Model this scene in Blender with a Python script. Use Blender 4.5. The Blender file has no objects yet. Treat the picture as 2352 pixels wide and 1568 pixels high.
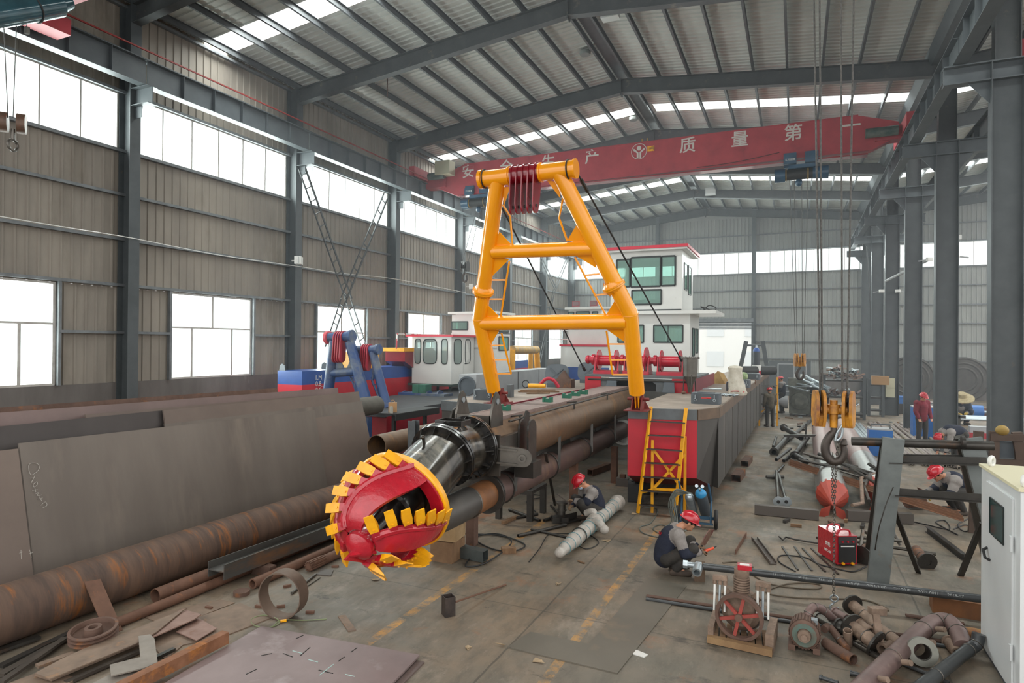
import bpy, math, random
from mathutils import Vector as V, Matrix
from math import pi, sin, cos, tan, atan2, sqrt, radians as R
random.seed(7)
SC = bpy.context.scene
COL = SC.collection
# ------------------------------------------------------------ camera
CH = 3.255; FPX = 1448.58
yaw, pit, rol = R(24.26), R(.245), R(.464)
fw0 = V((-sin(yaw), cos(yaw), 0)); rt0 = V((cos(yaw), sin(yaw), 0)); up0 = V((0, 0, 1))
FW = fw0*cos(pit)+up0*sin(pit); u1 = up0*cos(pit)-fw0*sin(pit)
RT = rt0*cos(rol)+u1*sin(rol); UP = u1*cos(rol)-rt0*sin(rol)
cd = bpy.data.cameras.new('camera'); cam = bpy.data.objects.new('camera', cd); COL.objects.link(cam)
cam.matrix_world = Matrix(((RT.x, UP.x, -FW.x, 0), (RT.y, UP.y, -FW.y, 0), (RT.z, UP.z, -FW.z, CH), (0, 0, 0, 1)))
cd.sensor_width = 36; cd.lens = FPX/2352*36; cd.clip_end = 500; cd.clip_start = .05
SC.camera = cam
# ------------------------------------------------------------ world, daylight, exposure
w = bpy.data.worlds.new('world'); SC.world = w; w.use_nodes = True
nt = w.node_tree; bg = nt.nodes['Background']
tc = nt.nodes.new('ShaderNodeTexCoord'); sx = nt.nodes.new('ShaderNodeSeparateXYZ'); cr = nt.nodes.new('ShaderNodeValToRGB')
nt.links.new(tc.outputs['Generated'], sx.inputs[0]); nt.links.new(sx.outputs['Z'], cr.inputs[0]); nt.links.new(cr.outputs[0], bg.inputs[0])
cr.color_ramp.elements[0].position = .0; cr.color_ramp.elements[0].color = (.62, .63, .63, 1)
cr.color_ramp.elements[1].position = .25; cr.color_ramp.elements[1].color = (1, .99, .975, 1)
bg.inputs[1].default_value = 1.25
SC.view_settings.view_transform = 'Standard'; SC.view_settings.look = 'None'
SC.view_settings.exposure = 1.05; SC.view_settings.gamma = 1; SC.view_settings.use_curve_mapping = False
SC.cycles.use_denoising = True; SC.cycles.use_adaptive_sampling = True; SC.cycles.adaptive_threshold = .03
SC.cycles.max_bounces = 7; SC.cycles.diffuse_bounces = 4; SC.cycles.glossy_bounces = 3; SC.cycles.transmission_bounces = 4
SC.cycles.transparent_max_bounces = 8; SC.cycles.sample_clamp_indirect = 6; SC.cycles.caustics_reflective = False; SC.cycles.caustics_refractive = False
def daylight(name, loc, rot, sx_, sy_, power):
    l = bpy.data.lights.new(name, 'AREA'); l.shape = 'RECTANGLE'; l.size = sx_; l.size_y = sy_; l.energy = power; l.color = (1, .985, .96)
    o = bpy.data.objects.new(name, l); COL.objects.link(o); o.location = loc; o.rotation_euler = rot
    o.visible_glossy = True
    return o
DL = 26   # watts per square metre of opening
for k in range(-1, 6):      # the strip windows high in the left wall
    daylight('daylight_strip_window', (-16.62, 14+6*k, 9.05), (0, -pi/2, 0), 1.5, 5.6, DL*8.4)
    daylight('daylight_low_window', (-16.62, 13.9+6*k, 3.43), (0, -pi/2, 0), 2.4, 2.9, DL*7)
daylight('daylight_end_window', (-6, 47.7, 9.1), (-pi/2, 0, 0), 19, 1.5, DL*28)
daylight('daylight_end_window', (9.3, 47.7, 9.1), (-pi/2, 0, 0), 10, 1.6, DL*16)
for y in (13.9, 26.8, 39):  # roof lights
    daylight('daylight_roof_light', (-11.3, y, 13.15), (0, R(-6), 0), 10, .9, DL*9*2.2)
    daylight('daylight_roof_light', (-1, y, 13.2), (0, R(6), 0), 9.6, .9, DL*9*2.2)
    daylight('daylight_roof_light', (9, y, 13.2), (0, R(-6), 0), 9.6, .9, DL*9*2.2)
# ------------------------------------------------------------ picture coordinates to places
def ray(x, y): return FW+RT*((x-1176)/FPX)-UP*((y-784)/FPX)
O_ = V((0, 0, CH))
def G(x, y, z=0.):
    v = ray(x, y); return O_+v*((z-CH)/v.z)
def PY(x, y, Y):
    v = ray(x, y); return O_+v*(Y/v.y)
def PX(x, y, X):
    v = ray(x, y); return O_+v*(X/v.x)
def VZ(x, yb, yt, z=0.):      # base point and the height of what stands on it
    b = G(x, yb, z); v = ray(x, yt); t = V((b.x, b.y)).length/V((v.x, v.y)).length
    return b, CH+t*v.z
# ------------------------------------------------------------ materials
def lin(c):
    if isinstance(c, str):
        c = [int(c[i:i+2], 16)/255 for i in (0, 2, 4)]
    return tuple((x/12.92 if x <= .04045 else ((x+.055)/1.055)**2.4) for x in c)+(1,)
MATS = {}
def M(name, c, c2=None, rough=.6, metal=0., sc=3., bump=0., c3=None, t3=.6, sc3=1.5, st=(1, 1, 1), det=6, coat=0, spec=.5, lo=.35, hi=.65, bsc=None):
    if name in MATS: return MATS[name]
    m = bpy.data.materials.new(name); m.use_nodes = True; MATS[name] = m
    t = m.node_tree; L = t.links.new; b = t.nodes['Principled BSDF']
    b.inputs['Roughness'].default_value = rough; b.inputs['Metallic'].default_value = metal
    b.inputs['Specular IOR Level'].default_value = spec
    if coat: b.inputs['Coat Weight'].default_value = coat; b.inputs['Coat Roughness'].default_value = .08
    b.inputs['Base Color'].default_value = lin(c)
    if c2 or c3 or bump:
        tcn = t.nodes.new('ShaderNodeTexCoord'); mp = t.nodes.new('ShaderNodeMapping'); mp.inputs['Scale'].default_value = st
        L(tcn.outputs['Object'], mp.inputs[0])
        def noise(s, d=det):
            n = t.nodes.new('ShaderNodeTexNoise'); n.inputs['Scale'].default_value = s; n.inputs['Detail'].default_value = d; n.inputs['Roughness'].default_value = .62
            L(mp.outputs[0], n.inputs['Vector']); return n.outputs[0]
        def mr(src, a, bb):
            r = t.nodes.new('ShaderNodeMapRange'); r.inputs[1].default_value = a; r.inputs[2].default_value = bb; L(src, r.inputs[0]); return r.outputs[0]
        def mix(f, a, bb):
            x = t.nodes.new('ShaderNodeMix'); x.data_type = 'RGBA'; L(f, x.inputs[0])
            for s_, i in ((a, 6), (bb, 7)):
                if isinstance(s_, tuple): x.inputs[i].default_value = s_
                else: L(s_, x.inputs[i])
            return x.outputs[2]
        cur = lin(c)
        if c2: cur = mix(mr(noise(sc), lo, hi), cur, lin(c2))
        if c3: cur = mix(mr(noise(sc3, 8), t3-.04, t3+.1), cur, lin(c3))
        if not isinstance(cur, tuple): L(cur, b.inputs['Base Color'])
        if bump:
            bp = t.nodes.new('ShaderNodeBump'); bp.inputs['Strength'].default_value = bump; bp.inputs['Distance'].default_value = .02
            L(noise(bsc or sc*6, 4), bp.inputs['Height']); L(bp.outputs[0], b.inputs['Normal'])
    return m
def glass(name, tint, op=.25, rough=.03):
    m = bpy.data.materials.new(name); m.use_nodes = True; t = m.node_tree; L = t.links.new; t.nodes.clear()
    o = t.nodes.new('ShaderNodeOutputMaterial'); tr = t.nodes.new('ShaderNodeBsdfTransparent'); pr = t.nodes.new('ShaderNodeBsdfPrincipled'); mx = t.nodes.new('ShaderNodeMixShader')
    tr.inputs[0].default_value = lin(tint); pr.inputs['Base Color'].default_value = lin(tint); pr.inputs['Roughness'].default_value = rough
    mx.inputs[0].default_value = op; L(tr.outputs[0], mx.inputs[1]); L(pr.outputs[0], mx.inputs[2]); L(mx.outputs[0], o.inputs[0]); return m
# ------------------------------------------------------------ mesh collector
def axes(d, up=(0, 0, 1)):
    d = V(d).normalized(); up = V(up)
    if abs(d.dot(up.normalized())) > .995: up = V((0, 1, 0)) if abs(d.y) < .9 else V((1, 0, 0))
    s = d.cross(up).normalized(); u = s.cross(d).normalized()
    return d, s, u
def cr_pts(pts, n=6, closed=False):
    pts = [V(p) for p in pts]; out = []; N = len(pts)
    for i in range(N if closed else N-1):
        g = (lambda j: pts[j % N]) if closed else (lambda j: pts[max(0, min(N-1, j))])
        a, b, c, d = g(i-1), g(i), g(i+1), g(i+2)
        for q in range(n):
            t = q/n; out.append(.5*((2*b)+(c-a)*t+(2*a-5*b+4*c-d)*t*t+(3*b-a-3*c+d)*t**3))
    if not closed: out.append(pts[-1])
    return out
class MB:
    def __init__(s): s.v = []; s.f = []; s.mi = []; s.cm = 0
    def add(s, vs, fs):
        n = len(s.v); s.v += [V(p) for p in vs]; s.f += [tuple(i+n for i in f) for f in fs]; s.mi += [s.cm]*len(fs); return s
    def box(s, x0, x1, y0, y1, z0, z1):
        return s.add([(x0, y0, z0), (x1, y0, z0), (x1, y1, z0), (x0, y1, z0), (x0, y0, z1), (x1, y0, z1), (x1, y1, z1), (x0, y1, z1)],
                     [(0, 3, 2, 1), (4, 5, 6, 7), (0, 1, 5, 4), (1, 2, 6, 5), (2, 3, 7, 6), (3, 0, 4, 7)])
    def ob(s, c, sz, rz=0, m=None):
        a, b, d = sz[0]/2, sz[1]/2, sz[2]/2; m = m or Matrix.Rotation(rz, 3, 'Z'); c = V(c)
        P = [c+m@V((x, y, z)) for z in (-d, d) for x, y in ((-a, -b), (a, -b), (a, b), (-a, b))]
        return s.add(P, [(0, 3, 2, 1), (4, 5, 6, 7), (0, 1, 5, 4), (1, 2, 6, 5), (2, 3, 7, 6), (3, 0, 4, 7)])
    def ext(s, poly, a, b, up=(0, 0, 1), off=(0, 0)):     # cross-section polygon swept a to b; poly (side, up)
        a, b = V(a), V(b); d, sd, u = axes(b-a, up); n = len(poly)
        P = [q+sd*(x+off[0])+u*(y+off[1]) for q in (a, b) for x, y in poly]
        return s.add(P, [tuple(range(n)), tuple(range(2*n-1, n-1, -1))]+[(i, i+n, (i+1) % n+n, (i+1) % n) for i in range(n)])
    def bar(s, a, b, wd, h=None, up=(0, 0, 1)):
        h = h or wd; wd /= 2; h /= 2
        return s.ext([(-wd, -h), (wd, -h), (wd, h), (-wd, h)], a, b, up)
    def prof(s, kind, a, b, wd, h, t=.012, up=(0, 0, 1)):
        x, y = wd/2, h/2
        if kind == 'H': P = [(-x, -y), (x, -y), (x, -y+t), (t/2, -y+t), (t/2, y-t), (x, y-t), (x, y), (-x, y), (-x, y-t), (-t/2, y-t), (-t/2, -y+t), (-x, -y+t)]
        elif kind == 'U': P = [(-x, -y), (x, -y), (x, y), (x-t, y), (x-t, -y+t), (-x+t, -y+t), (-x+t, y), (-x, y)]
        elif kind == 'C': P = [(-x, -y), (x, -y), (x, -y+t), (-x+t, -y+t), (-x+t, y-t), (x, y-t), (x, y), (-x, y)]
        else: P = [(-x, -y), (x, -y), (x, -y+t), (-x+t, -y+t), (-x+t, y), (-x, y)]
        return s.ext(P, a, b, up)
    def sq(s, a, b, wd, t=.008, up=(0, 0, 1), h=None):    # square hollow section
        d, sd, u = axes(V(b)-V(a), up); x = wd/2; y = (h or wd)/2; P = []
        for q in (V(a), V(b)):
            for X, Y in ((x, y), (x-t, y-t)):
                P += [q+sd*i*X+u*j*Y for i, j in ((-1, -1), (1, -1), (1, 1), (-1, 1))]
        F = []
        for i in range(4):
            j = (i+1) % 4
            F += [(i, i+8, j+8, j), (4+i, 4+j, 12+j, 12+i), (i, j, 4+j, 4+i), (8+i, 12+i, 12+j, 8+j)]
        return s.add(P, F)
    def tube(s, a, b, r, r2=None, n=14, cap=True, wall=None):
        r2 = r if r2 is None else r2
        if wall: return s.lathe(a, V(b)-V(a), [(0, r-wall), (0, r), (1, r2), (1, r2-wall), (0, r-wall)], n, unit=True)
        P = [(0, r), (1, r2)]
        if cap: P = [(0, 0)]+P+[(1, 0)]
        return s.lathe(a, V(b)-V(a), P, n, unit=True)
    def lathe(s, o, d, prof, n=20, unit=False):
        o = V(o); L = V(d).length if unit else 1; d, sd, u = axes(d); P = []; F = []; idx = []
        for t, r in prof:
            c = o+d*t*L
            if r < 1e-6: idx.append((len(P),)); P.append(c)
            else:
                idx.append(tuple(range(len(P), len(P)+n))); P += [c+(sd*cos(2*pi*i/n)+u*sin(2*pi*i/n))*r for i in range(n)]
        for A, B in zip(idx, idx[1:]):
            for i in range(n):
                j = (i+1) % n
                if len(A) == 1 and len(B) == 1: continue
                if len(A) == 1: F.append((A[0], B[i], B[j]))
                elif len(B) == 1: F.append((A[i], B[0], A[j]))
                else: F.append((A[i], B[i], B[j], A[j]))
        return s.add(P, F)
    def path(s, pts, r, n=8, closed=False, cap=True):
        pts = [V(p) for p in pts]; N = len(pts); P = []; F = []; u = None
        for i, p in enumerate(pts):
            a = pts[i-1] if (i or closed) else p; b = pts[(i+1) % N] if (i < N-1 or closed) else p
            d = (b-a).normalized() if (b-a).length > 1e-9 else V((0, 0, 1))
            if u is None: _, sd, u = axes(d)
            else:
                u = (u-d*u.dot(d)); u = u.normalized() if u.length > 1e-6 else axes(d)[2]; sd = d.cross(u)
            rr = r[i] if isinstance(r, (list, tuple)) else r
            P += [p+(sd*cos(2*pi*k/n)+u*sin(2*pi*k/n))*rr for k in range(n)]
        for i in range(N if closed else N-1):
            for k in range(n):
                A, B = i*n, ((i+1) % N)*n; F.append((A+k, A+(k+1) % n, B+(k+1) % n, B+k))
        if cap and not closed: F += [tuple(range(n-1, -1, -1)), tuple(range((N-1)*n, N*n))]
        return s.add(P, F)
    def prism(s, poly, o, ux, uy, th):                    # flat polygon with thickness, centred on its plane
        o, ux, uy = V(o), V(ux).normalized(), V(uy).normalized(); nn = ux.cross(uy).normalized(); n = len(poly)
        P = [o+ux*x+uy*y+nn*k*th/2 for k in (-1, 1) for x, y in poly]
        return s.add(P, [tuple(range(n-1, -1, -1)), tuple(range(n, 2*n))]+[(i, (i+1) % n, (i+1) % n+n, i+n) for i in range(n)])
    def ell(s, c, r, m=None, n=14, k=9, z0=-1., z1=1.):
        r = V(r) if not isinstance(r, (int, float)) else V((r, r, r)); m = m or Matrix.Identity(3); c = V(c); P = []; F = []
        a0, a1 = math.asin(z0), math.asin(z1)
        for j in range(k+1):
            a = a0+(a1-a0)*j/k
            for i in range(n):
                t = 2*pi*i/n; P.append(c+m@V((r.x*cos(a)*cos(t), r.y*cos(a)*sin(t), r.z*sin(a))))
        for j in range(k):
            for i in range(n):
                F.append((j*n+i, j*n+(i+1) % n, (j+1)*n+(i+1) % n, (j+1)*n+i))
        return s.add(P, F)
    def torus(s, c, d, R_, r, n=28, k=10):
        c = V(c); d, sd, u = axes(d)
        return s.path([c+(sd*cos(2*pi*i/n)+u*sin(2*pi*i/n))*R_ for i in range(n)], r, k, closed=True)
    def flange(s, c, d, ro, ri, th, n=28):
        d = V(d).normalized(); return s.lathe(V(c)-d*th/2, d, [(0, ri), (0, ro), (th, ro), (th, ri), (0, ri)], n)
    def bolts(s, c, d, rad, nb, r=.012, h=.02):
        c = V(c); d, sd, u = axes(d)
        for i in range(nb):
            t = 2*pi*(i+.5)/nb; q = c+(sd*cos(t)+u*sin(t))*rad; s.tube(q-d*h, q+d*h, r, n=6)
        return s
    def build(s, name, mat, parent=None, smooth=True, **tags):
        if not s.v: return None
        me = bpy.data.meshes.new(name); mats = mat if isinstance(mat, (list, tuple)) else [mat]
        if parent is not None: T = WM[parent.name].inverted()
        else:
            xs = [p.x for p in s.v]; ys = [p.y for p in s.v]
            o0 = V(((min(xs)+max(xs))/2, (min(ys)+max(ys))/2, min(p.z for p in s.v))); T = Matrix.Translation(-o0)
        me.from_pydata([tuple(T@p) for p in s.v], [], s.f)
        for m_ in mats: me.materials.append(m_)
        if len(mats) > 1: me.polygons.foreach_set('material_index', s.mi)
        if smooth:
            me.polygons.foreach_set('use_smooth', [True]*len(me.polygons)); me.set_sharp_from_angle(angle=R(36))
        me.update()
        o = bpy.data.objects.new(name, me); COL.objects.link(o)
        if parent is not None: o.parent = parent; WM[o.name] = WM[parent.name]
        else: o.location = -T.translation; WM[o.name] = Matrix.Translation(o.location)
        for k_, v_ in tags.items(): o[k_] = v_
        return o
WM = {}
def thing(name, label, cat, loc, group=None, rz=0):
    o = bpy.data.objects.new(name, None); COL.objects.link(o); o.location = loc; o.rotation_euler.z = rz; o.empty_display_size = .1
    o['label'] = label; o['category'] = cat
    if group: o['group'] = group
    WM[o.name] = Matrix.Translation(V(loc))@Matrix.Rotation(rz, 4, 'Z'); return o
def solo(mb, name, mat, label, cat, group=None, **k):
    o = mb.build(name, mat, **k); o['label'] = label; o['category'] = cat
    if group: o['group'] = group
    return o
def struct(mb, name, mat, **k):
    o = mb.build(name, mat, **k); o['kind'] = 'structure'; return o
def copy_tree(o, loc, rz=0, label=None, parent=None, scale=None):
    c = o.copy(); COL.objects.link(c)
    if parent: c.parent = parent
    else:
        c.location = loc; c.rotation_euler.z = rz
        if label: c['label'] = label
        if scale: c.scale = (scale,)*3
    for ch in KIDS(o): copy_tree(ch, None, parent=c)
    return c
def KIDS(o): return [x for x in bpy.data.objects if x.parent == o]
def text(s_, size, o, ux, uy, mat, parent, name='lettering', ext=.002, bold=0):
    cu = bpy.data.curves.new(name, 'FONT'); cu.body = s_; cu.size = size; cu.extrude = ext; cu.align_x = 'CENTER'; cu.align_y = 'CENTER'; cu.offset = bold
    cu.materials.append(mat); tmp = bpy.data.objects.new(name, cu); me = bpy.data.meshes.new_from_object(tmp); bpy.data.objects.remove(tmp); ob = bpy.data.objects.new(name, me); COL.objects.link(ob)
    ux = V(ux).normalized(); uy = V(uy).normalized(); n = ux.cross(uy); o = V(o)
    mw = Matrix(((ux.x, uy.x, n.x, o.x), (ux.y, uy.y, n.y, o.y), (ux.z, uy.z, n.z, o.z), (0, 0, 0, 1)))
    ob.parent = parent; ob.matrix_local = WM[parent.name].inverted()@mw; return ob
# ------------------------------------------------------------ colours
m_col = M('column_paint', '4b5052', '404547', .55, 0, 2, c3='6a5a4c', t3=.7, sc3=3, bump=.05)
m_colL = M('bracket_paint', '565c5f', '4b5154', .5, 0, 2)
m_raf = M('rafter_paint', '46494a', '3b3e3f', .6, 0, 2, c3='6e665c', t3=.64, sc3=2.5)
m_pur = M('purlin_zinc', '54585a', '484b4d', .5, .2, 3)
m_girt = M('girt_zinc', '74787a', '5f6365', .5, .2, 3)
m_wallL = M('wall_sheet_beige', '8d857a', '7a736a', .65, 0, .9, c3='6b6357', t3=.62, sc3=.5, st=(1, 1, .35))
m_wallE = M('wall_sheet_grey', '92948f', '848682', .6, 0, 1, c3='7b7d79', t3=.66, sc3=.6, st=(1, 1, .3))
m_roof = M('roof_sheet', 'bcbfb9', 'adb0aa', .55, 0, .8, c3='8a8a82', t3=.72, sc3=.7)
m_brick = M('grey_render', '6b6663', '595451', .85, 0, 1.5, c3='908c88', t3=.68, sc3=2, st=(1, 1, .25))
m_frame = M('window_alloy', 'b4b2ac', 'a09a94', .5, .1, 4)
m_pane = glass('window_glass', 'f4fbfb', .12)
m_rl = glass('translucent_sheet', 'fbfffb', .15, .5)
m_red = M('crane_red', 'a83a42', '98323b', .5, 0, 2, c3='7f2c34', t3=.66, sc3=2, spec=.4)
m_redc = M('conductor_red', '8a2c28', rough=.5)
m_white = M('white_paint', 'd9d9d4', 'cfcfca', .35, 0, 1.2, c3='a8a29a', t3=.72, sc3=3, coat=.3)
m_black = M('black_rubber', '1c1c1c', rough=.6)
m_steel = M('bare_steel', '6a6660', '55514c', .38, .75, 3, c3='6b5240', t3=.66, sc3=3, bump=.05)
m_dsteel = M('dark_steel', '4a4743', '3a3835', .45, .6, 3, c3='5d4636', t3=.64, sc3=3, bump=.08)
m_rust = M('rusty_steel', '6b5347', '574238', .75, .15, 4, c3='9a5f2c', t3=.62, sc3=3, bump=.12)
m_rustr = M('red_rust', '70503f', '5b4133', .75, .1, 4, c3='8f5a35', t3=.62, sc3=5, bump=.1)
m_mill = M('mill_plate', '5f5852', '534d48', .55, .25, .8, c3='6d6159', t3=.6, sc3=.6, st=(.5, 1, 1))
m_mill2 = M('mill_plate_mauve', '6f605c', '62544f', .55, .25, 1, c3='7b6a64', t3=.6, sc3=.8)
m_wood = M('timber', '84664a', '6a5038', .8, 0, 3, st=(1, 6, 1), c3='5c4630', t3=.66, sc3=4, bump=.1)
m_zinc = M('galvanised', 'b3bcc0', '98a1a5', .35, .7, 6)
# ------------------------------------------------------------ floor
m = bpy.data.materials.new('oily_concrete'); m.use_nodes = True; t = m.node_tree; L = t.links.new; b = t.nodes['Principled BSDF']
tcn = t.nodes.new('ShaderNodeTexCoord'); geo = t.nodes.new('ShaderNodeNewGeometry'); sep = t.nodes.new('ShaderNodeSeparateXYZ'); L(geo.outputs['Position'], sep.inputs[0])
def nz(s, d=8, r=.6, st=None):
    n = t.nodes.new('ShaderNodeTexNoise'); n.inputs['Scale'].default_value = s; n.inputs['Detail'].default_value = d; n.inputs['Roughness'].default_value = r
    if st:
        mp = t.nodes.new('ShaderNodeMapping'); mp.inputs['Scale'].default_value = st; mp.inputs['Rotation'].default_value = (0, 0, R(20)); L(geo.outputs['Position'], mp.inputs[0]); L(mp.outputs[0], n.inputs['Vector'])
    else: L(geo.outputs['Position'], n.inputs['Vector'])
    return n.outputs[0]
def mth(op, a, b_=None, cl=False):
    n = t.nodes.new('ShaderNodeMath'); n.operation = op; n.use_clamp = cl
    for i, x in enumerate((a, b_)):
        if x is None: continue
        if isinstance(x, (int, float)): n.inputs[i].default_value = x
        else: L(x, n.inputs[i])
    return n.outputs[0]
def mr(src, a, bb, c=0, d=1):
    r = t.nodes.new('ShaderNodeMapRange'); r.inputs[1].default_value = a; r.inputs[2].default_value = bb; r.inputs[3].default_value = c; r.inputs[4].default_value = d; L(src, r.inputs[0]); return r.outputs[0]
def mixc(f, a, bb):
    x = t.nodes.new('ShaderNodeMix'); x.data_type = 'RGBA'; L(f, x.inputs[0])
    for s_, i in ((a, 6), (bb, 7)):
        if isinstance(s_, tuple): x.inputs[i].default_value = s_
        else: L(s_, x.inputs[i])
    return x.outputs[2]
cur = mixc(mr(nz(.7), .35, .65), lin('666156'), lin('786d5f'))
cur = mixc(mr(nz(.35, 8, .6), .46, .64), cur, lin('806e5a'))
cur = mixc(mr(nz(5, 8, .7, (1, .35, 1)), .45, .7, 0, .75), cur, lin('524d44'))
cur = mixc(mr(nz(1.3, 8, .72, (1, .5, 1)), .55, .7, 0, .7), cur, lin('978b7d'))
cur = mixc(mr(nz(.8, 9, .72), .57, .7, 0, .85), cur, lin('8c5730'))
cur = mixc(mr(nz(2.2, 8, .78, (.5, 1, 1)), .57, .67, 0, .85), cur, lin('38342f'))
cur = mixc(mr(nz(30, 3, .6), .68, .73, 0, .6), cur, lin('3a3632'))
for X0, wd in ((-2.2, .055), (-4.22, .06)):       # two worn yellow lines along the hall
    d = mth('ABSOLUTE', mth('SUBTRACT', sep.outputs[0], X0)); on = mth('LESS_THAN', d, wd)
    lim = mth('LESS_THAN', sep.outputs[1], 11.2)
    cur = mixc(mth('MULTIPLY', mth('MULTIPLY', on, lim), mr(nz(3.2, 8, .78), .45, .62, 0, .8)), cur, lin('c08a3c'))
for X0 in (-2.8, 1.4, -7.2):
    d = mth('ABSOLUTE', mth('SUBTRACT', mth('ADD', sep.outputs[0], mr(nz(1.5, 4), 0, 1, -.02, .02)), X0)); cur = mixc(mth('MULTIPLY', mth('LESS_THAN', d, .012), .6), cur, lin('3d3a33'))
d = mth('ABSOLUTE', mth('SUBTRACT', mth('MODULO', mth('ADD', sep.outputs[1], .3), 5.), 2.5)); cur = mixc(mth('MULTIPLY', mth('LESS_THAN', d, .01), .5), cur, lin('3d3a33'))
cur = mixc(mr(nz(9, 8, .8, (1, .4, 1)), .56, .72, 0, .5), cur, lin('9a8d7e'))
L(cur, b.inputs['Base Color']); L(mr(nz(1.5, 6), .3, .7, .42, .8), b.inputs['Roughness'])
bp = t.nodes.new('ShaderNodeBump'); bp.inputs['Strength'].default_value = .25; bp.inputs['Distance'].default_value = .01; L(nz(14, 6), bp.inputs['Height']); L(bp.outputs[0], b.inputs['Normal'])
m_floor = m
struct(MB().box(-16.6, 24, -3, 47.5, -.15, 0), 'floor', m_floor)
m_yard = M('pale_yard', 'b9b7b0', rough=.9)
struct(MB().box(-60, 60, 47.6, 110, -.2, -.05), 'yard', m_yard)
struct(MB().box(-60, -16.75, -20, 47.5, -.2, -.05), 'yard', m_yard)
# ------------------------------------------------------------ left wall
def ribs(mb, P0, du, dv, nrm, lu, lv, pitch=.25, h=.03, ph=0.):   # ribbed sheet: ribs run along dv
    P0, du, dv, nrm = V(P0), V(du), V(dv), V(nrm); n = max(1, round(lu/pitch)); p = lu/n; xs = []
    for i in range(n):
        xs += [(i*p, 0), (i*p+p*.72, 0), (i*p+p*.79, h), (i*p+p*.93, h)]
    xs.append((lu, 0)); P = [P0+du*x+nrm*y+dv*k for k in (0, lv) for x, y in xs]; N = len(xs)
    mb.add(P, [(i, i+1, i+1+N, i+N) for i in range(N-1)]); return mb
XW = -16.35
mb = MB(); dn = (1, 0, 0)
def wl(y0, y1, z0, z1): ribs(mb, (XW, y0, z0), (0, 1, 0), (0, 0, 1), dn, y1-y0, z1-z0)
wl(-1, 47.3, 9.79, 12.4); wl(-1, 47.3, 4.67, 8.31)
yy = -1
for k in range(-2, 6):
    a = 12.42+6*k; wl(yy, a, 2.17, 4.67); yy = a+2.92
wl(yy, 47.3, 2.17, 4.67)
for k in range(-2, 7): wl(11+6*k-.18, 11+6*k+.18, 8.31, 9.79)
struct(mb, 'wall_left', m_wallL, smooth=False)
mb = MB().box(-16.6, -16.3, -1, 47.3, 0, 2.17).box(-16.6, -16.4, -1, 47.3, 12.2, 12.4); struct(mb, 'baseboard_left', m_brick)
# girts
mb = MB()
for z in (3.48,):
    y = -1
    for k in range(-2, 6): mb.bar((XW+.09, y, z), (XW+.09, 12.36+6*k, z), .12, .07); y = 15.4+6*k
for z in (4.73, 5.94, 7.12, 8.27, 9.83, 10.93, 12.1): mb.bar((XW+.09, -1, z), (XW+.09, 47.3, z), .12, .075)
for k in range(-2, 6):
    for y in (12.36, 15.4): mb.bar((XW+.09, y+6*k, 2.17), (XW+.09, y+6*k, 4.7), .1, .07, (0, 1, 0))
struct(mb, 'trim_left', m_girt)
nwin = 0
def win(fr, pn):
    global nwin; nwin += 1
    o = fr.build('window_%d' % nwin, m_frame); o['kind'] = 'structure'; q = pn.build('pane', m_pane, o); return o
for k in range(-1, 6):
    y0 = 12.42+6*k; y1 = y0+2.92; f = MB(); X = XW+.02
    for z in (2.2, 4.64, 3.66): f.bar((X, y0, z), (X, y1, z), .07, .05)
    for y, a, b_ in ((y0+.02, 2.2, 4.64), (y1-.02, 2.2, 4.64), (y0+1.42, 3.66, 4.64), (y0+.7, 2.2, 3.66), (y0+2.15, 2.2, 3.66)): f.bar((X, y, a), (X, y, b_), .05, .07, (0, 1, 0))
    p = MB().box(X-.004, X+.004, y0, y1, 2.2, 4.64); win(f, p)
    y0 = 11.18+6*k; y1 = y0+5.64; f = MB()
    for z in (8.32, 9.78): f.bar((X, y0, z), (X, y1, z), .06, .05)
    for i in range(7): f.bar((X, y0+5.64*i/6, 8.32), (X, y0+5.64*i/6, 9.78), .045, .04, (0, 1, 0))
    p = MB().box(X-.004, X+.004, y0, y1, 8.32, 9.78); win(f, p)
# ------------------------------------------------------------ end wall
YE = 47.3; mb = MB()
def we(x0, x1, z0, z1): ribs(mb, (x0, YE, z0), (1, 0, 0), (0, 0, 1), (0, -1, 0), x1-x0, z1-z0)
we(XW, 14.2, 9.86, 12.3); we(XW, 14.2, 5.0, 8.36); we(XW, -6.45, 1.3, 5.0); we(-2.76, 14.2, 1.3, 5.0)
# gable above eaves
n = 40
for i in range(n):
    x0 = XW+ (3.87-XW)*i/n; x1 = XW+(3.87-XW)*(i+1)/n; zz = lambda x: 12.3+max(0, 1.05*(1-abs(x+5.98)/10.))
    mb.add([(x0, YE, 12.3), (x1, YE, 12.3), (x1, YE, zz(x1)), (x0, YE, zz(x0))], [(0, 1, 2, 3)])
for i in range(20):
    x0 = 4+.51*i; x1 = x0+.51; zz = lambda x: 12.3+max(0, .104*(x-4)); mb.add([(x0, YE, 12.3), (x1, YE, 12.3), (x1, YE, zz(x1)), (x0, YE, zz(x0))], [(0, 1, 2, 3)])
struct(mb, 'wall_back', m_wallE, smooth=False)
struct(MB().box(XW, -6.45, YE-.1, YE+.15, 0, 1.3).box(-2.76, 14.2, YE-.1, YE+.15, 0, 1.3), 'baseboard_back', m_brick)
mb = MB()
for z in (2.4, 3.58):
    mb.bar((XW, YE-.09, z), (-6.5, YE-.09, z), .12, .06); mb.bar((-2.7, YE-.09, z), (14.2, YE-.09, z), .12, .06)
for z in (4.77, 5.96, 7.17, 8.33, 9.9, 11.05): mb.bar((XW, YE-.09, z), (14.2, YE-.09, z), .12, .06)
struct(mb, 'trim_back', m_girt)
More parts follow.
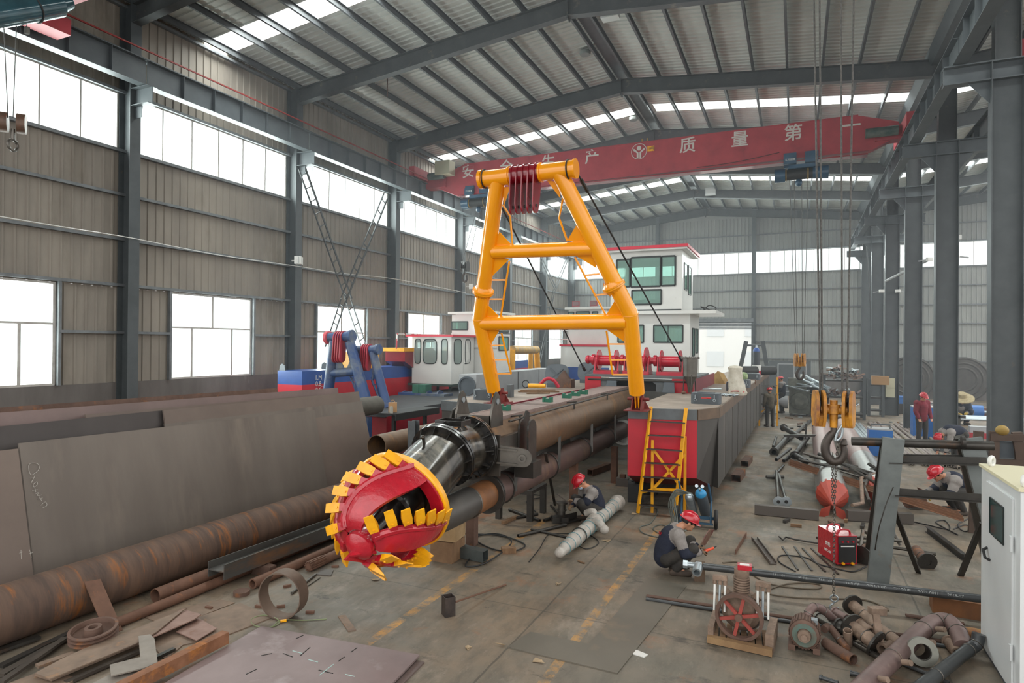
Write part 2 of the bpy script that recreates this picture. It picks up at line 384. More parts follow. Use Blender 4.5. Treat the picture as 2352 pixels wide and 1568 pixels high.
for x0, x1 in ((-16.2, -9.55), (-9.3, -2.85), (-2.6, 3.8), (4.1, 13.9)):
    f = MB(); nn = round((x1-x0)/.96)
    for z in (8.37, 9.85): f.bar((x0, YE, z), (x1, YE, z), .06, .05)
    for i in range(nn+1): f.bar((x0+(x1-x0)*i/nn, YE, 8.37), (x0+(x1-x0)*i/nn, YE, 9.85), .045, .05)
    win(f, MB().box(x0, x1, YE-.004, YE+.004, 8.37, 9.85))
# roller door, rolled up
d1 = MB()
for i in range(5): d1.box(-6.5, -2.72, YE-.3, YE-.22-.02*(i % 2), 4.42+.11*i, 4.42+.11*i+.09)
d1.box(-6.5, -2.72, YE-.45, YE-.05, 4.95, 5.2)
o = struct(d1, 'door_1', m_girt)
MB().box(-6.55, -6.42, YE-.3, YE+.05, 0, 4.95).box(-2.8, -2.7, YE-.3, YE+.05, 0, 4.95).build('door_rail', m_girt, o)
mb = MB()
for x in (-9.42, -2.73): mb.prof('H', (x, YE-.25, 0), (x, YE-.25, 12.9), .25, .3, .015, (0, 1, 0))
struct(mb, 'trim_1', m_col)
# pale building across the yard
bt = thing('yard_building', 'pale building with two rows of windows seen through the open roller door', 'building', (-8, 66, 0))
MB().box(-22, 8, 66, 72, -.05, 7).build('wall', M('pale_render', 'd8dad8', rough=.9), bt)
for i in range(7):
    for z in (1.2, 4.2): MB().box(-19+3.6*i, -17.4+3.6*i, 65.93, 66.02, z, z+1.5).build('window', M('pale_glass', 'ccd2d4', rough=.3), bt)
# ------------------------------------------------------------ roof
YS = [(-2, 13.45), (14.33, 26.3), (27.2, 38.42), (39.5, 47.5)]
S = .104; ZE = 12.35; XR = -5.98; ZR = ZE+S*(XR+15.86)
def roofz(x):
    if x < 4.2: return ZR-S*abs(x-XR)
    return ZR-S*abs(4.2-XR)+S*(x-4.2) if x < 14.3 else ZR
mb = MB(); sk = MB(); lR = 1/sqrt(1+S*S)
for x0, x1 in ((-16.6, XR), (XR, 4.2), (4.2, 14.3)):
    sl = S if roofz(x1-.01) > roofz(x0+.01) else -S
    z0 = roofz(x0+1e-4); ln = (x1-x0)/lR
    for a, b_ in YS: ribs(mb, (x0, a, z0), (0, 1, 0), V((1, 0, sl)).normalized(), (0, 0, -1), b_-a, ln, .24, .035)
struct(mb, 'ceiling', m_roof, smooth=False)
ns = 0
for y0, y1 in ((13.45, 14.33), (26.3, 27.2), (38.42, 39.5)):
    for x0, x1 in ((-16.55, XR-.45), (XR+.45, 3.9), (4.6, 14.3)):
        z0, z1 = roofz(x0), roofz(x1)
        f = MB().bar((x0, y0, z0), (x1, y0, z1), .03, .04).bar((x0, y1, z0), (x1, y1, z1), .03, .04)
        p = MB().add([(x0, y0, z0+.01), (x1, y0, z1+.01), (x1, y1, z1+.01), (x0, y1, z0+.01)], [(0, 1, 2, 3)]); win(f, p)
        if x1 < 0: struct(MB().add([(x1, y0, roofz(x1)), (XR+.45, y0, roofz(XR+.45)), (XR+.45, y1, roofz(XR+.45)), (x1, y1, roofz(x1))], [(0, 1, 2, 3)]), 'ceiling_ridge', m_roof)
for k in range(10):
    for sgn in (-1, 1):
        x = XR+sgn*(.3+1.07*k); struct(MB().prof('C', (x, -2, roofz(x)-.16), (x, 47.2, roofz(x)-.16), .07, .2, .01), 'roof_purlin_beam', m_pur)
for k in range(9):
    x = 4.9+1.07*k; struct(MB().prof('C', (x, -2, roofz(x)-.16), (x, 47.2, roofz(x)-.16), .07, .2, .01), 'roof_purlin_beam', m_pur)
mb = MB().box(XR-.2, XR+.2, -2, 47.2, ZR-.1, ZR-.03); struct(mb, 'trim_2', m_pur)
# valley gutter above the column row
struct(MB().add([(3.6, -2, 12.25), (3.75, -2, 11.95), (4.65, -2, 11.95), (4.8, -2, 12.25), (3.6, 47, 12.25), (3.75, 47, 11.95), (4.65, 47, 11.95), (4.8, 47, 12.25)], [(0, 1, 5, 4), (1, 2, 6, 5), (2, 3, 7, 6)]), 'trim_3', m_col, smooth=False)
# rafters
def rafter(y):
    mb = MB()
    for (xa, za, xb, zb) in ((-15.9, 11.58, XR, 12.6), (XR, 12.6, 3.9, 11.58), (4.55, 11.58, 14.3, 12.6)):
        ta, tb = roofz(xa)-.27, roofz(xb)-.27
        mb.add([(xa, y-.006, za), (xb, y-.006, zb), (xb, y-.006, tb), (xa, y-.006, ta), (xa, y+.006, za), (xb, y+.006, zb), (xb, y+.006, tb), (xa, y+.006, ta)],
               [(0, 1, 2, 3), (7, 6, 5, 4)])
        mb.bar((xa, y, za), (xb, y, zb), .24, .018); mb.bar((xa, y, ta), (xb, y, tb), .24, .018)
    mb.box(XR-.015, XR+.015, y-.13, y+.13, 12.5, 13.12)
    return struct(mb, 'rafter_beam', m_raf)
for k in range(-1, 7): rafter(11+6*k if k < 6 else 46.95)
# columns, brackets, crane beams
for k in range(-2, 7):
    y = 11+6*k if k < 6 else 46.9
    c = struct(MB().prof('H', (-16.08, y, 0), (-16.08, y, 12.15), .44, .3, .016, (0, 1, 0)).box(-16.3, -15.86, y-.15, y-.14, 11.5, 12.1) if 0 else
        MB().ext([(-.22, -.15), (-.204, -.15), (-.204, -.006), (.204, -.006), (.204, -.15), (.22, -.15), (.22, .15), (.204, .15), (.204, .006), (-.204, .006), (-.204, .15), (-.22, .15)], (-16.08, y, 0), (-16.08, y, 12.15), (0, 1, 0)), 'wall_column', m_col)
    MB().prof('H', (-15.86, y, 9.62), (-15.2, y, 9.62), .28, .46, .016).box(-15.86, -15.6, y-.01, y+.01, 9.1, 9.4).build('bracket', m_colL, c)
    # free-standing row on the right
    if k < 0: continue
    x0, x1 = 3.87, 4.46; h_ = .15
    W2_ = .295; pf = [(-W2_, -h_), (.02-W2_, -h_), (.02-W2_, -.008), (W2_-.02, -.008), (W2_-.02, -h_), (W2_, -h_), (W2_, h_), (W2_-.02, h_), (W2_-.02, .008), (.02-W2_, .008), (.02-W2_, h_), (-W2_, h_)]
    c = struct(MB().ext(pf, (4.165, y, 0), (4.165, y, 9.56), (0, 1, 0)), 'hall_column', m_col)
    MB().ext([(p[0]*.8, p[1]) for p in pf], (4.165, y, 9.56), (4.165, y, 12.), (0, 1, 0)).build('upper_shaft', m_raf, c)
    MB().prof('H', (3., y, 9.35), (5.5, y, 9.35), .28, .42, .03).build('bracket', m_colL, c)
    MB().prism([(0, 0), (.4, .5), (0, .5)], (4.46, y, 8.65), (1, 0, 0), (0, 0, 1), .02).prism([(0, 0), (-.4, .5), (0, .5)], (3.87, y, 8.65), (1, 0, 0), (0, 0, 1), .02).build('haunch', m_colL, c)
for x, z, nm in ((-15.45, 9.87, 'left'), (3.3, 9.58, 'right'), (5.2, 9.58, 'far')):
    for k in range(-2, 6):
        ya, yb = 11+6*k+.02, 17+6*k-.02
        if k == 5: yb = 46.8
        if nm != 'left' and k < 0: continue
        mb = MB().prof('H', (x, ya, z+.33), (x, yb, z+.33), .28, .66, .02)
        for i in range(1, 6): mb.box(x-.13, x+.13, ya+i-.006, ya+i+.006, z+.02, z+.64)
        mb.bar((x, ya, z+.69), (x, yb, z+.69), .05, .06)
        struct(mb, 'crane_runway_beam', m_colL)
solo(MB().bar((-15.3, -1, 10.74), (-15.3, 46.5, 10.74), .035, .035), 'conductor_rail', m_redc, 'thin red conductor rail running along the top of the wall crane beam', 'rail')
# ------------------------------------------------------------ dredger in the middle of the hall
m_cred = M('cutter_red', 'b3182a', '9c1424', .28, 0, 5, bump=.35, coat=.5, bsc=18)
m_cyel = M('tooth_yellow', 'f2ae12', 'e09a10', .38, 0, 5, c3='9a6a2a', t3=.74, sc3=9, bump=.1, coat=.2)
m_yel = M('gantry_yellow', 'f5a00c', 'ee970b', .25, 0, 1.5, coat=.6, bump=.03, bsc=20)
m_lug = M('lug_red', '8e1424', '7c1220', .25, 0, 2, coat=.6)
m_hred = M('hull_red', 'c0142a', 'ab1226', .45, 0, 1.2, coat=.15)
m_dred = M('deck_edge_red', '7c2430', '6b1f2a', .5, 0, 2)
m_tar = M('barrel_black', '4a453c', '24211e', .2, .6, 1.6, c3='6a6052', t3=.6, sc3=2.4, bump=.15, st=(1, 4, 1), coat=.3)
m_pipe = M('ladder_pipe_brown', '7a6450', '64503f', .5, .35, 1.5, c3='8c6a48', t3=.58, sc3=1.5, bump=.06, st=(1, 2.2, 1))
m_pipe2 = M('suction_pipe_mauve', '65504a', '544440', .5, .3, 2, c3='76604f', t3=.62, sc3=2)
m_deck = M('deck_plate_dusty', '93867a', '7d7166', .7, .1, 1.5, c3='a5988a', t3=.6, sc3=2)
m_hull = M('hull_plate_grey', '55524e', '45423f', .5, .35, .8, c3='66615b', t3=.6, sc3=.7, st=(1, 1, .4))
m_hatch = M('hatch_grey', '4d545a', '434a50', .45, 0, 3, coat=.1)
m_coam = M('coaming_grey', '63686a', '55585a', .5, .3, 3)
XC = -4.3
# --- cutter head
dA = V((0, -.929, -.37)).normalized(); _, sA, uA = axes(dA); CC = V((XC, 6.34, 1.37)); LC = .82
def rc(t): return .17+.44*max(0, 1-t**2.3)**.6
def cp(t, a, dr=0.):
    return CC+dA*LC*t+(sA*cos(a)+uA*sin(a))*(rc(t)+dr)
ct = thing('cutter_head', 'red basket cutter head with yellow teeth and rim on the end of the black barrel', 'cutter head', (XC, 6.3, .5))
MB().lathe(CC-dA*.06, dA, [(0, .52), (0, .635), (.07, .645), (.09, .63), (.09, .52), (0, .52)], 56).build('rim', m_cyel, ct)
MB().lathe(CC+dA*.031, dA, [(0, .44), (0, .615), (.012, .6), (.012, .44), (0, .44)], 56).lathe(CC-dA*.05, dA, [(0, .46), (0, .53), (.06, .53), (.06, .46)], 56).build('rim_plate', m_cred, ct)
MB().lathe(CC-dA*.14, dA, [(0, 0), (0, .28), (.06, .28), (.06, .2), (.3, .2), (.3, .24), (.36, .24), (.36, .14), (.75, .13), (.75, 0)], 36).bolts(CC+dA*.2, dA, .225, 12, .01, .03).build('drive_shaft', M('tar_black', '1d1c1b', '2c2a28', .25, .3, 5, coat=.4), ct)
hub = MB().ell(CC+dA*.74, (.17, .17, .15), None, 24, 12); hub.lathe(CC+dA*.62, dA, [(0, .0), (0, .13), (.1, .17), (.24, .17), (.3, .1), (.32, 0)], 28)
hub.build('nose_hub', m_cred, ct)
MB().prism([(0, 0), (.26, 0), (.0, .28)], CC+dA*.8+sA*.02, -uA, dA, .03).prism([(0, 0), (.2, 0), (.0, .22)], CC+dA*.8, -sA-uA*.5, dA, .03).build('nose_plate', m_cred, ct)
arms = [(117, 76, 24, 64), (196, 50, 12, 50), (262, 42, 14, 48), (328, 60, 16, 50), (46, 66, 20, 56)]
for a0, tw, wd0, wd1 in arms:
    NT = 18; P = []; F = []
    def th(t): return R(a0-tw*t**1.35)
    def wdt(t): return R(wd0+(wd1-wd0)*t)
    nw = 8
    for i in range(NT+1):
        t = i/NT*.98
        for side in (0, 1):
            for j in range(nw+1):
                a = th(t)+wdt(t)*j/nw; P.append(cp(t, a, -.055*side-.03*sin(pi*j/nw)*0))
    st = 2*(nw+1)
    for i in range(NT):
        A, B = i*st, (i+1)*st
        for j in range(nw):
            F += [(A+j, A+j+1, B+j+1, B+j), (A+nw+1+j, B+nw+1+j, B+nw+2+j, A+nw+2+j)]
        F += [(A, B, B+nw+1, A+nw+1), (A+nw, A+2*nw+1, B+2*nw+1, B+nw)]
    F += [(j, j+nw+1, j+nw+2, j+1) for j in range(nw)]
    E_ = NT*st; F += [(E_+j, E_+j+1, E_+j+nw+2, E_+j+nw+1) for j in range(nw)]
    mb = MB().add(P, F)
    # raised rib under the teeth
    mb.path([cp(t_/14*.97, th(t_/14*.97)+.05, -.01) for t_ in range(15)], .045, 8)
    arm = mb.build('blade_arm', m_cred, ct)
    for k in range(7):
        t = .12+.14*k; t = min(t, .97); a = th(t); p = cp(t, a, .0); rr = (sA*cos(a)+uA*sin(a)); tg = (cp(t, a-.05)-cp(t, a)).normalized()
        ax_ = (cp(min(t+.04, .99), th(min(t+.04, .99)))-cp(t-.04, th(t-.04))).normalized()
        dd = (tg*.86+rr*.42+dA*.12).normalized(); sd = ax_-dd*ax_.dot(dd); sd.normalize(); nn = dd.cross(sd)
        b = MB(); b.bar(p-dd*.05, p+dd*.06, .085, .07, nn).bar(p+dd*.0, p+dd*.1, .055, .045, nn); ad = b.build('tooth_adapter', m_cred, ct)
        q = p+dd*.055; w0, w1, h0, h1, ln = .047, .05, .036, .007, .2
        PP = [q+sd*i*w0+nn*j*h0 for i, j in ((-1, -1), (1, -1), (1, 1), (-1, 1))]+[q+dd*.07+sd*i*.056+nn*j*.03 for i, j in ((-1, -1), (1, -1), (1, 1), (-1, 1))]+[q+dd*ln+sd*i*w1+nn*j*h1 for i, j in ((-1, -1), (1, -1), (1, 1), (-1, 1))]
        FF = [(3, 2, 1, 0), (8, 9, 10, 11)]
        for o_ in (0, 4):
            for i in range(4): FF.append((o_+i, o_+(i+1) % 4, o_+4+(i+1) % 4, o_+4+i))
        b = MB().add(PP, FF); b.tube(q+dd*.03-nn*.045, q+dd*.03+nn*.045, .012, n=8)
        b.build('tooth', m_cyel, ct, smooth=False)
# --- ladder (boom) with barrel
ld = thing('dredge_ladder', 'long brown ladder pipe with walkway on top and black flanged barrel at its near end', 'dredge ladder', (XC, 12, .8))
B0 = V((XC, 7.32, 1.76)); A0 = V((XC, 8.0, 1.76)); zm = 1.72
mb = MB().tube(B0, CC-dA*.08, .385, .4, 48, cap=False).lathe(CC-dA*.12, dA, [(0, .4), (0, .0)], 40)
mb.tube(A0, B0, .37, n=48)
mb.tube(B0+dA*.35+uA*.38+sA*.0, B0+dA*.35+uA*.46, .02).ell(B0+dA*.35+uA*.47, .03)
barrel = mb.build('barrel', m_tar, ld)
mb = MB()
for c, d_ in ((B0+dA*.02, dA), (B0-dA*.03, dA), (A0, V((0, 1, 0))), (A0+V((0, .05, 0)), V((0, 1, 0)))):
    mb.flange(c, d_, .46, .34, .035, 48)
mb.bolts(B0, dA, .425, 24, .014, .05).bolts(A0, V((0, 1, 0)), .425, 24, .014, .06)
for i in range(12):
    a = 2*pi*i/12
    for c, d_, s_ in ((B0, dA, 1), (B0, V((0, 1, 0)), 1), (A0, V((0, -1, 0)), 1)):
        _, sd, uu = axes(d_); r_ = sd*cos(a)+uu*sin(a); o_ = c+d_*.03
        mb.prism([(.36, 0), (.45, 0), (.45, .02), (.37, .14), (.36, .14)], o_, r_, d_, .014)
mb.build('barrel_flange', M('tar_black', '1d1c1b', '2c2a28', .25, .3, 5, coat=.4), ld)
mb = MB(); q = V((XC-.02, 7.62, 2.17))
for a_, b_ in (((-.2, -.14, 0), (.2, -.14, 0)), ((.2, -.14, 0), (.2, .14, 0)), ((.2, .14, 0), (-.2, .14, 0)), ((-.2, .14, 0), (-.2, -.14, 0))): mb.bar(q+V(a_), q+V(b_), .012, .07)
mb.build('box_frame', M('tar_black', ''), ld)
MB().tube((XC, 8.03, zm), (XC, 17.4, zm), .385, n=48).build('ladder_pipe', m_pipe, ld)
mb = MB().box(-4.78, -4.17, 8.7, 17.2, 2.08, 2.13).bar((-4.18, 8.7, 2.09), (-4.18, 17.2, 2.09), .05, .09).bar((-4.77, 8.7, 2.09), (-4.77, 17.2, 2.09), .05, .09)
mb.build('walkway', M('walkway_plate', '8a7770', '75635d', .65, .1, 8), ld)
for (px, py) in ((1160, 942), (1258, 923), (1302, 914), (1322, 909), (1340, 905)):
    p = G(px, py, 2.13); mb = MB().box(p.x-.08, p.x+.08, p.y-.05, p.y+.05, 2.13, 2.2).box(p.x-.09, p.x-.05, p.y-.06, p.y+.06, 2.13, 2.23).box(p.x+.05, p.x+.09, p.y-.06, p.y+.06, 2.13, 2.23); mb.build('pipe_clamp', M('clamp_green', '14614a', rough=.4), ld)
mb = MB().tube((-3.98, 8.75, 2.08), (-3.98, 17.2, 2.12), .018, n=8)
for y in (9.2, 11.9, 14.3): mb.tube((-4.17, y, 2.1), (-3.95, y, 2.13), .015, n=6).bar((-4.0, y, 1.98), (-4.0, y, 2.12), .03, .02)
mb.build('conduit', m_dsteel, ld)
# pad-eye lugs on top
mb = MB()
for x in (-4.66, -4.08): mb.prism([(-.2, -.1), (.2, -.1), (.2, .08), (.07, .37), (0, .42), (-.07, .37), (-.2, .08)], (x, 8.5, 2.12), (0, 1, 0), (0, 0, 1), .035)
mb.box(-4.66, -4.08, 8.3, 8.33, 2.02, 2.2); mb.build('lifting_lug', m_steel, ld)
mb = MB()
for x in (-4.66, -4.08): mb.tube((x-.03, 8.5, 2.4), (x+.03, 8.5, 2.4), .045, n=16)
mb.build('lug_boss', m_zinc, ld)
# side bracket with trunnion and paired sheave plates
mb = MB().box(-4.05, -3.88, 8.2, 9.0, 1.42, 1.9).box(-4.06, -3.86, 8.16, 8.2, 1.36, 1.95); mb.build('trunnion_box', m_steel, ld)
pl = [(0, -.15), (.36, -.13)]+[(.36+.13*cos(t), .13*sin(t)) for t in [R(-75+15*i) for i in range(11)]]+[(.36, .13), (0, .15)]
MB().prism(pl, (-3.9, 8.2, 1.66), (.95, .3, -.08), (0, 0, 1), .05).build('trunnion_arm', m_steel, ld)
for z in (1.76, 1.56): MB().bar((-3.9, 8.16, z), (-3.62, 8.24, z-.02), .06, .025).build('arm_rib', m_steel, ld)
p_ = V((-3.56, 8.29, 1.63)); nrm = V((.3, -.95, 0)).normalized(); MB().tube(p_-nrm*.06, p_+nrm*.06, .06, n=20, wall=.03).build('trunnion_eye', m_steel, ld)
for dx in (0, .15): MB().prism([(-.16, -.3), (.16, -.3)]+[(.16*cos(R(10*i)), .22+.16*sin(R(10*i))) for i in range(0, 19)], (-3.86+dx, 9.0, 1.72), (0, 1, 0), (0, 0, 1), .03).build('sheave_plate', m_dsteel, ld)
for x in (-4.9, -5.05): MB().prism([(-.17, -.3), (.17, -.3)]+[(.17*cos(R(20*i)), .1+.17*sin(R(20*i))) for i in range(0, 10)], (x, 9.0, 1.95), (0, 1, 0), (0, 0, 1), .03).build('sheave_plate', m_dsteel, ld)
MB().box(-3.92, -3.62, 8.85, 9.2, 1.22, 1.46).build('sheave_box', m_dsteel, ld); MB().prism([(-.1, 0), (.35, 0), (.35, .3), (.25, .34)], (-3.95, 9.1, 1.85), (0, 1, 0), (0, 0, 1), .03).build('stiffener', m_dsteel, ld)
MB().box(-5.1, -4.68, 8.8, 9.2, 1.6, 1.75).build('sheave_box', m_dsteel, ld)
for y in (8.95, 10.9, 12.9, 14.8):     # saddles and hanger struts
    mb = MB().prism([(-.32, .05), (.32, .05), (.18, -.35), (-.18, -.35)], (-4.22, y+.1, 1.4), (1, 0, 0), (0, 0, 1), .02)
    mb.bar((-3.94, y, 1.58), (-3.91, y-.1, 1.0), .05, .02).torus((-4.15, y-.12, 1.04), (0, 1, 0), .235, .014, 24, 6).build('pipe_saddle', m_dsteel, ld)
sp = thing('suction_pipe', 'mauve brown suction pipe slung beneath the ladder pipe, with bolted flange joints', 'pipe', (-4.15, 12, .85))
MB().tube((-4.15, 8.36, 1.04), (-4.15, 16.6, 1.04), .225, n=32).build('pipe_run', m_pipe2, sp)
MB().tube((-4.15, 7.75, 1.04), (-4.15, 8.32, 1.05), .21, n=32, cap=False).build('rusty_spool', M('orange_rust_pipe', '8a5a34', '6e4a30', .6, .2, 4), sp)
mb = MB().path(cr_pts([(-4.15, 7.76, 1.05), (-4.15, 7.4, 1.04), (-4.2, 7.0, 1.02), (-4.3, 6.75, .98)], 5), .212, 28); mb.build('elbow', M('hull_plate_grey', ''), sp)
MB().flange((-4.15, 8.33, 1.05), (0, 1, 0), .29, .16, .04, 32).flange((-4.15, 8.38, 1.05), (0, 1, 0), .29, .16, .03, 32).bolts((-4.15, 8.35, 1.06), (0, 1, 0), .26, 16, .012, .045).build('flange', m_dsteel, sp); MB().torus((-4.15, 7.78, 1.04), (0, 1, 0), .212, .012).build('weld_bead', m_steel, sp)
mb = MB()
mb.flange((-4.1, 16.2, .98), (.15, -1, 0), .33, .26, .05, 32).flange((-4.1, 16.26, .98), (.15, -1, 0), .26, 0.01, .01, 32)
solo(mb, 'pipe_flange', m_white, 'pale drilled ring flange standing upright under the far end of the ladder', 'flange')
# timber packing below the ladder
bl = [G(1022, 1286)]
b0 = V((-4.82, 8.35, 0))
solo(MB().box(b0.x-.17, b0.x+.2, b0.y-.2, b0.y+.2, 0, .3), 'timber_block', m_wood, 'brown timber block on the floor under the cutter ladder, lower of two', 'block')
solo(MB().ob((b0.x+.03, b0.y+.02, .43), (.36, .4, .24), .12), 'timber_block', M('timber_pale', 'a88e6a', '8d7350', .8, 0, 3), 'pale split timber block lying on the brown block under the ladder', 'block')
solo(MB().box(-4.85, -4.7, 9.0, 9.15, 0, .83), 'timber_post', m_rust, 'upright timber post behind the stacked blocks holding up the pipe', 'post')
# trestle under the pipe
tr = thing('steel_trestle', 'low grey steel trestle standing under the slung suction pipe', 'trestle', (-4.8, 10.7, 0))
for x, y in ((-5.05, 10.67), (-4.45, 10.75), (-4.45, 11.4)): MB().sq((x, y, 0), (x, y, .5), .1).build('leg', m_dsteel, tr)
MB().bar((-5.12, 10.67, .53), (-4.4, 10.75, .53), .12, .07).bar((-4.45, 10.7, .53), (-4.45, 11.5, .53), .08, .06).build('rail', m_dsteel, tr)
p0, p1 = PX(1253, 1040, -3.9), G(1275, 1160)
solo(MB().bar(p0, p1, .05, .03), 'prop_bar', m_dsteel, 'flat steel prop leaning from the slung pipe down to the floor', 'bar')
p0, p1 = PX(1230, 1110, -3.6), G(1237, 1160)
for nm_, (x, y, h) in (('far post', (-4.1, 12.2, .86)), ('end post', (-3.9, 14.6, .86))):
    solo(MB().sq((x, y, 0), (x, y, h), .14), 'support_post', m_rustr, 'rusty box post under the %s of the ladder pipe' % ('middle' if nm_ == 'far post' else 'far end'), 'post')
# --- A-frame
def PA(x, y, off=0.):
    v = ray(x, y); k = .43; t = (12.1+off-k*(CH-2.1))/(v.y+k*v.z); return O_+v*t
af = thing('gantry_frame', 'tall bright yellow tubular A-frame standing on the two pontoons', 'gantry', (XC, 12.1, 2))
nA = V((0, 1, .43)).normalized()   # normal of the frame's plane
tL, tR = PA(1103, 412), PA(1322, 387); zt = (tL.z+tR.z)/2
def leg(pts, fl, nm):
    P_ = [PA(*q) for q in pts]; mb = MB()
    for a_, b_ in zip(P_, P_[1:]): mb.tube(a_, b_, .148, n=32)
    for q in P_[1:-1]: mb.ell(q, .148, None, 24, 12)
    mb.torus(P_[-2], P_[-1]-P_[-2], .148, .006, 32, 6)
    L_ = mb.build('leg', m_yel, af)
    f = PA(*fl); i = 0
    d_ = (PA(*pts[1])-PA(*pts[0])).normalized(); b = MB().flange(f, d_, .215, .14, .025, 32).flange(f+d_*.03, d_, .215, .14, .025, 32).lathe(f-d_*.09, d_, [(0, .15), (.07, .19), (.14, .19), (.2, .15)], 32)
    _, s_, u_ = axes(d_)
    for k in range(16):
        a = 2*pi*k/16; rr = s_*cos(a)+u_*sin(a)
        for sg in (-1, 1): b.prism([(.14, 0), (.205, 0), (.14, .14)], f+d_*.02, rr, d_*sg, .01)
    b.build('joint_flange', m_yel, L_)
    pe = P_[-1]; pn = PA(*((1144, 925) if nm == 'L' else (1465, 932)))
    b = MB()
    for dx in (-.03, .03): b.prism([(-.06, 0), (.06, 0), (.045, (pe-pn).length+.05), (-.045, (pe-pn).length+.05)], pn+V((dx, 0, -.02)), nA, (pe-pn), .02)
    b.build('foot_pin_plate', m_yel, L_); return P_
LL = leg([(1143, 415), (1102, 731), (1134, 896)], (1110, 667), 'L')
RL = leg([(1283, 392), (1447, 721), (1463, 902)], (1409, 655), 'R')
mb = MB().tube(tL, tR, .152, n=36)
ux_ = (tR-tL).normalized()
for q in (tL, tR-ux_*.02, tL+ux_*.03): mb.tube(q, q+ux_*.035, .172, n=36)
for px in (1170, 1243): q = PA(px, 400); q = tL+ux_*(q-tL).dot(ux_); mb.tube(q-ux_*.015, q+ux_*.015, .175, n=36)
mb.build('top_tube', m_yel, af)
mb = MB().tube(PA(1133, 578), PA(1362, 570), .132, n=32); mb.build('cross_tube', m_yel, af)
mb = MB().tube(PA(1106, 742), PA(1440, 738), .148, n=32); mb.build('cross_tube', m_yel, af)
def gus(a_, b_, c_): 
    A_, B_, C_ = PA(*a_), PA(*b_), PA(*c_); h = nA*.008; MB().add([A_-h, B_-h, C_-h, A_+h, B_+h, C_+h], [(2, 1, 0), (3, 4, 5), (0, 1, 4, 3), (1, 2, 5, 4), (2, 0, 3, 5)]).build('gusset', m_yel, af, smooth=False)
gus((1147, 532), (1130, 575), (1175, 562)); gus((1130, 590), (1170, 595), (1130, 635)); gus((1172, 428), (1155, 430), (1157, 475)); gus((1255, 412), (1285, 420), (1287, 455))
gus((1325, 515), (1303, 552), (1345, 560)); gus((1325, 588), (1370, 615), (1365, 585)); gus((1120, 700), (1110, 735), (1147, 727)); gus((1122, 755), (1148, 757), (1125, 795)); gus((1412, 690), (1393, 722), (1435, 725)); gus((1395, 757), (1435, 785), (1432, 755))
for rail, rungs in (([(1155, 470), (1172, 497), (1177, 563)], []), ([(1170, 600), (1150, 728)], [((1130, 643), (1161, 643)), ((1124, 687), (1154, 687))]), ([(1152, 765), (1174, 858)], [((1130, 793), (1159, 793)), ((1134, 826), (1166, 826)), ((1140, 858), (1174, 858))]),
                    ([(1293, 455), (1284, 500), (1303, 553)], []), ([(1320, 590), (1391, 723)], [((1345, 632), (1377, 629)), ((1367, 678), (1400, 674))]), ([(1393, 760), (1407, 860)], [((1398, 790), (1437, 790)), ((1402, 826), (1440, 826)), ((1407, 860), (1442, 860))])):
    mb = MB(); P_ = [PA(*q, -.02) for q in rail]; mb.path(P_, .02, 8)
    for a_, b_ in rungs: mb.bar(PA(*a_, -.02), PA(*b_, -.02), .03, .03)
    mb.build('rung_ladder', m_yel, af)
# red sheave drum with five hanging lug plates
mb = MB(); q0 = tL+ux_*(PA(1176, 400)-tL).dot(ux_); q1 = tL+ux_*(PA(1240, 400)-tL).dot(ux_); mb.tube(q0, q1, .165, n=36)
for i in range(5):
    q = q0+(q1-q0)*(.08+.21*i)
    pf = [(.2*cos(R(a)), .2*sin(R(a))) for a in range(-20, 201, 20)]+[(-.16, -.55)]+[(.0+.13*cos(R(a)), -.6+.13*sin(R(a))) for a in range(200, 341, 20)]+[(.14, -.55)]
    mb.prism([(x+ (0 if y > -.3 else -.0), y) for x, y in pf], q, (0, 1, 0), (0, .12, 1), .02)
lg_ = mb.build('lug_plate', m_lug, af)
mb = MB()
for i in range(5):
    q = q0+(q1-q0)*(.08+.21*i)+V((0, -.07, -.59)); mb.tube(q-ux_*.02, q+ux_*.02, .03, n=12)
mb.build('pin_hole_bush', m_black, lg_)
# red foot brackets on the decks
for nm_, (px, py) in (('left', (1144, 932)), ('right', (1465, 935))):
    p = PA(px, py-6); mb = MB()
    for dx in (-.09, .09): mb.prism([(-.2, -.2), (.2, -.2), (.05, .12), (-.05, .12)], (p.x+dx, p.y+.02, 2.2), (0, 1, 0), (0, 0, 1), .02)
    mb.box(p.x-.22, p.x+.22, p.y-.25, p.y+.28, 2.0, 2.02).prism([(-.2, -.19), (.2, -.19), (.06, .05), (-.06, .05)], (p.x, p.y+.16, 2.2), (1, 0, 0), (0, 0, 1), .02)
    mb.tube((p.x-.2, p.y, 2.22), (p.x+.22, p.y, 2.22), .03)
    solo(mb, 'foot_bracket', M('oxide_red', '7a2a26', '68231f', .55), 'oxide red bracket pinning the A-frame %s' % ('leg on the port pontoon' if nm_ == 'left' else 'leg above the yellow steps'), 'bracket')
# stay wires
m_wire = M('black_wire', '1f1d1b', rough=.6)
for a_, b_, lab in (((PA(1312, 372)), PY(1566, 828, 17.2), 'black stay wire from the A-frame top down past the wheelhouse'), (PA(1113, 398), PY(1343, 850, 17.5), 'black stay wire behind the crossbeams down to the port side winch deck')):
    c_ = tR-ux_*.12 if a_.x > -4.5 else tL+ux_*.1
    mb = MB().path([a_, b_], .018, 8).torus(c_, ux_, .165, .014, 28, 6); e = a_.lerp(b_, .06); e2 = a_.lerp(b_, .1); mb.tube(e, e2, .035, n=8)
    e = b_.lerp(a_, .03); mb.tube(b_, e, .04, n=8)
    solo(mb, 'stay_wire', m_wire, lab, 'wire')
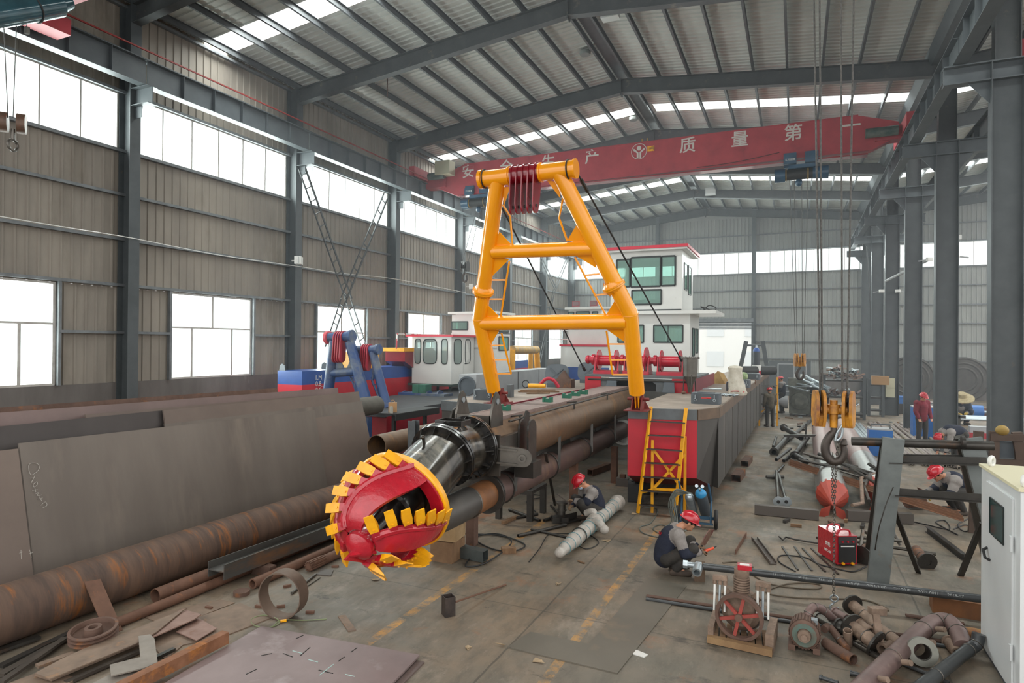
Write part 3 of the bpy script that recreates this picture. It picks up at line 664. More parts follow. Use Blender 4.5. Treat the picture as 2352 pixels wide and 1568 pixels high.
# --- pontoons
def pontoon(nm, x0, x1, ych, yf0, yf1, ylen, lab, red_side, z1=.66, cham=None):
    t = thing('pontoon', lab, 'pontoon', ((x0+x1)/2, 20, 0)); zb, zd = .37, 2.
    if cham: D = [(x0, yf0), (cham[0], yf1), (x1, cham[1]), (x1+.2, ylen), (x0, ylen)]
    else: D = [(x0, yf0), (x1, yf1), (x1, ylen), (x0, ylen)]
    n = len(D); back = 2
    B = [(x0, yf0+.75, zb)]+([(x1-.12, cham[1]+.12, zb), (x1, cham[1]+.0, zb)] if cham else [(x1, yf1+.75, zb)])+[(D[-2][0], ylen, zb), (x0, ylen, zb)]
    top = [V((x, y, zd-.2)) for x, y in D]; F1 = [V((x0, yf0, z1)), V((D[1][0], D[1][1], z1))]
    mb = MB(); V_ = top+F1+[V(b) for b in B]; nb = n+2
    # sides
    faces = []
    if cham:
        # indices: top 0..4, F1 5,6, B 7..11
        faces_red = [(0, 5, 6, 1)]; faces_g = [(1, 6, 8, 9, 2), (2, 9, 10, 3), (3, 10, 11, 4), (4, 11, 7, 5, 0)]; faces_b = [(5, 7, 8, 6), (7, 11, 10, 9, 8)]
    else:
        faces_red = [(0, 4, 5, 1)]; faces_g = [(1, 5, 7, 8, 2), (2, 8, 9, 3), (3, 9, 6, 4, 0)]; faces_b = [(4, 6, 7, 5), (6, 9, 8, 7)]
    mb.cm = 0; mb.add(V_, faces_red); mb.cm = 1; mb.add(V_, faces_g); mb.cm = 2; mb.add(V_, faces_b)
    mats = [m_hred if red_side else m_hull, m_hull, M('oxide_red', '')]
    mb.build('hull', mats, t, smooth=False)
    if cham:
        mb = MB(); x = x1
        y = cham[1]+1.3; k = 0
        while y < ylen: mb.bar((x1+.2*(y-cham[1])/(ylen-cham[1])+.003, y, .38), (x1+.2*(y-cham[1])/(ylen-cham[1])+.003, y, 1.8), .02, .012, (1, 0, 0)); y += 1.45; k += 1
        mb.build('weld_seam', m_steel, t)
    return t, D
sb, DS = pontoon('starboard', -3.05, -1.43, 13.4, 12.42, 12.75, 35, 'long starboard pontoon with a red bow plate and unpainted grey side', True, cham=(-1.76, 13.41))
pp, DP = pontoon('port', -7.08, -5.52, 0, 12.0, 11.75, 35, 'port pontoon with dusty deck lying between the ladder and the white cabin', False)
for t, D, inner in ((sb, DS, m_coam), (pp, DP, m_dred)):
    n = len(D); MB().add([V((x, y, 2.0)) for x, y in D]+[V((x, y, 1.97)) for x, y in D], [tuple(range(n)), tuple(range(2*n-1, n-1, -1))]).build('deck', m_deck, t, smooth=False)
    for i in range(n-1 if t is sb else n):
        a_, b_ = D[i], D[(i+1) % n]
        if i == n-2: continue
        mt = m_coam
        if t is pp and i == 1: mt = m_dred
        if t is sb and i in (1, 2): mt = M('rust_coaming', '6e5a49', '5b4c40', .6, .3, 3)
        MB().bar(V((a_[0], a_[1], 1.9)), V((b_[0], b_[1], 1.9)), .05, .21).build('coaming', mt, t)
# hull supports
for x, y in ((-1.72, 13.75), (-1.72, 20), (-2.9, 13.9), (-2.9, 20), (-5.7, 13.5), (-6.9, 13.5), (-5.7, 22), (-6.9, 22)):
    solo(MB().box(x-.15, x+.15, y-.15, y+.15, 0, .368), 'keel_block', m_dsteel, 'dark steel keel block tucked under the raised pontoon bottoms', 'block', 'keel blocks under the pontoons')
# hatches
def hatch(p, L_, W_, H_, lab, oval=True):
    t = thing('deck_hatch', lab, 'hatch', p, 'grey clamp hatches along the decks')
    n = 28; P = []
    for i in range(n):
        a = 2*pi*i/n; c_, s_ = cos(a), sin(a); e = .45; P.append((L_/2*math.copysign(abs(c_)**e, c_), W_/2*math.copysign(abs(s_)**e, s_)))
    MB().ext([(x, y) for x, y in P], p, p+V((0, 0, H_)), (0, 1, 0)).build('coaming', m_hatch, t)
    MB().ext([(x*.97, y*.97) for x, y in P], p+V((0, 0, H_)), p+V((0, 0, H_+.03)), (0, 1, 0)).ext([(x*.6, y*.2) for x, y in P], p+V((0, 0, H_+.03)), p+V((0, 0, H_+.045)), (0, 1, 0)).build('lid', m_hatch, t)
    for sx_ in (-.32, .32):
        q = p+V((L_*sx_, -W_/2-.015, H_*.6)); MB().bar(q+V((0, 0, H_*.4)), q, .015, .02, (0, 1, 0)).torus(q-V((0, 0, .03)), (0, 1, 0), .025, .007, 14, 6).build('clamp', m_zinc, t)
for (px, py, L_, W_, H_, lab) in ((1622, 926, .62, .5, .2, 'grey clamp hatch nearest the red bow, with tools on it'), (1690, 897, .5, .5, .22, 'grey clamp hatch behind the printed white sack'), (1702, 889, .55, .5, .2, 'grey clamp hatch beside the small brown stool on the long deck'), (1727, 871, .6, .6, .2, 'grey clamp hatch beside the red and white paint pail')):
    hatch(G(px, py, 2.0), L_, W_, H_, lab)
hatch(G(1118, 917, 2.0), .55, .45, .2, 'grey clamp hatch on the port deck behind the left foot of the A-frame')
# ------------------------------------------------------------ winch deck, wheelhouse, deck clutter
m_wred = M('winch_red', 'c01030', 'a80e2a', .3, 0, 3, coat=.4)
m_teal = glass('green_glass', 'c6e2d9', .22, .03)
CABG = glass('cab_glass', 'cfdcd8', .3)
m_gask = M('black_gasket', '16211f', rough=.4)
m_hblue = M('hull_blue', '1f4f9c', '1a4488', .4, 0, 2, coat=.2)
m_nblue = M('navy_paint', '2c4878', '26406c', .45, 0, 2, c3='60666e', t3=.52, sc3=1.6)
m_gry = M('casing_grey', 'a3a5a6', '96989a', .5, 0, 2, c3='77726c', t3=.68, sc3=3)
def pane_y(par, q, Y, th=.03, fr=.05, mat=None, seg=()):      # framed window on a wall facing the camera, from opposite corners
    a, b_ = PY(q[0], q[1], Y), PY(q[2], q[3], Y); x0, x1 = sorted((a.x, b_.x)); z0, z1 = sorted((a.z, b_.z)); y = Y-.012
    f = MB()
    for s in (0, 1):
        f.bar((x0, y, (z0, z1)[s]), (x1, y, (z0, z1)[s]), .03, fr, (0, 0, 1)); f.bar(((x0, x1)[s], y, z0), ((x0, x1)[s], y, z1), fr, .03, (0, 1, 0))
    for k in seg: f.bar((x0+(x1-x0)*k, y, z0), (x0+(x1-x0)*k, y, z1), fr*.5, .03, (0, 1, 0))
    w_ = f.build('window', m_gask, par); MB().box(x0, x1, y-.004, y+.004, z0, z1).build('pane', mat or m_teal, w_); return w_
def pane_x(par, X, y0, y1, z0, z1, mat=None, fr=.05):
    f = MB(); x = X+.012
    for s in (0, 1):
        f.bar((x, y0, (z0, z1)[s]), (x, y1, (z0, z1)[s]), .03, fr); f.bar((x, (y0, y1)[s], z0), (x, (y0, y1)[s], z1), fr, .03, (1, 0, 0))
    w_ = f.build('window', m_gask, par); MB().box(x-.004, x+.004, y0, y1, z0, z1).build('pane', mat or m_teal, w_); return w_
def wallbox(mb, x0, x1, y0, y1, z0, z1, holes=(), t=.06, sides=(), back=(), lefts=()):   # hollow cabin; holes on the front (x0,x1,z0,z1), sides on +X (y0,y1,z0,z1)
    def panel(hs, a0, a1, fn):
        us = sorted({a0, a1, *[h[0] for h in hs], *[h[1] for h in hs]}); vs = sorted({z0, z1, *[h[2] for h in hs], *[h[3] for h in hs]})
        for i in range(len(us)-1):
            for j in range(len(vs)-1):
                uc, vc = (us[i]+us[i+1])/2, (vs[j]+vs[j+1])/2
                if any(h[0] < uc < h[1] and h[2] < vc < h[3] for h in hs): continue
                fn(us[i], us[i+1], vs[j], vs[j+1])
    panel(holes, x0, x1, lambda a, b_, c, d_: mb.box(a, b_, y0, y0+t, c, d_))
    panel(sides, y0+t, y1, lambda a, b_, c, d_: mb.box(x1-t, x1, a, b_, c, d_))
    panel(back, x0+t, x1-t, lambda a, b_, c, d_: mb.box(a, b_, y1-t, y1, c, d_)); panel(lefts, y0+t, y1, lambda a, b_, c, d_: mb.box(x0, x0+t, a, b_, c, d_))
    mb.box(x0, x1, y0, y1, z0-.03, z0).box(x0, x1, y0, y1, z1, z1+.02); return mb
def hole_y(q, Y):
    a, b_ = PY(q[0], q[1], Y), PY(q[2], q[3], Y); return (min(a.x, b_.x), max(a.x, b_.x), min(a.z, b_.z), max(a.z, b_.z))
# winch deck bridge
wd = thing('winch_deck', 'red and grey raised cross deck joining the two pontoons, carrying the red winches', 'deck', (-4, 18.5, 2))
MB().box(-5.4, -2.45, 17, 20.2, 2.37, 2.42).build('top_slab', m_coam, wd)
mb = MB().box(-4.9, -2.95, 17.03, 17.06, 2.0, 2.33); 
mb = MB().prism([(-1, 0), (-.62, 0), (-.62, .2), (-.52, .27), (.42, .27), (.52, .2), (.52, 0), (.95, 0), (.95, .33), (-1, .33)], (-3.95, 17.05, 2.0), (1, 0, 0), (0, 0, 1), .03); mb.build('arched_front', m_coam, wd)
MB().box(-5.4, -4.95, 17.0, 17.06, 2.0, 2.37).build('red_end_plate', m_hred, wd); MB().box(-3.0, -2.45, 17.0, 17.06, 2.0, 2.37).build('red_end_plate', m_hred, wd)
MB().box(-2.5, -2.46, 17.02, 21.8, 2.0, 2.36).build('side_plate', m_dred, wd)
MB().tube((-5.3, 16.93, 2.3), (-2.5, 16.93, 2.3), .022, n=8).build('front_pipe', m_dsteel, wd)
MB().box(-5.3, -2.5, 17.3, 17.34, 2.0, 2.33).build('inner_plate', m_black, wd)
for x in (-4.6, -3.05):
    solo(MB().prism([(-.16, 0), (.16, 0), (.13, .28), (-.13, .28)], (x, 16.8, 2.01), (1, 0, 0), (0, .35, 1), .03), 'leaning_panel', m_hatch, 'small grey panel leaning against the %s of the cross deck front' % ('port end' if x < -4 else 'starboard end'), 'panel')
def winch(p, kind, lab):
    t = thing('deck_winch', lab, 'winch', p, 'red deck winches'); x, y, z = p
    mb = MB()
    for dy in (-.25, .25): mb.bar((x-.36, y+dy, z+.05), (x+.36, y+dy, z+.05), .08, .1)
    for dx in (-.34, .34): mb.bar((x+dx, y-.25, z+.05), (x+dx, y+.25, z+.05), .08, .1).prism([(-.25, 0), (.25, 0), (.14, .42), (-.14, .42)], (x+dx, y, z+.05), (0, 1, 0), (0, 0, 1), .04)
    mb.build('base_frame', m_wred, t)
    MB().tube((x-.3, y, z+.38), (x+.28, y, z+.38), .15, n=28).build('drum', m_wred, t)
    for dx, r_ in ((-.28, .27 if kind else .3), (.24, .38 if kind else .3)): MB().lathe((x+dx, y, z+.4), (1, 0, 0), [(0, 0), (0, r_), (.03, r_), (.03, 0)], 32).build('drum_flange', m_wred, t)
    MB().lathe((x-.68, y, z+.4), (1, 0, 0), [(0, 0), (0, .08), (.05, .13), (.1, .13), (.12, .1), (.2, .1), (.2, .16), (.28, .16), (.3, .12), (.36, .12)], 12).build('motor', m_wred, t)
winch(V((-5.02, 18, 2.42)), 0, 'red winch nearest the port end of the cross deck, left of the A-frame leg')
winch(V((-4.15, 18, 2.42)), 1, 'red winch with the largest drum flange, directly behind the right A-frame leg')
winch(V((-3.2, 18, 2.42)), 0, 'red winch beside the grey hopper at the starboard end of the cross deck')
# hopper
p = V((-2.5, 16.8, 2.0)); hp = thing('hopper', 'bare steel cylindrical hopper on thin legs beside the red winches', 'hopper', p)
MB().tube(p+V((0, 0, .46)), p+V((0, 0, .93)), .18, .19, 28, wall=.006).lathe(p+V((0, 0, .46)), (0, 0, -1), [(0, .18), (.2, .08), (.42, .05)], 24).build('shell', m_steel, hp)
MB().flange(p+V((0, 0, .94)), (0, 0, 1), .24, .17, .03, 28).bolts(p+V((0, 0, .94)), (0, 0, 1), .215, 12, .012, .03).build('rim', m_steel, hp)
for a in (pi*.9, pi*.3, pi*1.6): MB().bar(p+V((.17*cos(a), .17*sin(a), .5)), p+V((.2*cos(a), .2*sin(a), .01)), .025, .025).build('leg', m_dsteel, hp)
# wheelhouse
wh = thing('wheelhouse', 'white two storey wheelhouse with a red roof edge and green glass at the stern', 'wheelhouse', (-4.7, 23, 2))
hs = [(1502, 747, 1568, 786), (1420, 747, 1478, 786)]; Y0 = 22.
wallbox(MB(), -6.1, -3.29, Y0, 24.2, 2.03, 4.33, [hole_y(q, Y0) for q in hs], sides=[(22.5, 23.0, 2.9, 3.85), (23.3, 23.8, 3.0, 3.85)], back=[(-5.9, -4.9, 2.9, 3.9), (-4.5, -3.5, 2.9, 3.9)]).build('lower_cabin', m_white, wh)
for q in hs: pane_y(wh, q, Y0, seg=(.5,))
pane_x(wh, -3.29, 22.5, 23.0, 2.9, 3.85); pane_x(wh, -3.29, 23.3, 23.8, 3.0, 3.85)
MB().box(-6.3, -2.42, 21.7, 24.4, 4.33, 4.44).build('deckhead', m_white, wh)
MB().box(-6.05, -3.55, 21.75, 24.3, 4.44, 4.49).build('plinth', m_gask, wh)
hs = [(1417, 597, 1447, 658), (1450, 592, 1517, 657), (1520, 589, 1551, 655), (1452, 667, 1519, 698)]; Y1 = 21.8
wallbox(MB(), -6.0, -3.53, Y1, 24.2, 4.49, 6.52, [hole_y(q, Y1) for q in hs], sides=[(22.2, 22.8, 5.2, 6.1), (23.1, 23.7, 5.1, 6.1)], back=[(-5.8, -3.7, 5.0, 6.25)]).build('upper_cabin', m_white, wh)
for q in hs: pane_y(wh, q, Y1, fr=.06)
pane_x(wh, -3.53, 22.2, 22.8, 5.2, 6.1); pane_x(wh, -3.53, 23.1, 23.7, 5.1, 6.1)
MB().box(-6.15, -3.3, 21.5, 24.5, 6.56, 6.66).build('red_roof', M('roof_edge_red', 'c81434', rough=.35), wh); MB().box(-6.1, -3.34, 21.55, 24.45, 6.5, 6.56).build('roof_soffit', m_white, wh)
solo(MB().path(cr_pts([(-2.9, 22.3, 4.455), (-2.7, 22.2, 4.62), (-2.5, 22.4, 4.55), (-2.6, 22.5, 4.46), (-3.0, 22.4, 4.6), (-2.8, 22.5, 4.46)], 6), .016, 6), 'cable_coil', m_black, 'loose black cable on the white overhang beside the wheelhouse', 'cable')
# sack, tools, clutter on the starboard deck
p = G(1693, 907, 2.0)
sk_ = thing('woven_sack', 'tall crumpled white woven sack with red print standing on the long deck', 'sack', p)
P_ = []; F_ = []; prof_ = [(0, .2), (.06, .23), (.25, .19), (.45, .17), (.6, .16), (.7, .17), (.74, .12), (.755, .03)]; nn = 26
for z, r_ in prof_:
    for i in range(nn):
        a = 2*pi*i/nn; rr = r_*(1+.09*sin(5*a+z*9)+.06*sin(9*a-z*17)); P_.append(p+V((rr*cos(a)-.07*z, rr*.75*sin(a), z)))
for j in range(len(prof_)-1):
    for i in range(nn): F_.append((j*nn+i, j*nn+(i+1) % nn, (j+1)*nn+(i+1) % nn, (j+1)*nn+i))
P_.append(p+V((-.05, 0, .757))); F_ += [((len(prof_)-1)*nn+i, (len(prof_)-1)*nn+(i+1) % nn, len(P_)-1) for i in range(nn)]
MB().add(P_, F_).build('bag', M('woven_white', 'cbc6b8', 'b0a898', .8, 0, 6, bump=.3, c3='7a746a', t3=.7, sc3=14), sk_)
MB().path([p+V((.205*cos(a)-.01, .205*.78*sin(a)-.004, .1+.01*sin(3*a))) for a in [R(180+10*i) for i in range(19)]], .012, 6).build('red_band', m_hred, sk_)
p = G(1645, 880, 2.0); mb = MB()
mb.add([p+V(v_) for v_ in ((-.35, -.1, 0), (.3, -.2, 0), (.4, .2, 0), (-.3, .3, 0), (.05, 0, .42), (.25, .1, .32), (-.2, .1, .1))], [(0, 1, 4, 6), (1, 5, 4), (1, 2, 5), (2, 3, 6, 4, 5), (3, 0, 6), (0, 3, 2, 1)])
solo(mb, 'cardboard_heap', M('cardboard', '9c7f50', '86693f', .85, 0, 6, bump=.2), 'torn brown cardboard and rags heaped by the red side plate', 'cardboard', smooth=False)
p = G(1570, 905, 2.0); solo(MB().ell(p+V((0, 0, .04)), (.06, .05, .045)), 'brick_lump', m_rustr, 'small brown brick lump on the deck near the hopper foot', 'brick')
p = G(1668, 910, 2.0)
for i in range(4):
    q = p+V((-.12+.09*i, .05*(-1)**i, .03)); solo(MB().tube(q, q+V((.13, .06, .02)), .028, .022, 10).tube(q+V((.02, 0, 0)), q+V((.05, .02, .004)), .036, n=8), 'pipe_fitting', m_zinc, 'small shiny pipe fitting lying between the nearest hatch and the white sack', 'fitting', 'pipe fittings by the sack')
p = G(1605, 895, 2.0); solo(MB().ob(p+V((.2, .6, .01)), (.7, .5, .015), .2), 'sheet_metal', m_zinc, 'thin bright sheet of metal lying flat on the deck behind the nearest hatch', 'sheet')
p = G(1618, 914, 2.255)
solo(MB().bar(p+V((-.06, 0, .0)), p+V((.04, .02, .0)), .025, .02).tube(p+V((.04, .02, 0)), p+V((.12, .03, 0)), .012, n=8), 'angle_grinder', M('tool_red', 'b82420', rough=.4), 'small red hand tool lying on the lid of the nearest hatch', 'tool')
p = G(1728, 882, 2.0); st_ = thing('stool', 'tiny brown steel stool on the starboard deck edge', 'stool', p)
MB().box(p.x-.1, p.x+.1, p.y-.08, p.y+.08, p.z+.13, p.z+.15).build('seat', m_rustr, st_)
for dx in (-.09, .09): MB().bar(p+V((dx, 0, 0)), p+V((dx, 0, .13)), .02, .14, (0, 1, 0)).build('leg', m_rustr, st_)
p = G(1708, 872, 2.0); solo(MB().ell(p+V((0, 0, .13)), (.16, .13, .16)), 'vegetable_bag', M('cabbage', 'a8b48e', '5e7f44', .7, 0, 9), 'plastic bag of green vegetables on the deck', 'bag')
p = G(1738, 861, 2.0); pl_ = thing('paint_pail', 'red and white paint pail on the far part of the long deck', 'pail', p)
MB().tube(p, p+V((0, 0, .2)), .19, n=20).build('lower_band', m_hred, pl_); MB().tube(p+V((0, 0, .2)), p+V((0, 0, .42)), .19, n=20).build('upper_band', m_white, pl_)
p = G(1700, 862, 2.0)
for i, (dx, dy) in enumerate(((0, 0), (.7, .9))):
    q = p+V((dx, dy, .2)); solo(MB().tube(q, q+V((.6, .5, 0)), .2, n=18), 'black_drum', m_black, 'dark drum lying on the far deck, %s' % ('the nearer of two' if i == 0 else 'the farther of two'), 'drum')
p = G(1737, 855, 2.0); gc = thing('gas_cylinder', 'blue topped gas cylinder standing on the far end of the long deck', 'gas cylinder', p)
MB().tube(p, p+V((0, 0, 1.0)), .16, n=18).build('body', M('cyl_dark', '2c3138', rough=.4), gc); MB().ell(p+V((0, 0, 1.0)), (.16, .16, .2)).build('dome', m_hblue, gc); MB().tube(p+V((0, 0, 1.18)), p+V((0, 0, 1.3)), .04, n=10).build('valve', m_zinc, gc)
# far grey stanchion frame
fr_ = thing('stanchion_frame', 'grey trapezoid steel frame standing at the far end of the starboard pontoon', 'frame', (-1.9, 34, 2))
pa, pb, pc, pd_ = PY(1700, 848, 34), PY(1714, 783, 34), PY(1763, 852, 34), PY(1752, 783, 34)
MB().bar(pa, pb, .2, .12, (0, 1, 0)).build('post', m_col, fr_); MB().bar(pc, pd_, .2, .12, (0, 1, 0)).build('post', m_col, fr_); MB().tube(PY(1713, 793, 34), PY(1752, 793, 34), .05).build('cross_bar', m_col, fr_)
# stuff on the port deck
p = G(1300, 890, 2.0)
mb = MB().box(p.x-.28, p.x+.2, p.y-.15, p.y+.2, 2.0, 2.25).prism([(-.3, .2), (.15, .2), (-.05, .5)], (p.x, p.y, 2.0), (1, 0, 0), (0, 0, 1), .2)
solo(mb, 'rust_bin', m_rust, 'rusty open box of parts on the port pontoon deck', 'box')
p = G(1262, 893, 2.0); solo(MB().path(cr_pts([p+V(v_) for v_ in ((-.3, 0, .1), (-.1, 0, .28), (.1, .05, .25), (.25, .1, .05))], 5), [.05]*16, 8), 'tool_case', M('case_crimson', 'b02038', rough=.45), 'crimson handle shaped tool beside the rusty box on the port deck', 'tool')
p = G(1232, 893, 2.0)
hy = thing('hydraulic_jack', 'yellow hydraulic jack lying on planks on the port deck', 'jack', p); MB().tube(p+V((-.25, 0, .09)), p+V((.25, .05, .09)), .06, n=12).build('cylinder', m_cyel, hy); MB().torus(p+V((-.33, 0, .13)), (0, 1, 0), .1, .015).build('hose', m_black, hy)
for i, (x0, y0, x1, y1) in enumerate(((1190, 899, 1284, 899), (1210, 903, 1262, 902), (1195, 896, 1275, 895))):
    a_, b_ = G(x0, y0, 2.02), G(x1, y1, 2.02); solo(MB().bar(a_, b_, .07, .03), 'timber_batten', m_wood, 'split timber batten on the port deck under the yellow jack', 'batten', 'battens under the jack')
p = G(1172, 912, 2.0); solo(MB().bar(p, p+V((0, 0, .3)), .1, .2, (0, 1, 0)), 'channel_stub', m_coam, 'short upright grey channel stub on the port deck', 'stub')
for i, (px, py) in enumerate(((1272, 890), (1346, 880))):
    p = G(px, py, 2.0); p.y += 1.5*0; r_ = .33
    t = thing('oval_door', 'grey round cornered watertight cover standing upright, %s' % ('behind the rusty box' if i == 0 else 'just left of the red winches'), 'cover', p, 'upright grey covers')
    n = 24; P2 = []
    for k in range(n): a = 2*pi*k/n; P2.append((.36*math.copysign(abs(cos(a))**.6, cos(a)), .3*math.copysign(abs(sin(a))**.6, sin(a))))
    MB().prism(P2, p+V((0, .25, .38)), (1, 0, 0), (0, .2, 1), .06).build('plate', m_hatch, t)
    MB().bar(p+V((-.2, .21, .2)), p+V((.2, .23, .55)), .04, .03, (0, 1, 0)).bar(p+V((.2, .21, .2)), p+V((-.2, .23, .55)), .04, .03, (0, 1, 0)).build('cross_rib', m_hatch, t)
    MB().box(p.x-.25, p.x+.25, p.y+.1, p.y+.4, 2.0, 2.12).build('foot', m_hatch, t)
# ------------------------------------------------------------ vessels lying beyond to port
# white and blue deckhouse with red trim
v1 = thing('work_boat', 'white boat deckhouse with red trim and blue lower band behind the port pontoon', 'boat', (-8.6, 28, .4))
MB().box(-9.75, -7.5, 27, 33, 0, 2.25).build('hull_side', m_hblue, v1); MB().box(-9.75, -7.5, 27.02, 33, 2.25, 3.18).build('deckhouse', m_white, v1)
MB().box(-9.8, -7.45, 26.97, 33, 3.18, 3.27).build('red_trim', M('roof_edge_red', ''), v1)
hs = [(1306, 717, 1318, 725), (1324, 716, 1354, 725), (1361, 716, 1373, 725)]
wallbox(MB(), -9.35, -7.7, 27.4, 30, 3.27, 4.85, [hole_y(q, 27.4) for q in hs], sides=[(27.8, 28.6, 4.3, 4.7)]).build('cabin', m_white, v1)
for q in hs: pane_y(v1, q, 27.4, fr=.05)
MB().box(-9.6, -7.4, 27.1, 30.3, 4.85, 4.95).build('roof', m_white, v1)
for x in (-9.2, -8.35):
    q = V((x, 27.5, 4.95)); l_ = MB().box(x-.17, x+.17, 27.45, 27.55, 5.0, 5.25).build('floodlight', m_lug, v1); MB().box(x-.14, x+.14, 27.43, 27.45, 5.03, 5.22).build('lens', m_pane, l_)
mb = MB()
for z in (3.5, 3.9, 4.3): mb.tube((-9.75, 27, z), (-9.75, 29, z), .02, n=6)
for y in (27, 28, 29): mb.tube((-9.75, y, 3.2), (-9.75, y, 4.3), .02, n=6)
mb.build('railing', m_white, v1)
# pale grey casing with round hatch
v2 = thing('engine_casing', 'long pale grey engine casing with a round hatch, behind the left A-frame foot', 'casing', (-9, 20, 0))
MB().box(-9.6, -9, 17.3, 24, 0, 2.3).build('shell', m_gry, v2)
MB().flange((-9.3, 17.26, 1.95), (0, 1, 0), .3, .25, .06, 32).lathe((-9.3, 17.26, 1.95), (0, 1, 0), [(0, 0), (0, .25), (.02, .25)], 32).build('round_hatch', m_hatch, v2)
mb = MB()
for y in (18.5, 20.5, 22.5): mb.box(-9.01, -8.985, y, y+.02, .95, 2.28)
for y in (18, 20, 22): mb.box(-9.01, -8.97, y, y+.06, 1.5, 1.7)
mb.build('door_seam', m_dsteel, v2)
# tall white cabin behind the small red roofed one
v3 = thing('white_cabin', 'tall white cabin with outward sloping green windscreen behind the red roofed cabin', 'cabin', (-11, 24, 0))
MB().box(-13.1, -11., 22.95, 24.2, 1.2, 3.1).box(-13.1, -11., 22.9, 24.2, 3.1, 3.7).build('body', m_white, v3)
hs = [(1038, 739, 1074, 757)]
wallbox(MB(), -12.9, -11., 22.92, 24.2, 3.7, 4.45, [hole_y(q, 22.92) for q in hs], sides=[(23.1, 24.0, 3.75, 4.35)]).build('upper', m_white, v3)
pane_y(v3, hs[0], 22.92); pane_x(v3, -11., 23.1, 24.0, 3.75, 4.35)
MB().box(-13.1, -10.85, 22.6, 24.4, 4.47, 4.56).build('roof', m_white, v3)
pane_x(v3, -11., 23.1, 24.0, 3.0, 3.55)
MB().box(-13.6, -10.9, 22.9, 24.6, 0, 1.2).build('base', m_nblue, v3)
# yellow pipe goalpost
v4 = thing('pipe_gallows', 'yellow pipe gallows with a long horizontal top tube beyond the white boats', 'gallows', (-12.5, 29, 0))
a_, b_ = PX(1176, 803, -12.2), PX(1232, 803, -12.6); MB().tube(a_, b_, .2, n=20).build('top_tube', M('dusty_yellow', 'c99a3a', '9a8560', .5, 0, 3), v4)
MB().tube(b_, V((b_.x, b_.y+.6, 0)), .16, n=16).build('leg', m_cyel, v4); MB().tube(b_-V((.0, .8, 0)), V((b_.x, b_.y-.8, 0)), .13, n=16).build('leg', m_cyel, v4); MB().tube(a_, V((a_.x, a_.y, 0)), .16, n=16).build('leg', m_cyel, v4)
# red roofed cabin on its stand
cb = thing('control_cabin', 'small white control cabin with rounded windows and a red roof on a green stand', 'cabin', (-12.9, 22, 0))
Xc, Yc = -12., 21.
def rwin(par, cx, cz, w_, h_, face, X, Y):
    n = 24; P2 = [((w_/2)*math.copysign(abs(cos(2*pi*k/n))**.5, cos(2*pi*k/n)), (h_/2)*math.copysign(abs(sin(2*pi*k/n))**.4, sin(2*pi*k/n))) for k in range(n)]
    o_ = V((cx, Y-.006, cz)) if face == 'y' else V((X+.006, cx, cz)); ux = V((1, 0, 0)) if face == 'y' else V((0, 1, 0)); nn = V((0, -1, 0)) if face == 'y' else V((1, 0, 0))
    f = MB().path([o_+nn*.006+ux*x+V((0, 0, y)) for x, y in P2], .018, 6, closed=True).build('window', m_gask, par)
    MB().prism(P2, o_, ux, (0, 0, 1), .008).build('pane', CABG, f)
wallbox(MB(), -13.77, Xc, Yc, 22.85, 1.7, 3.5, [(-13.6, -13.4, 2.5, 3.4), (-13.22, -12.68, 2.5, 3.4), (-12.4, -12.2, 2.5, 3.4)], sides=[(21.23, 21.77, 2.5, 3.4), (22.1, 22.5, 2.5, 3.4)], back=[(-13.5, -12.2, 2.5, 3.3)], lefts=[(21.3, 22.6, 2.5, 3.3)]).build('shell', m_white, cb)
MB().box(-13.95, Xc+.18, Yc-.2, 23.05, 3.52, 3.6).build('roof', M('roof_edge_red', ''), cb)
for cx, w_ in ((-13.5, .26), (-12.95, .62), (-12.3, .26)): rwin(cb, cx, 2.95, w_, .95, 'y', Xc, Yc)
for cx, w_ in ((21.5, .6), (22.3, .45)): rwin(cb, cx, 2.95, w_, .95, 'x', Xc, Yc)
MB().box(-12.0, -11.99, 21.95, 22.7, 1.75, 3.4).build('door', m_white, cb); MB().box(-11.99, -11.95, 22.05, 22.2, 2.45, 2.48).build('handle', m_black, cb)
for x, y in ((-13.6, 21.1), (-12.1, 21.1), (-13.6, 22.7), (-12.1, 22.7)): MB().bar((x, y, .9), (x, y, 1.66), .08, .08, (0, 1, 0)).build('leg', M('stand_green', '2c3a33', rough=.5), cb)
MB().box(-13.9, -11.9, 20.9, 22.95, 1.62, 1.7).build('platform', M('stand_green', ''), cb)
# blue and red hull by the wall
hb = thing('blue_red_hull', 'long blue over red hull with white draught marks along the left wall', 'hull', (-14.6, 24, 0))
P = [(-15.0, 15.2), (-14, 15.2), (-14, 34), (-15.0, 34)]
for nm_, z0, z1, mt in (('lower_hull', 0, 1.93, m_hred), ('upper_band', 1.93, 2.36, m_hblue)): MB().add([(x, y, z) for z in (z0, z1) for x, y in P], [(0, 1, 5, 4), (1, 2, 6, 5), (2, 3, 7, 6), (3, 0, 4, 7), (4, 5, 6, 7), (3, 2, 1, 0)]).build(nm_, mt, hb, smooth=False)
for s_, z in (('1.M_', 2.13), ('0.8_', 1.93), ('0.6_', 1.73)): text(s_, .22, (-13.985, 15.98, z), (0, 1, 0), (0, 0, 1), m_white, hb, 'draught_mark')
for x, y in ((-14.9, 15.3), (-14.85, 17.2)): MB().prism([(-.12, 0), (.12, 0), (.1, .16), (0, .22), (-.1, .16)], (x, y, 2.36), (1, 0, 0), (0, 0, 1), .03).build('eye_plate', m_hatch, hb)
hx = thing('barge_cabin_block', 'red raked deck block with a yellow upper stripe, on the hull by the wall', 'superstructure', (-14.4, 22, 2.36))
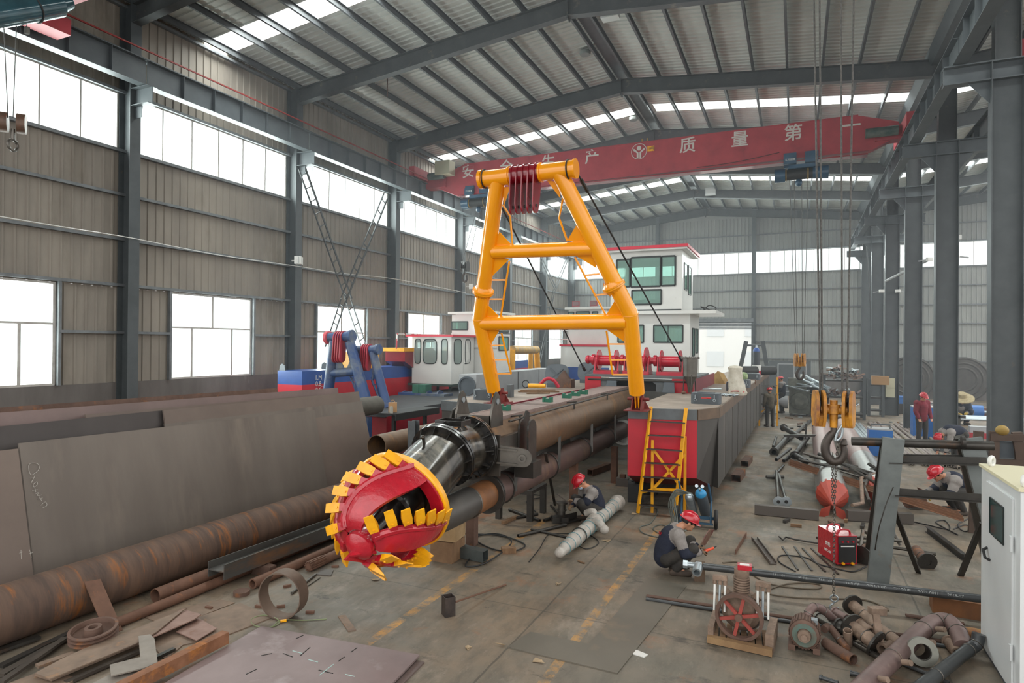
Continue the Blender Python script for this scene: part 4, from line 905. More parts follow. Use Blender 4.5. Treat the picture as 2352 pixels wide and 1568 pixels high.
MB().prism([(0, .35), (.7, .05), (8, .05), (8, .75), (0, .75)], (-14.15, 20.4, 2.2), (0, 1, 0), (0, 0, 1), .9).build('block', m_lug, hx); MB().box(-14.65, -13.68, 20.3, 28.4, 2.94, 3.08).build('yellow_stripe', m_cyel, hx)
MB().path([(-13.75, 19.9, 3.05), (-13.75, 19.95, 3.6), (-13.75, 23.5, 3.62)], .03, 8).path([(-13.7, 21.8, 3.05), (-13.7, 21.9, 3.45), (-13.7, 24, 3.47)], .03, 8).build('rail', M('candy_rail', 'd8d4d0', 'b8343c', .4, 0, 2.5, lo=.49, hi=.51), hx)
MB().box(-14.5, -13.8, 17.6, 18.9, 2.36, 2.95).build('yellow_box', m_cyel, hx)
# blue gantries with red lugs
def small_gantry(pts, lab, X0, rail):
    t = thing('blue_gantry', lab, 'gantry', (X0, PX(pts[0][0], pts[0][1], X0).y, 1), 'blue tubular gantries')
    F_ = lambda q: PX(q[0], q[1], X0)
    l0, l1, a0, a1, b0, b1, c0, c1 = pts
    return t, F_
def bgantry(lab, X0, top, legs, cross, lug, fac, cap=None):
    p0 = PX(top[0][0], top[0][1], X0); Y0 = p0.y; PP_ = lambda q: PY(q[0], q[1], Y0)
    t = thing('blue_gantry', lab, 'gantry', (p0.x, Y0, 1), 'blue tubular gantries'); r_ = .16*fac
    a_, b_ = PP_(top[0]), PP_(top[1]); u_ = (b_-a_).normalized(); MB().tube(a_, b_, r_*.9, n=20).tube(b_, b_+u_*.08, r_*1.15, n=20).build('top_tube', m_nblue, t)
    if cap: MB().tube(a_-u_*.1, a_, r_*1.2, n=20).build('end_cap', M('cap_red', 'c8505a', rough=.4), t)
    for l in legs: MB().tube(PP_(l[0]), PP_(l[1]), r_*.9, r_, 20).build('leg', m_nblue, t)
    for c in cross: MB().tube(PP_(c[0]), PP_(c[1]), r_*.8, n=18).build('cross_tube', m_nblue, t)
    lp, sp_ = lug; q = PP_(lp)
    for i in range(4):
        MB().prism([(x*fac, y*fac) for x, y in ([(.2*cos(R(k)), .23*sin(R(k))) for k in range(-10, 191, 20)]+[(-.06, -.3)]+[(.1+.14*cos(R(k)), -.55+.14*sin(R(k))) for k in range(180, 361, 20)])], q+u_*.085*(i-1.5)*fac, (0, -1, 0), (0, 0, 1), .03).build('lug_plate', M('lug_pinkred', 'a8303e', rough=.4), t)
    return t, PP_
g1, F1_ = bgantry('larger dusty blue gantry with a bright red end cap and red lug plates', -12.5, ((757, 775), (805, 772)), [((768, 782), (750, 935)), ((803, 785), (846, 937))], [((762, 857), (820, 852))], ((783, 778), 0), 1., True)
MB().prism([(0, 0), (.35, 0), (0, .6)], F1_((772, 852)), (1, 0, 0), (0, 0, 1), .03).prism([(0, 0), (-.35, 0), (0, .7)], F1_((818, 850)), (1, 0, 0), (0, 0, 1), .03).build('gusset', m_nblue, g1)
g2, F2_ = bgantry('smaller blue gantry with a dull red lug beside the red roofed cabin', -11.8, ((818, 804), (866, 802)), [((822, 808), (826, 938)), ((856, 808), (889, 936))], [], ((843, 805), 0), .85)
for rl in (((858, 850), (855, 875), (878, 930)), ((800, 850), (815, 890), (828, 925))):
    mb = MB().path([F2_(q) for q in rl], .035, 6)
    for i in range(5):
        f_ = i/5; y = 868+i*14; x = rl[1][0]+(rl[2][0]-rl[1][0])*(y-rl[1][1])/(rl[2][1]-rl[1][1]); mb.bar(F2_((x, y)), F2_((x+15, y)), .03, .03)
    mb.build('rung_ladder', m_nblue, g2)
# red hull below with winch deck, beam and tyres
h3 = thing('red_barge', 'low red barge hull with a dark deck, lying behind the leaning plates', 'barge', (-11, 20, 0))
MB().box(-12.9, -9.9, 13.9, 26, 0, 1.3).build('hull', m_lug, h3); MB().box(-12.9, -9.9, 13.8, 26, 1.3, 1.42).build('deck', M('dark_deck', '3c3e42', '302f30', .6, 0, 3), h3); MB().box(-9.9, -9.86, 17.1, 26, .6, 1.42).build('side_plate', m_hred, h3)
for i, x in enumerate((-13.0, -12.55, -12.1, -11.65)):
    pass
tw = thing('twin_winch', 'blue winch set with two green gearboxes under the red roofed cabin', 'winch', (-12, 19.2, 1.42))
mb = MB()
for x0, x1 in ((930, 952), (985, 1010)):
    a_, b_ = PY(x0, 914, 19.2), PY(x1, 914, 19.2); mb = MB().tube(a_, b_, .11, n=18)
    for q in (a_, b_): mb.tube(q-V((.03, 0, 0)), q+V((.03, 0, 0)), .27, n=24)
    mb.build('drum', m_nblue, tw)
for px in (961, 977): q = PY(px, 914, 19.2); MB().box(q.x-.13, q.x+.13, 19, 19.4, 1.42, 1.8).ell(q+V((0, 0, .05)), (.15, .2, .2)).build('gearbox', M('gear_green', '2f6a54', '25503f', .5), tw)
q = PY(1018, 915, 19.3); MB().tube(q-V((.18, 0, 0)), q+V((.18, 0, 0)), .15, n=18).build('motor', m_gry, tw)
MB().box(PY(925, 930, 19.2).x, PY(1030, 930, 19.2).x, 18.9, 19.5, 1.42, 1.5).build('bed', m_nblue, tw)
# black work shelf with a paper bag and jar
a_, b_ = PX(888, 946, -9.0), PX(990, 931, -9.0)
sh = thing('black_beam_shelf', 'black steel channel shelf cantilevered in front of the red barge', 'shelf', ((a_+b_)/2))
MB().bar(a_-V((0, 0, .05)), b_-V((0, 0, .05)), .5, .03).bar(a_+V((.25, 0, -.12)), b_+V((.25, 0, -.12)), .03, .16).build('channel', m_black, sh)
for f_ in (.15, .85): q = a_.lerp(b_, f_); MB().bar(q-V((0, 0, .1)), V((q.x, q.y, 0)), .08, .08, (0, 1, 0)).build('leg', m_black, sh)
q = a_.lerp(b_, .16)-V((.05, 0, .035)); pb_ = thing('paper_bag', 'brown paper carrier bag standing on the black shelf', 'paper bag', q)
MB().ob(q+V((0, 0, .12)), (.2, .1, .24), .5).build('bag', M('kraft_paper', 'b08a62', rough=.9), pb_); MB().torus(q+V((0, 0, .25)), (.5, -.85, 0), .05, .006, 16, 6).build('handle', M('kraft_paper', ''), pb_)
q = a_.lerp(b_, .06)-V((-.05, 0, .035)); solo(MB().tube(q, q+V((0, 0, .15)), .045, n=14).tube(q+V((0, 0, .15)), q+V((0, 0, .17)), .035, n=14), 'glass_jar', M('jar_glass', 'a8a498', rough=.2), 'small lidded jar beside the paper bag', 'jar')
# brown pipe ladder of the neighbour
a_ = PX(865, 1025, -7.7); solo(MB().box(a_.x-.2, a_.x+.2, a_.y+.5, a_.y+.7, 0, a_.z-.23), 'pipe_rest', m_dsteel, 'dark rest block under the open ended brown pipe', 'block'); solo(MB().tube(a_, a_+V((0, 7, 0)), .23, n=28, wall=.012), 'open_pipe', m_pipe, 'brown open ended pipe lying behind the black barrel', 'pipe')
a2 = a_+V((.3, .3, -.62)); solo(MB().tube(a2, a2+V((0, 6, 0)), .2, n=24, wall=.012), 'open_pipe', m_pipe2, 'duller pipe just below the open ended brown pipe', 'pipe')
q = G(950, 1040, 0); q = PX(950, 1000, -7.0); solo(MB().prof('H', (q.x, q.y, 0), (q.x, q.y, q.z+.3), .17, .17, .012, (0, 1, 0)), 'grey_stanchion', m_coam, 'upright grey steel section just left of the black barrel', 'stanchion')
a_ = V((-9.3, 15.5, 0)); solo(MB().tube((-10.1, 11.2, 1.62), (-10.1, 13.75, 1.62), .24, n=28), 'grey_boom_pipe', M('dusty_olive', '56524a', '46433c', .6), 'dusty dark grey boom pipe lying under the blue gantries', 'pipe')
for x, y in ((-10.1, 11.6), (-10.1, 13.3)): solo(MB().bar((x, y, 0), (x, y, 1.35), .25, .15, (0, 1, 0)), 'boom_rest', m_nblue, 'dark blue rest post under the dusty boom pipe', 'post', 'boom rest posts')
# ------------------------------------------------------------ leaning mill plates on the left
def lean(x0, y0, x1, y1, xt, xb, lab, mt, z0=0., marks=()):
    a_, b_ = PX(x0, y0, xt), PX(x1, y1, xt); A = [(xb, a_.y, z0), (xb, b_.y, z0), tuple(b_), tuple(a_)]
    n = V((a_.z, 0, xt-xb)).normalized(); n = V((abs(n.x), 0, abs(xt-xb)/max(a_.z, .1))).normalized()*.014
    mb = MB().add([V(p)-n for p in A]+[V(p)+n for p in A], [(0, 1, 2, 3), (7, 6, 5, 4), (0, 4, 5, 1), (1, 5, 6, 2), (2, 6, 7, 3), (3, 7, 4, 0)])
    return solo(mb, 'steel_plate', mt, lab, 'steel plate', smooth=False), A
m_pl1 = M('plate_olive_grey', '736b63', '675f58', .5, .3, .7, c3='7c7268', t3=.6, sc3=.5, st=(1, 2.2, .5))
m_pl2 = M('plate_brown_grey', '75685f', '685c55', .55, .25, .8, c3='6b6058', t3=.6, sc3=.6)
m_pl3 = M('plate_mauve_grey', '7e6c68', '6e5f5b', .55, .25, .9)
m_pld = M('plate_dark', '4a4543', '403b39', .5, .3, 1)
lp, A = lean(42, 1018, 721, 942, -8.75, -8.3, 'largest bare steel plate leaning behind the rusty pipe, chalked with sizes near its left edge', m_pl1)
def chalk(par, strokes, org, sc_, mt):
    X = lambda z: -8.3-.45*z/1.97+.024
    for s_ in strokes: 
        P_ = [V((X(org[1]+y*sc_), org[0]+x*sc_, org[1]+y*sc_)) for x, y in s_]; MB().path(P_, .004, 4).build('chalk_mark', mt, par)
m_chalk = M('chalk', 'a8a49c', rough=.9)
q = PX(78, 1078, -8.6); oy, oz = q.y, q.z
def stroke(px): return [PX(x, y, -8.36-.4*PX(x, y, -8.6).z/1.97+.03) for x, y in px]
def chalkpx(par, pxs, mt=None):
    for s_ in pxs:
        P_ = []
        for x, y in s_:       # point on the leaning face
            t_ = 0; v = ray(x, y); k = .45/1.97; tt = (-8.3+.035-k*CH)/(v.x+k*v.z); P_.append(O_+v*tt)
        MB().path(cr_pts(P_, 4) if len(P_) > 2 else P_, .003, 4).build('chalk_mark', mt or m_chalk, par)
chalkpx(lp, [[(66, 1070), (67, 1082), (72, 1090), (82, 1085), (90, 1076), (88, 1066), (78, 1063), (68, 1065), (66, 1070)], [(70, 1098), (79, 1097)], [(80, 1092), (72, 1108)], [(76, 1112), (84, 1106), (86, 1112), (78, 1118), (76, 1112)], [(74, 1126), (86, 1124)], [(80, 1119), (82, 1130)], [(82, 1134), (88, 1131), (86, 1138), (96, 1136)], [(88, 1146), (98, 1143)], [(90, 1140), (96, 1150)], [(94, 1160), (104, 1152), (108, 1160), (98, 1166)]])
chalkpx(lp, [[(44, 1270), (52, 1267)], [(48, 1262), (49, 1284)], [(68, 1262), (72, 1280)], [(66, 1272), (76, 1268)]])
lean(-60, 1042, 40, 1030, -8.72, -8.28, 'narrow plate edge at the far left standing just in front of the largest plate', m_pl2)
lean(700, 962, 836, 946, -8.8, -8.35, 'plate leaning behind the largest one, its clean edge ending above the far pipe', m_pl2)
lean(377, 974, 830, 921, -8.9, -8.45, 'third leaning plate from the front, its top edge just above the largest plate', m_pl1)
lean(374, 942, 823, 899, -8.98, -8.55, 'plate with a square cut left corner rising beside the dark plate', m_pl2)
lean(-60, 985, 376, 942, -9.05, -8.65, 'dark blackish plate leaning at the far left behind the largest one', m_pld)
lean(195, 952, 690, 910, -9.15, -8.8, 'thin topped plate just behind the dark plate', m_pl2)
lean(-60, 952, 775, 890, -9.3, -8.95, 'mauve grey plate with the longest straight top edge near the back of the stack', m_pl3)
lean(-60, 940, 636, 891, -9.6, -9.3, 'rearmost leaning plate with a rusty top edge below the brick wall', m_rust)
# ------------------------------------------------------------ rusty long stock on the floor
m_bigrust = M('streaked_rust', '6a5344', '4c3d35', .7, .15, 1.4, c3='8f5829', t3=.6, sc3=1.6, st=(1, 5, .9), bump=.08)
solo(MB().tube((-7.75, 2.5, .312), (-7.75, 11.5, .312), .31, n=48, wall=.012), 'rusty_pipe', m_bigrust, 'thick rust streaked pipe lying along the foot of the leaning plates', 'pipe')
solo(MB().tube((-7.25, 5.35, .09), (-7.25, 11, .09), .09, n=24, wall=.008), 'rusty_pipe', m_rustr, 'open ended rusty tube lying right beside the thick pipe', 'pipe')
solo(MB().tube((-7.0, 4.2, .06), (-7.0, 11, .06), .06, n=20, wall=.008), 'rusty_pipe', m_rustr, 'slender rusty tube running under the end of the steel joist', 'pipe')
solo(MB().tube((-6.52, 6.2, .068), (-6.52, 11, .068), .068, n=20, wall=.02), 'rusty_pipe', m_rustr, 'thick walled rusty tube between the joist and the standing ring', 'pipe')
gs = MB().tube((-6.3, 7.3, .07), (-6.3, 11, .07), .068, n=20)
for i in range(12): a = 2*pi*i/12; gs.bar((-6.3+.058*cos(a), 7.0, .075+.058*sin(a)), (-6.3+.058*cos(a), 7.32, .075+.058*sin(a)), .022, .022)
gs.tube((-6.3, 7.0, .075), (-6.3, 7.32, .075), .055, n=16); solo(gs, 'splined_shaft', m_rustr, 'rusty shaft with a splined end nearest the cutter head', 'shaft')
ha, hb_ = PX(505, 1325, -6.83), 0
solo(MB().prof('H', (-6.9, 5.95, .26), (-6.9, 10.2, .22), .2, .3, .014, (1, 0, 0)), 'steel_joist', M('joist_steel', '5c5b58', '4d4a46', .5, .4, 2, c3='8a5c34', t3=.62, sc3=1.5, st=(1, .3, 1)), 'grey H section steel joist lying on its side over the rusty tubes', 'joist')
for y in (6.6, 9.4): solo(MB().box(-7.08, -6.62, y, y+.12, 0.0, .14), 'packing_block', m_rust, 'rust packing bar beneath the grey steel joist', 'block', 'packing under the joist')
def flat(pxs, z, th, name, mt, lab, cat, group=None):
    P_ = [G(x, y, z+th) for x, y in pxs]; n = len(P_)
    ar = sum(P_[i].x*P_[(i+1) % n].y-P_[(i+1) % n].x*P_[i].y for i in range(n))
    if ar < 0: P_ = P_[::-1]
    mb = MB().add(P_+[p-V((0, 0, th)) for p in P_], [tuple(range(n)), tuple(range(2*n-1, n-1, -1))]+[(i, i+n, (i+1) % n+n, (i+1) % n) for i in range(n)])
    return solo(mb, name, mt, lab, cat, group, smooth=False)
m_sc1 = M('scrap_brown', '84705f', '6d5c4f', .7, .1, 4, c3='9a7350', t3=.62, sc3=5)
m_sc2 = M('scrap_pink', '93776b', '7e6257', .6, .15, 5, c3='7c5038', t3=.63, sc3=5)
m_sc3 = M('scrap_grey', '8d857b', '7b736a', .6, .1, 4)
m_sc4 = M('scrap_dark', '4c443c', '3f3832', .65, .2, 3)
flat([(330, 1416), (505, 1376), (540, 1383), (395, 1440)], 0, .01, 'scrap_plate', m_sc1, 'flat brown offcut lying between the slender tube and the pink plates', 'scrap plate')
flat([(383, 1440), (552, 1384), (608, 1408), (622, 1418), (515, 1460), (420, 1480), (380, 1515), (350, 1480)], .0, .012, 'scrap_plate', m_sc1, 'largest brown offcut sheet left of the standing ring', 'scrap plate')
flat([(320, 1445), (420, 1398), (462, 1410), (445, 1422), (352, 1462)], .08, .012, 'scrap_plate', m_sc2, 'pinkish offcut leaning on the heap above the small square one', 'scrap plate')
flat([(405, 1450), (455, 1418), (498, 1442), (452, 1470)], .03, .01, 'scrap_plate', m_sc2, 'small square reddish plate resting on the largest brown offcut', 'scrap plate')
flat([(142, 1512), (190, 1490), (430, 1396), (420, 1401), (360, 1450), (320, 1474), (115, 1558), (80, 1545)], .1, .012, 'scrap_plate', m_sc1, 'long pointed strip plate running from the pulley down to the picture corner', 'scrap plate')
flat([(80, 1545), (300, 1462), (320, 1474), (118, 1557)], .05, .03, 'scrap_plate', m_sc1, 'thicker strip right below the long pointed strip', 'scrap plate')
flat([(20, 1568), (110, 1535), (175, 1556), (130, 1590), (20, 1600)], .01, .03, 'scrap_plate', m_sc1, 'brown scrap plate cut by the bottom edge of the picture', 'scrap plate')
flat([(318, 1460), (345, 1456), (355, 1466), (362, 1520), (335, 1532), (255, 1551), (252, 1526), (322, 1508)], .13, .012, 'bracket_plate', m_sc3, 'grey L shaped cut plate on top of the scrap heap', 'scrap plate')
flat([(205, 1572), (258, 1545), (330, 1528), (345, 1540), (290, 1572)], .09, .01, 'scrap_plate', m_sc3, 'pale chalk marked plate under the grey L shaped one', 'scrap plate')
a_, b_ = G(518, 1462, .12), G(265, 1590, .12)
solo(MB().bar(a_, b_, .1, .12), 'rusty_bar', M('orange_rust', '8d6248', '70492f', .75, .1, 4, c3='a86a30', t3=.6, sc3=5, bump=.1), 'thick orange rusted square bar along the edge of the big flat plate', 'bar')
for i, (x0, y0, x1, y1, w_, z, mt) in enumerate(((0, 1550, 215, 1430, .09, .04, m_sc4), (0, 1530, 240, 1415, .08, .05, m_dsteel), (0, 1568, 150, 1465, .07, .06, m_sc4), (-20, 1500, 90, 1462, .09, .04, m_dsteel), (85, 1530, 170, 1500, .08, .07, m_sc1), (150, 1568, 330, 1490, .06, .03, m_sc4), (220, 1575, 400, 1490, .05, .03, m_dsteel))):
    solo(MB().bar(G(x0, y0, z), G(x1, y1, z), w_, .03), 'flat_bar', mt, ('dark flat bar in the far left scrap, %s', )[0] % ('nearest the pulley', 'next to the rusty pipe', 'lowest at the corner', 'highest at the picture edge', 'short one near the pulley', 'under the long pointed strip', 'under the grey L plate')[i], 'bar')
a_, b_ = PX(212, 1333, -7.48), G(263, 1452, .01)
solo(MB().bar(a_, b_, .17, .012, (0, 1, 0)) if 0 else MB().ext([(-.09, -.006), (.09, -.006), (.09, .006), (-.09, .006)], a_, b_, (1, 0, .6)), 'rust_strip', m_rustr, 'wide flat red rusted strip leaning against the thick pipe', 'strip')
p = G(215, 1485, .0); pu = thing('pulley_wheel', 'rusty grooved pulley wheel lying flat on the scrap left of the strip', 'pulley', p)
q = p+V((0, 0, .09))
MB().lathe(q, (.05, -.1, 1), [(0, .0), (0, .2), (.02, .23), (.035, .19), (.05, .19), (.065, .23), (.08, .19), (.1, .23), (.115, .23), (.12, .2), (.06, .19), (.05, .09), (.13, .08), (.13, .045), (.06, .045), (.06, 0)], 40).build('wheel', m_rust, pu)
MB().box(p.x-.15, p.x+.15, p.y-.1, p.y+.12, 0, .1).build('packing', m_rust, pu)
c_ = V((-5.52, 5.72, .277)); d_ = V((-.2, .98, 0)).normalized()
solo(MB().lathe(c_-d_*.09, d_, [(0, .262), (0, .276), (.18, .276), (.18, .262), (0, .262)], 64), 'pipe_ring', M('ring_steel', '6f5d50', '5b4b40', .6, .35, 3, c3='8a6a52', t3=.62, sc3=3), 'short wide steel pipe ring standing on edge in front of the cutter head', 'ring')
solo(MB().path(cr_pts([G(750, 1421, .01), G(700, 1424, .01), G(645, 1424, .02), G(622, 1440, .01), G(585, 1436, .01), G(578, 1422, .01), G(605, 1412, .02), G(635, 1420, .02), G(640, 1432, .01), G(620, 1440, .01)], 6), .006, 6), 'strap', M('green_strap', '76805a', rough=.6), 'thin green strapping looped around the foot of the standing ring', 'strap')
solo(MB().bar(G(644, 1426, .02), G(658, 1424, .02), .03, .02), 'yellow_tag', m_cyel, 'small yellow clip on the strap at the foot of the ring', 'clip')
solo(MB().tube(G(670, 1362, .02), G(725, 1318, .02), .018, n=10), 'short_tube', m_steel, 'short thin grey tube lying behind the standing ring', 'tube')
solo(MB().tube(G(700, 1350, .01), G(735, 1326, .01), .007, n=8), 'wire_rod', m_steel, 'thin bent rod lying right beside the short grey tube', 'rod')
flat([(727, 1318), (740, 1304), (766, 1308), (760, 1321)], .0, .015, 'scrap_plate', m_mill, 'small dark plate piece near the splined shaft end', 'scrap plate')
flat([(776, 1414), (793, 1411), (818, 1445), (800, 1449)], .0, .012, 'scrap_plate', m_sc1, 'lone tan rectangular strip on the open floor between ring and big plate', 'scrap plate')
p = G(555, 1365, 0); solo(MB().tube(p, p+V((0, 0, .05)), .1, n=30), 'steel_disc', m_rust, 'thick rusty disc lying by the end of the joist', 'disc')
for i, (x, y, a) in enumerate(((645, 1392, .8), (595, 1392, .2), (712, 1405, .4), (770, 1300, .5), (480, 1395, 0), (660, 1345, 1.1))):
    solo(MB().ob(G(x, y, .015), (.1, .035, .03), a), 'offcut', m_rustr, 'tiny rusty offcut scattered on the floor around the standing ring', 'offcut', 'tiny offcuts round the ring')
# big flat plates at the bottom
m_pink = M('plate_pinkish', '8b7a78', '7c6c6a', .5, .3, 1.2, c3='a09391', t3=.6, sc3=1.6)
fp = flat([(600, 1437), (964, 1503), (880, 1590), (340, 1590)], .035, .02, 'floor_plate', m_pink, 'large pinkish steel plate with cut slots lying at the bottom of the picture', 'steel plate')
flat([(610, 1446), (975, 1519), (905, 1590), (340, 1592)], .0, .018, 'floor_plate', m_mill2, 'darker plate peeking out beneath the large slotted plate', 'steel plate')
m_slot = M('slot_dark', '2b2927', rough=.8); m_slotc = M('slot_chalk', 'a5bdb8', rough=.8)
for i, (x0, y0, x1, y1) in enumerate(((672, 1494, 694, 1500), (690, 1505, 712, 1486), (650, 1500, 672, 1508), (708, 1514, 730, 1520), (806, 1497, 820, 1487), (777, 1518, 791, 1508), (734, 1550, 766, 1525), (732, 1538, 765, 1546), (680, 1466, 697, 1458) , (793, 1548, 815, 1553), (565, 1548, 590, 1536), (600, 1505, 625, 1500))):
    a_, b_ = G(x0, y0, .057), G(x1, y1, .057); o = MB().bar(a_, b_, .008, .004).build('cut_slot', m_slot if i % 3 else m_slotc, None); o.parent = fp; o.location = o.location-fp.location
flat([(1165, 1485), (1418, 1545), (1577, 1345), (1490, 1325), (1352, 1478), (1218, 1450)], .0, .012, 'floor_plate', M('plate_floor_tone', '6d675c', '625d53', .5, .3, 1, c3='80715f', t3=.6, sc3=1), 'worn thin steel sheet lying flat on the floor left of the compressor', 'steel plate')
flat([(1453, 1500), (1460, 1491), (1488, 1502), (1480, 1508)], .0, .01, 'paper_scrap', m_white, 'folded white paper lying at the edge of the thin floor sheet', 'paper')
for i, (x, y) in enumerate(((1083, 1488), (1243, 1517), (1150, 1480), (860, 1330), (1295, 1160), (1445, 1105), (1280, 1340), (1460, 1180), (1390, 1240), (1850, 1182))):
    p = G(x, y, .01); solo(MB().add([p+V((random.uniform(-.09, .09), random.uniform(-.06, .06), random.uniform(-.008, .02))) for _ in range(6)], [(0, 1, 2), (2, 3, 4), (0, 2, 4), (1, 3, 5), (4, 5, 0)]), 'torn_paper', M('tan_paper', 'a08c70', rough=.9), 'torn scrap of tan paper on the open concrete floor', 'paper', 'torn paper scraps', smooth=False)
# square tube with rod
p = G(1030, 1412, 0); solo(MB().sq(p, p+V((0, 0, .23)), .13, .008, (sin(.7), cos(.7), 0)), 'box_section_stub', M('soot_steel', '4a403b', '332e2b', .55, .4, 7), 'short upright square tube stub standing alone on the floor', 'tube')
a_ = G(1046, 1382, .1); b_ = G(1162, 1342, .008); solo(MB().tube(a_, b_, .012, n=8), 'steel_rod', m_rustr, 'thin rusty rod leaning from the square stub onto the floor', 'rod')
# wrapped shaft
a_, b_ = G(1286, 1268, .15), G(1420, 1152, .15); d_ = b_-a_; N = 46; P_ = []; RR = []
for i in range(N+1):
    f_ = i/N; P_.append(a_+d_*f_+V((.006*sin(i*2.1), 0, .005*sin(i*3.1)))); r_ = .075+.045*min(1, f_*5) if f_ < .2 else .115
    if f_ > .93: r_ = .145
    if .48 < f_ < .56: r_ = .15
    RR.append(.98*r_*(1+.05*sin(i*2.7)+.03*sin(i*5.1)))
ws = thing('wrapped_shaft', 'long shaft wrapped in white plastic and lying on the floor beside the crouching welder', 'wrapped shaft', G(1350, 1220, 0))
m_wrap = M('plastic_wrap', 'b9b4ac', 'a39c93', .35, 0, 7, c3='6f9292', t3=.66, sc3=7, bump=.5, bsc=30, st=(1, 1, 1))
MB().path(P_, RR, 22).ell(a_, (.08, .08, .08)).build('wrapping', m_wrap, ws)
q = a_+d_*.46; MB().path(cr_pts([q, q+V((.12, -.05, .1)), q+V((.24, -.1, .03))], 5), .07, 12).ell(q+V((.27, -.12, 0)), (.08, .08, .08)).build('wrapped_branch', m_wrap, ws)
q = a_+d_*.55; MB().path(cr_pts([q+V((-.2, .05, .1)), q+V((-.05, 0, .16)), q], 5), .06, 12).build('wrapped_branch', m_wrap, ws)
MB().torus(a_+d_*.27, d_, .127, .008).build('binding', m_dsteel, ws)
for k_ in range(13):
    f_ = .08+.068*k_; i_ = int(f_*N); MB().torus(P_[i_], d_+V((.25*(-1)**k_, 0, .12)), RR[i_]*1.03, .006, 24, 5).build('binding_cord', M('teal_cord', '5f8a90', rough=.6), ws)
# steps ladder (yellow)
st_ = thing('step_ladder', 'tall yellow steel trestle ladder leaning by the red bow plate', 'ladder', G(1520, 1150, 0))
def YZ(px, yb, yt, z0=0): b_, h_ = VZ(px, yb, yt, z0); return b_, h_
fl0, fr0 = G(1465, 1180), G(1553, 1205); tl = PY(1497, 938, 12.38); trr = PY(1577, 942, 12.62)
fl0 = V((-2.77, 12.1-1.05+1.0, 0)); fl0 = G(1465, 1180); 
for a_, b_ in ((fl0, tl), (G(1550, 1188), trr)): MB().bar(a_+V((0, 0, .02)), b_+V((0, -.06, .05)), .06, .04).build('stile', m_cyel, st_)
FR = G(1550, 1188)
for k in range(7):
    f_ = (k+.7)/7.6; MB().bar(fl0.lerp(tl, f_)+V((.0, -.06*f_, 0)), FR.lerp(trr, f_)+V((0, -.06*f_, 0)), .1, .02, (0, 1, .0) if 0 else (0, 0, 1)).build('tread', m_dsteel, st_)
bl_, br_ = PY(1498, 1150, 12.33), PY(1573, 1135, 12.55); bl_.z = br_.z = 0
for a_, b_ in ((bl_, tl.lerp(fl0, .3)+V((.07, 0, 0))), (br_, trr.lerp(FR, .25)+V((.05, 0, 0)))): MB().bar(a_, V((a_.x, a_.y, b_.z)), .05, .03).build('rear_post', m_cyel, st_)
MB().bar(V((bl_.x, bl_.y, .45)), V((br_.x, br_.y, .45)), .04, .06).build('brace', m_cyel, st_)
MB().bar(V((bl_.x, bl_.y, 1.25)), V((br_.x, br_.y, .4)), .04, .05).build('brace', m_cyel, st_); MB().bar(V((bl_.x, bl_.y, .45)), V((br_.x, br_.y, 1.15)), .04, .05).build('brace', m_cyel, st_)
MB().bar(V((bl_.x, bl_.y, .45)), fl0.lerp(tl, .2), .03, .04).build('brace', m_cyel, st_); MB().bar(V((br_.x, br_.y, .45)), FR.lerp(trr, .2), .03, .04).build('brace', m_cyel, st_)
# second yellow access ladder beside the hull, far
s2 = thing('scaffold_ladder', 'second yellow ladder frame standing beside the far hull side', 'ladder', G(1765, 975, 0))
p0, p1 = G(1744, 978), G(1785, 978)
for p in (p0, p1): MB().bar(p, V((p.x, p.y, 2.0)), .07, .05, (0, 1, 0)).build('stile', m_cyel, s2)
for z in (.5, .9, 1.3, 1.65): MB().bar(V((p0.x, p0.y, z)), V((p1.x, p1.y, z)), .04, .03).build('tread', m_dsteel, s2)
MB().bar(V((p0.x, p0.y, .5)), V((p1.x, p1.y, 1.1)), .04, .04).build('brace', m_cyel, s2)
# steel blocks by the hull
for (x, y, a, w_, h_, L_, lab) in ((1690, 1098, 0.1, .22, .17, .9, 'nearer hollow steel box section beside the grey hull side'), (1710, 1065, .1, .2, .16, 1.0, 'farther hollow steel box section beside the grey hull side')):
    p = G(x, y, h_/2); solo(MB().sq(p, p+V((.05, L_, 0)), w_, .01, h=h_), 'box_section', m_rust, lab, 'box section')
solo(MB().sq(G(1355, 1085, .08), G(1397, 1070, .08), .15, .01), 'box_section', m_rustr, 'short red rusted box section on the floor behind the welder', 'box section')
p = G(1430, 1115, 0); solo(MB().ob(p+V((0, 0, .09)), (.28, .2, .18), .1), 'steel_block', m_mill, 'dark steel block on the floor left of the yellow ladder, lower of two', 'block')
solo(MB().sq(p+V((-.06, .02, .2)), p+V((.06, .02, .2)), .12, .01), 'box_stub', m_rustr, 'small rusty box stub lying on top of the dark steel block', 'block')
p = G(1080, 1282, .07); solo(MB().sq(G(1045, 1262, .09), G(1115, 1276, .09), .16, .01), 'box_section', M('grey_section', '5a605f', '4d5250', .45, .5, 3), 'grey hollow box section on the floor beside the timber blocks', 'box section')
solo(MB().ob(G(1168, 1262, .04), (.22, .13, .08), .6), 'stone_lump', m_wood, 'brown lump of wood beside the welding cables', 'lump')
solo(MB().path(cr_pts([G(1060, 1225, .02), G(1150, 1230, .02), G(1205, 1250, .02), G(1180, 1265, .02), G(1130, 1260, .02), G(1090, 1235, .02), G(1140, 1225, .02), G(1175, 1245, .03), G(1120, 1290, .02), G(1070, 1300, .02), G(1085, 1275, .02)], 7), .012, 6), 'welding_cable', m_black, 'tangled black welding cable on the floor right of the timber blocks', 'cable')
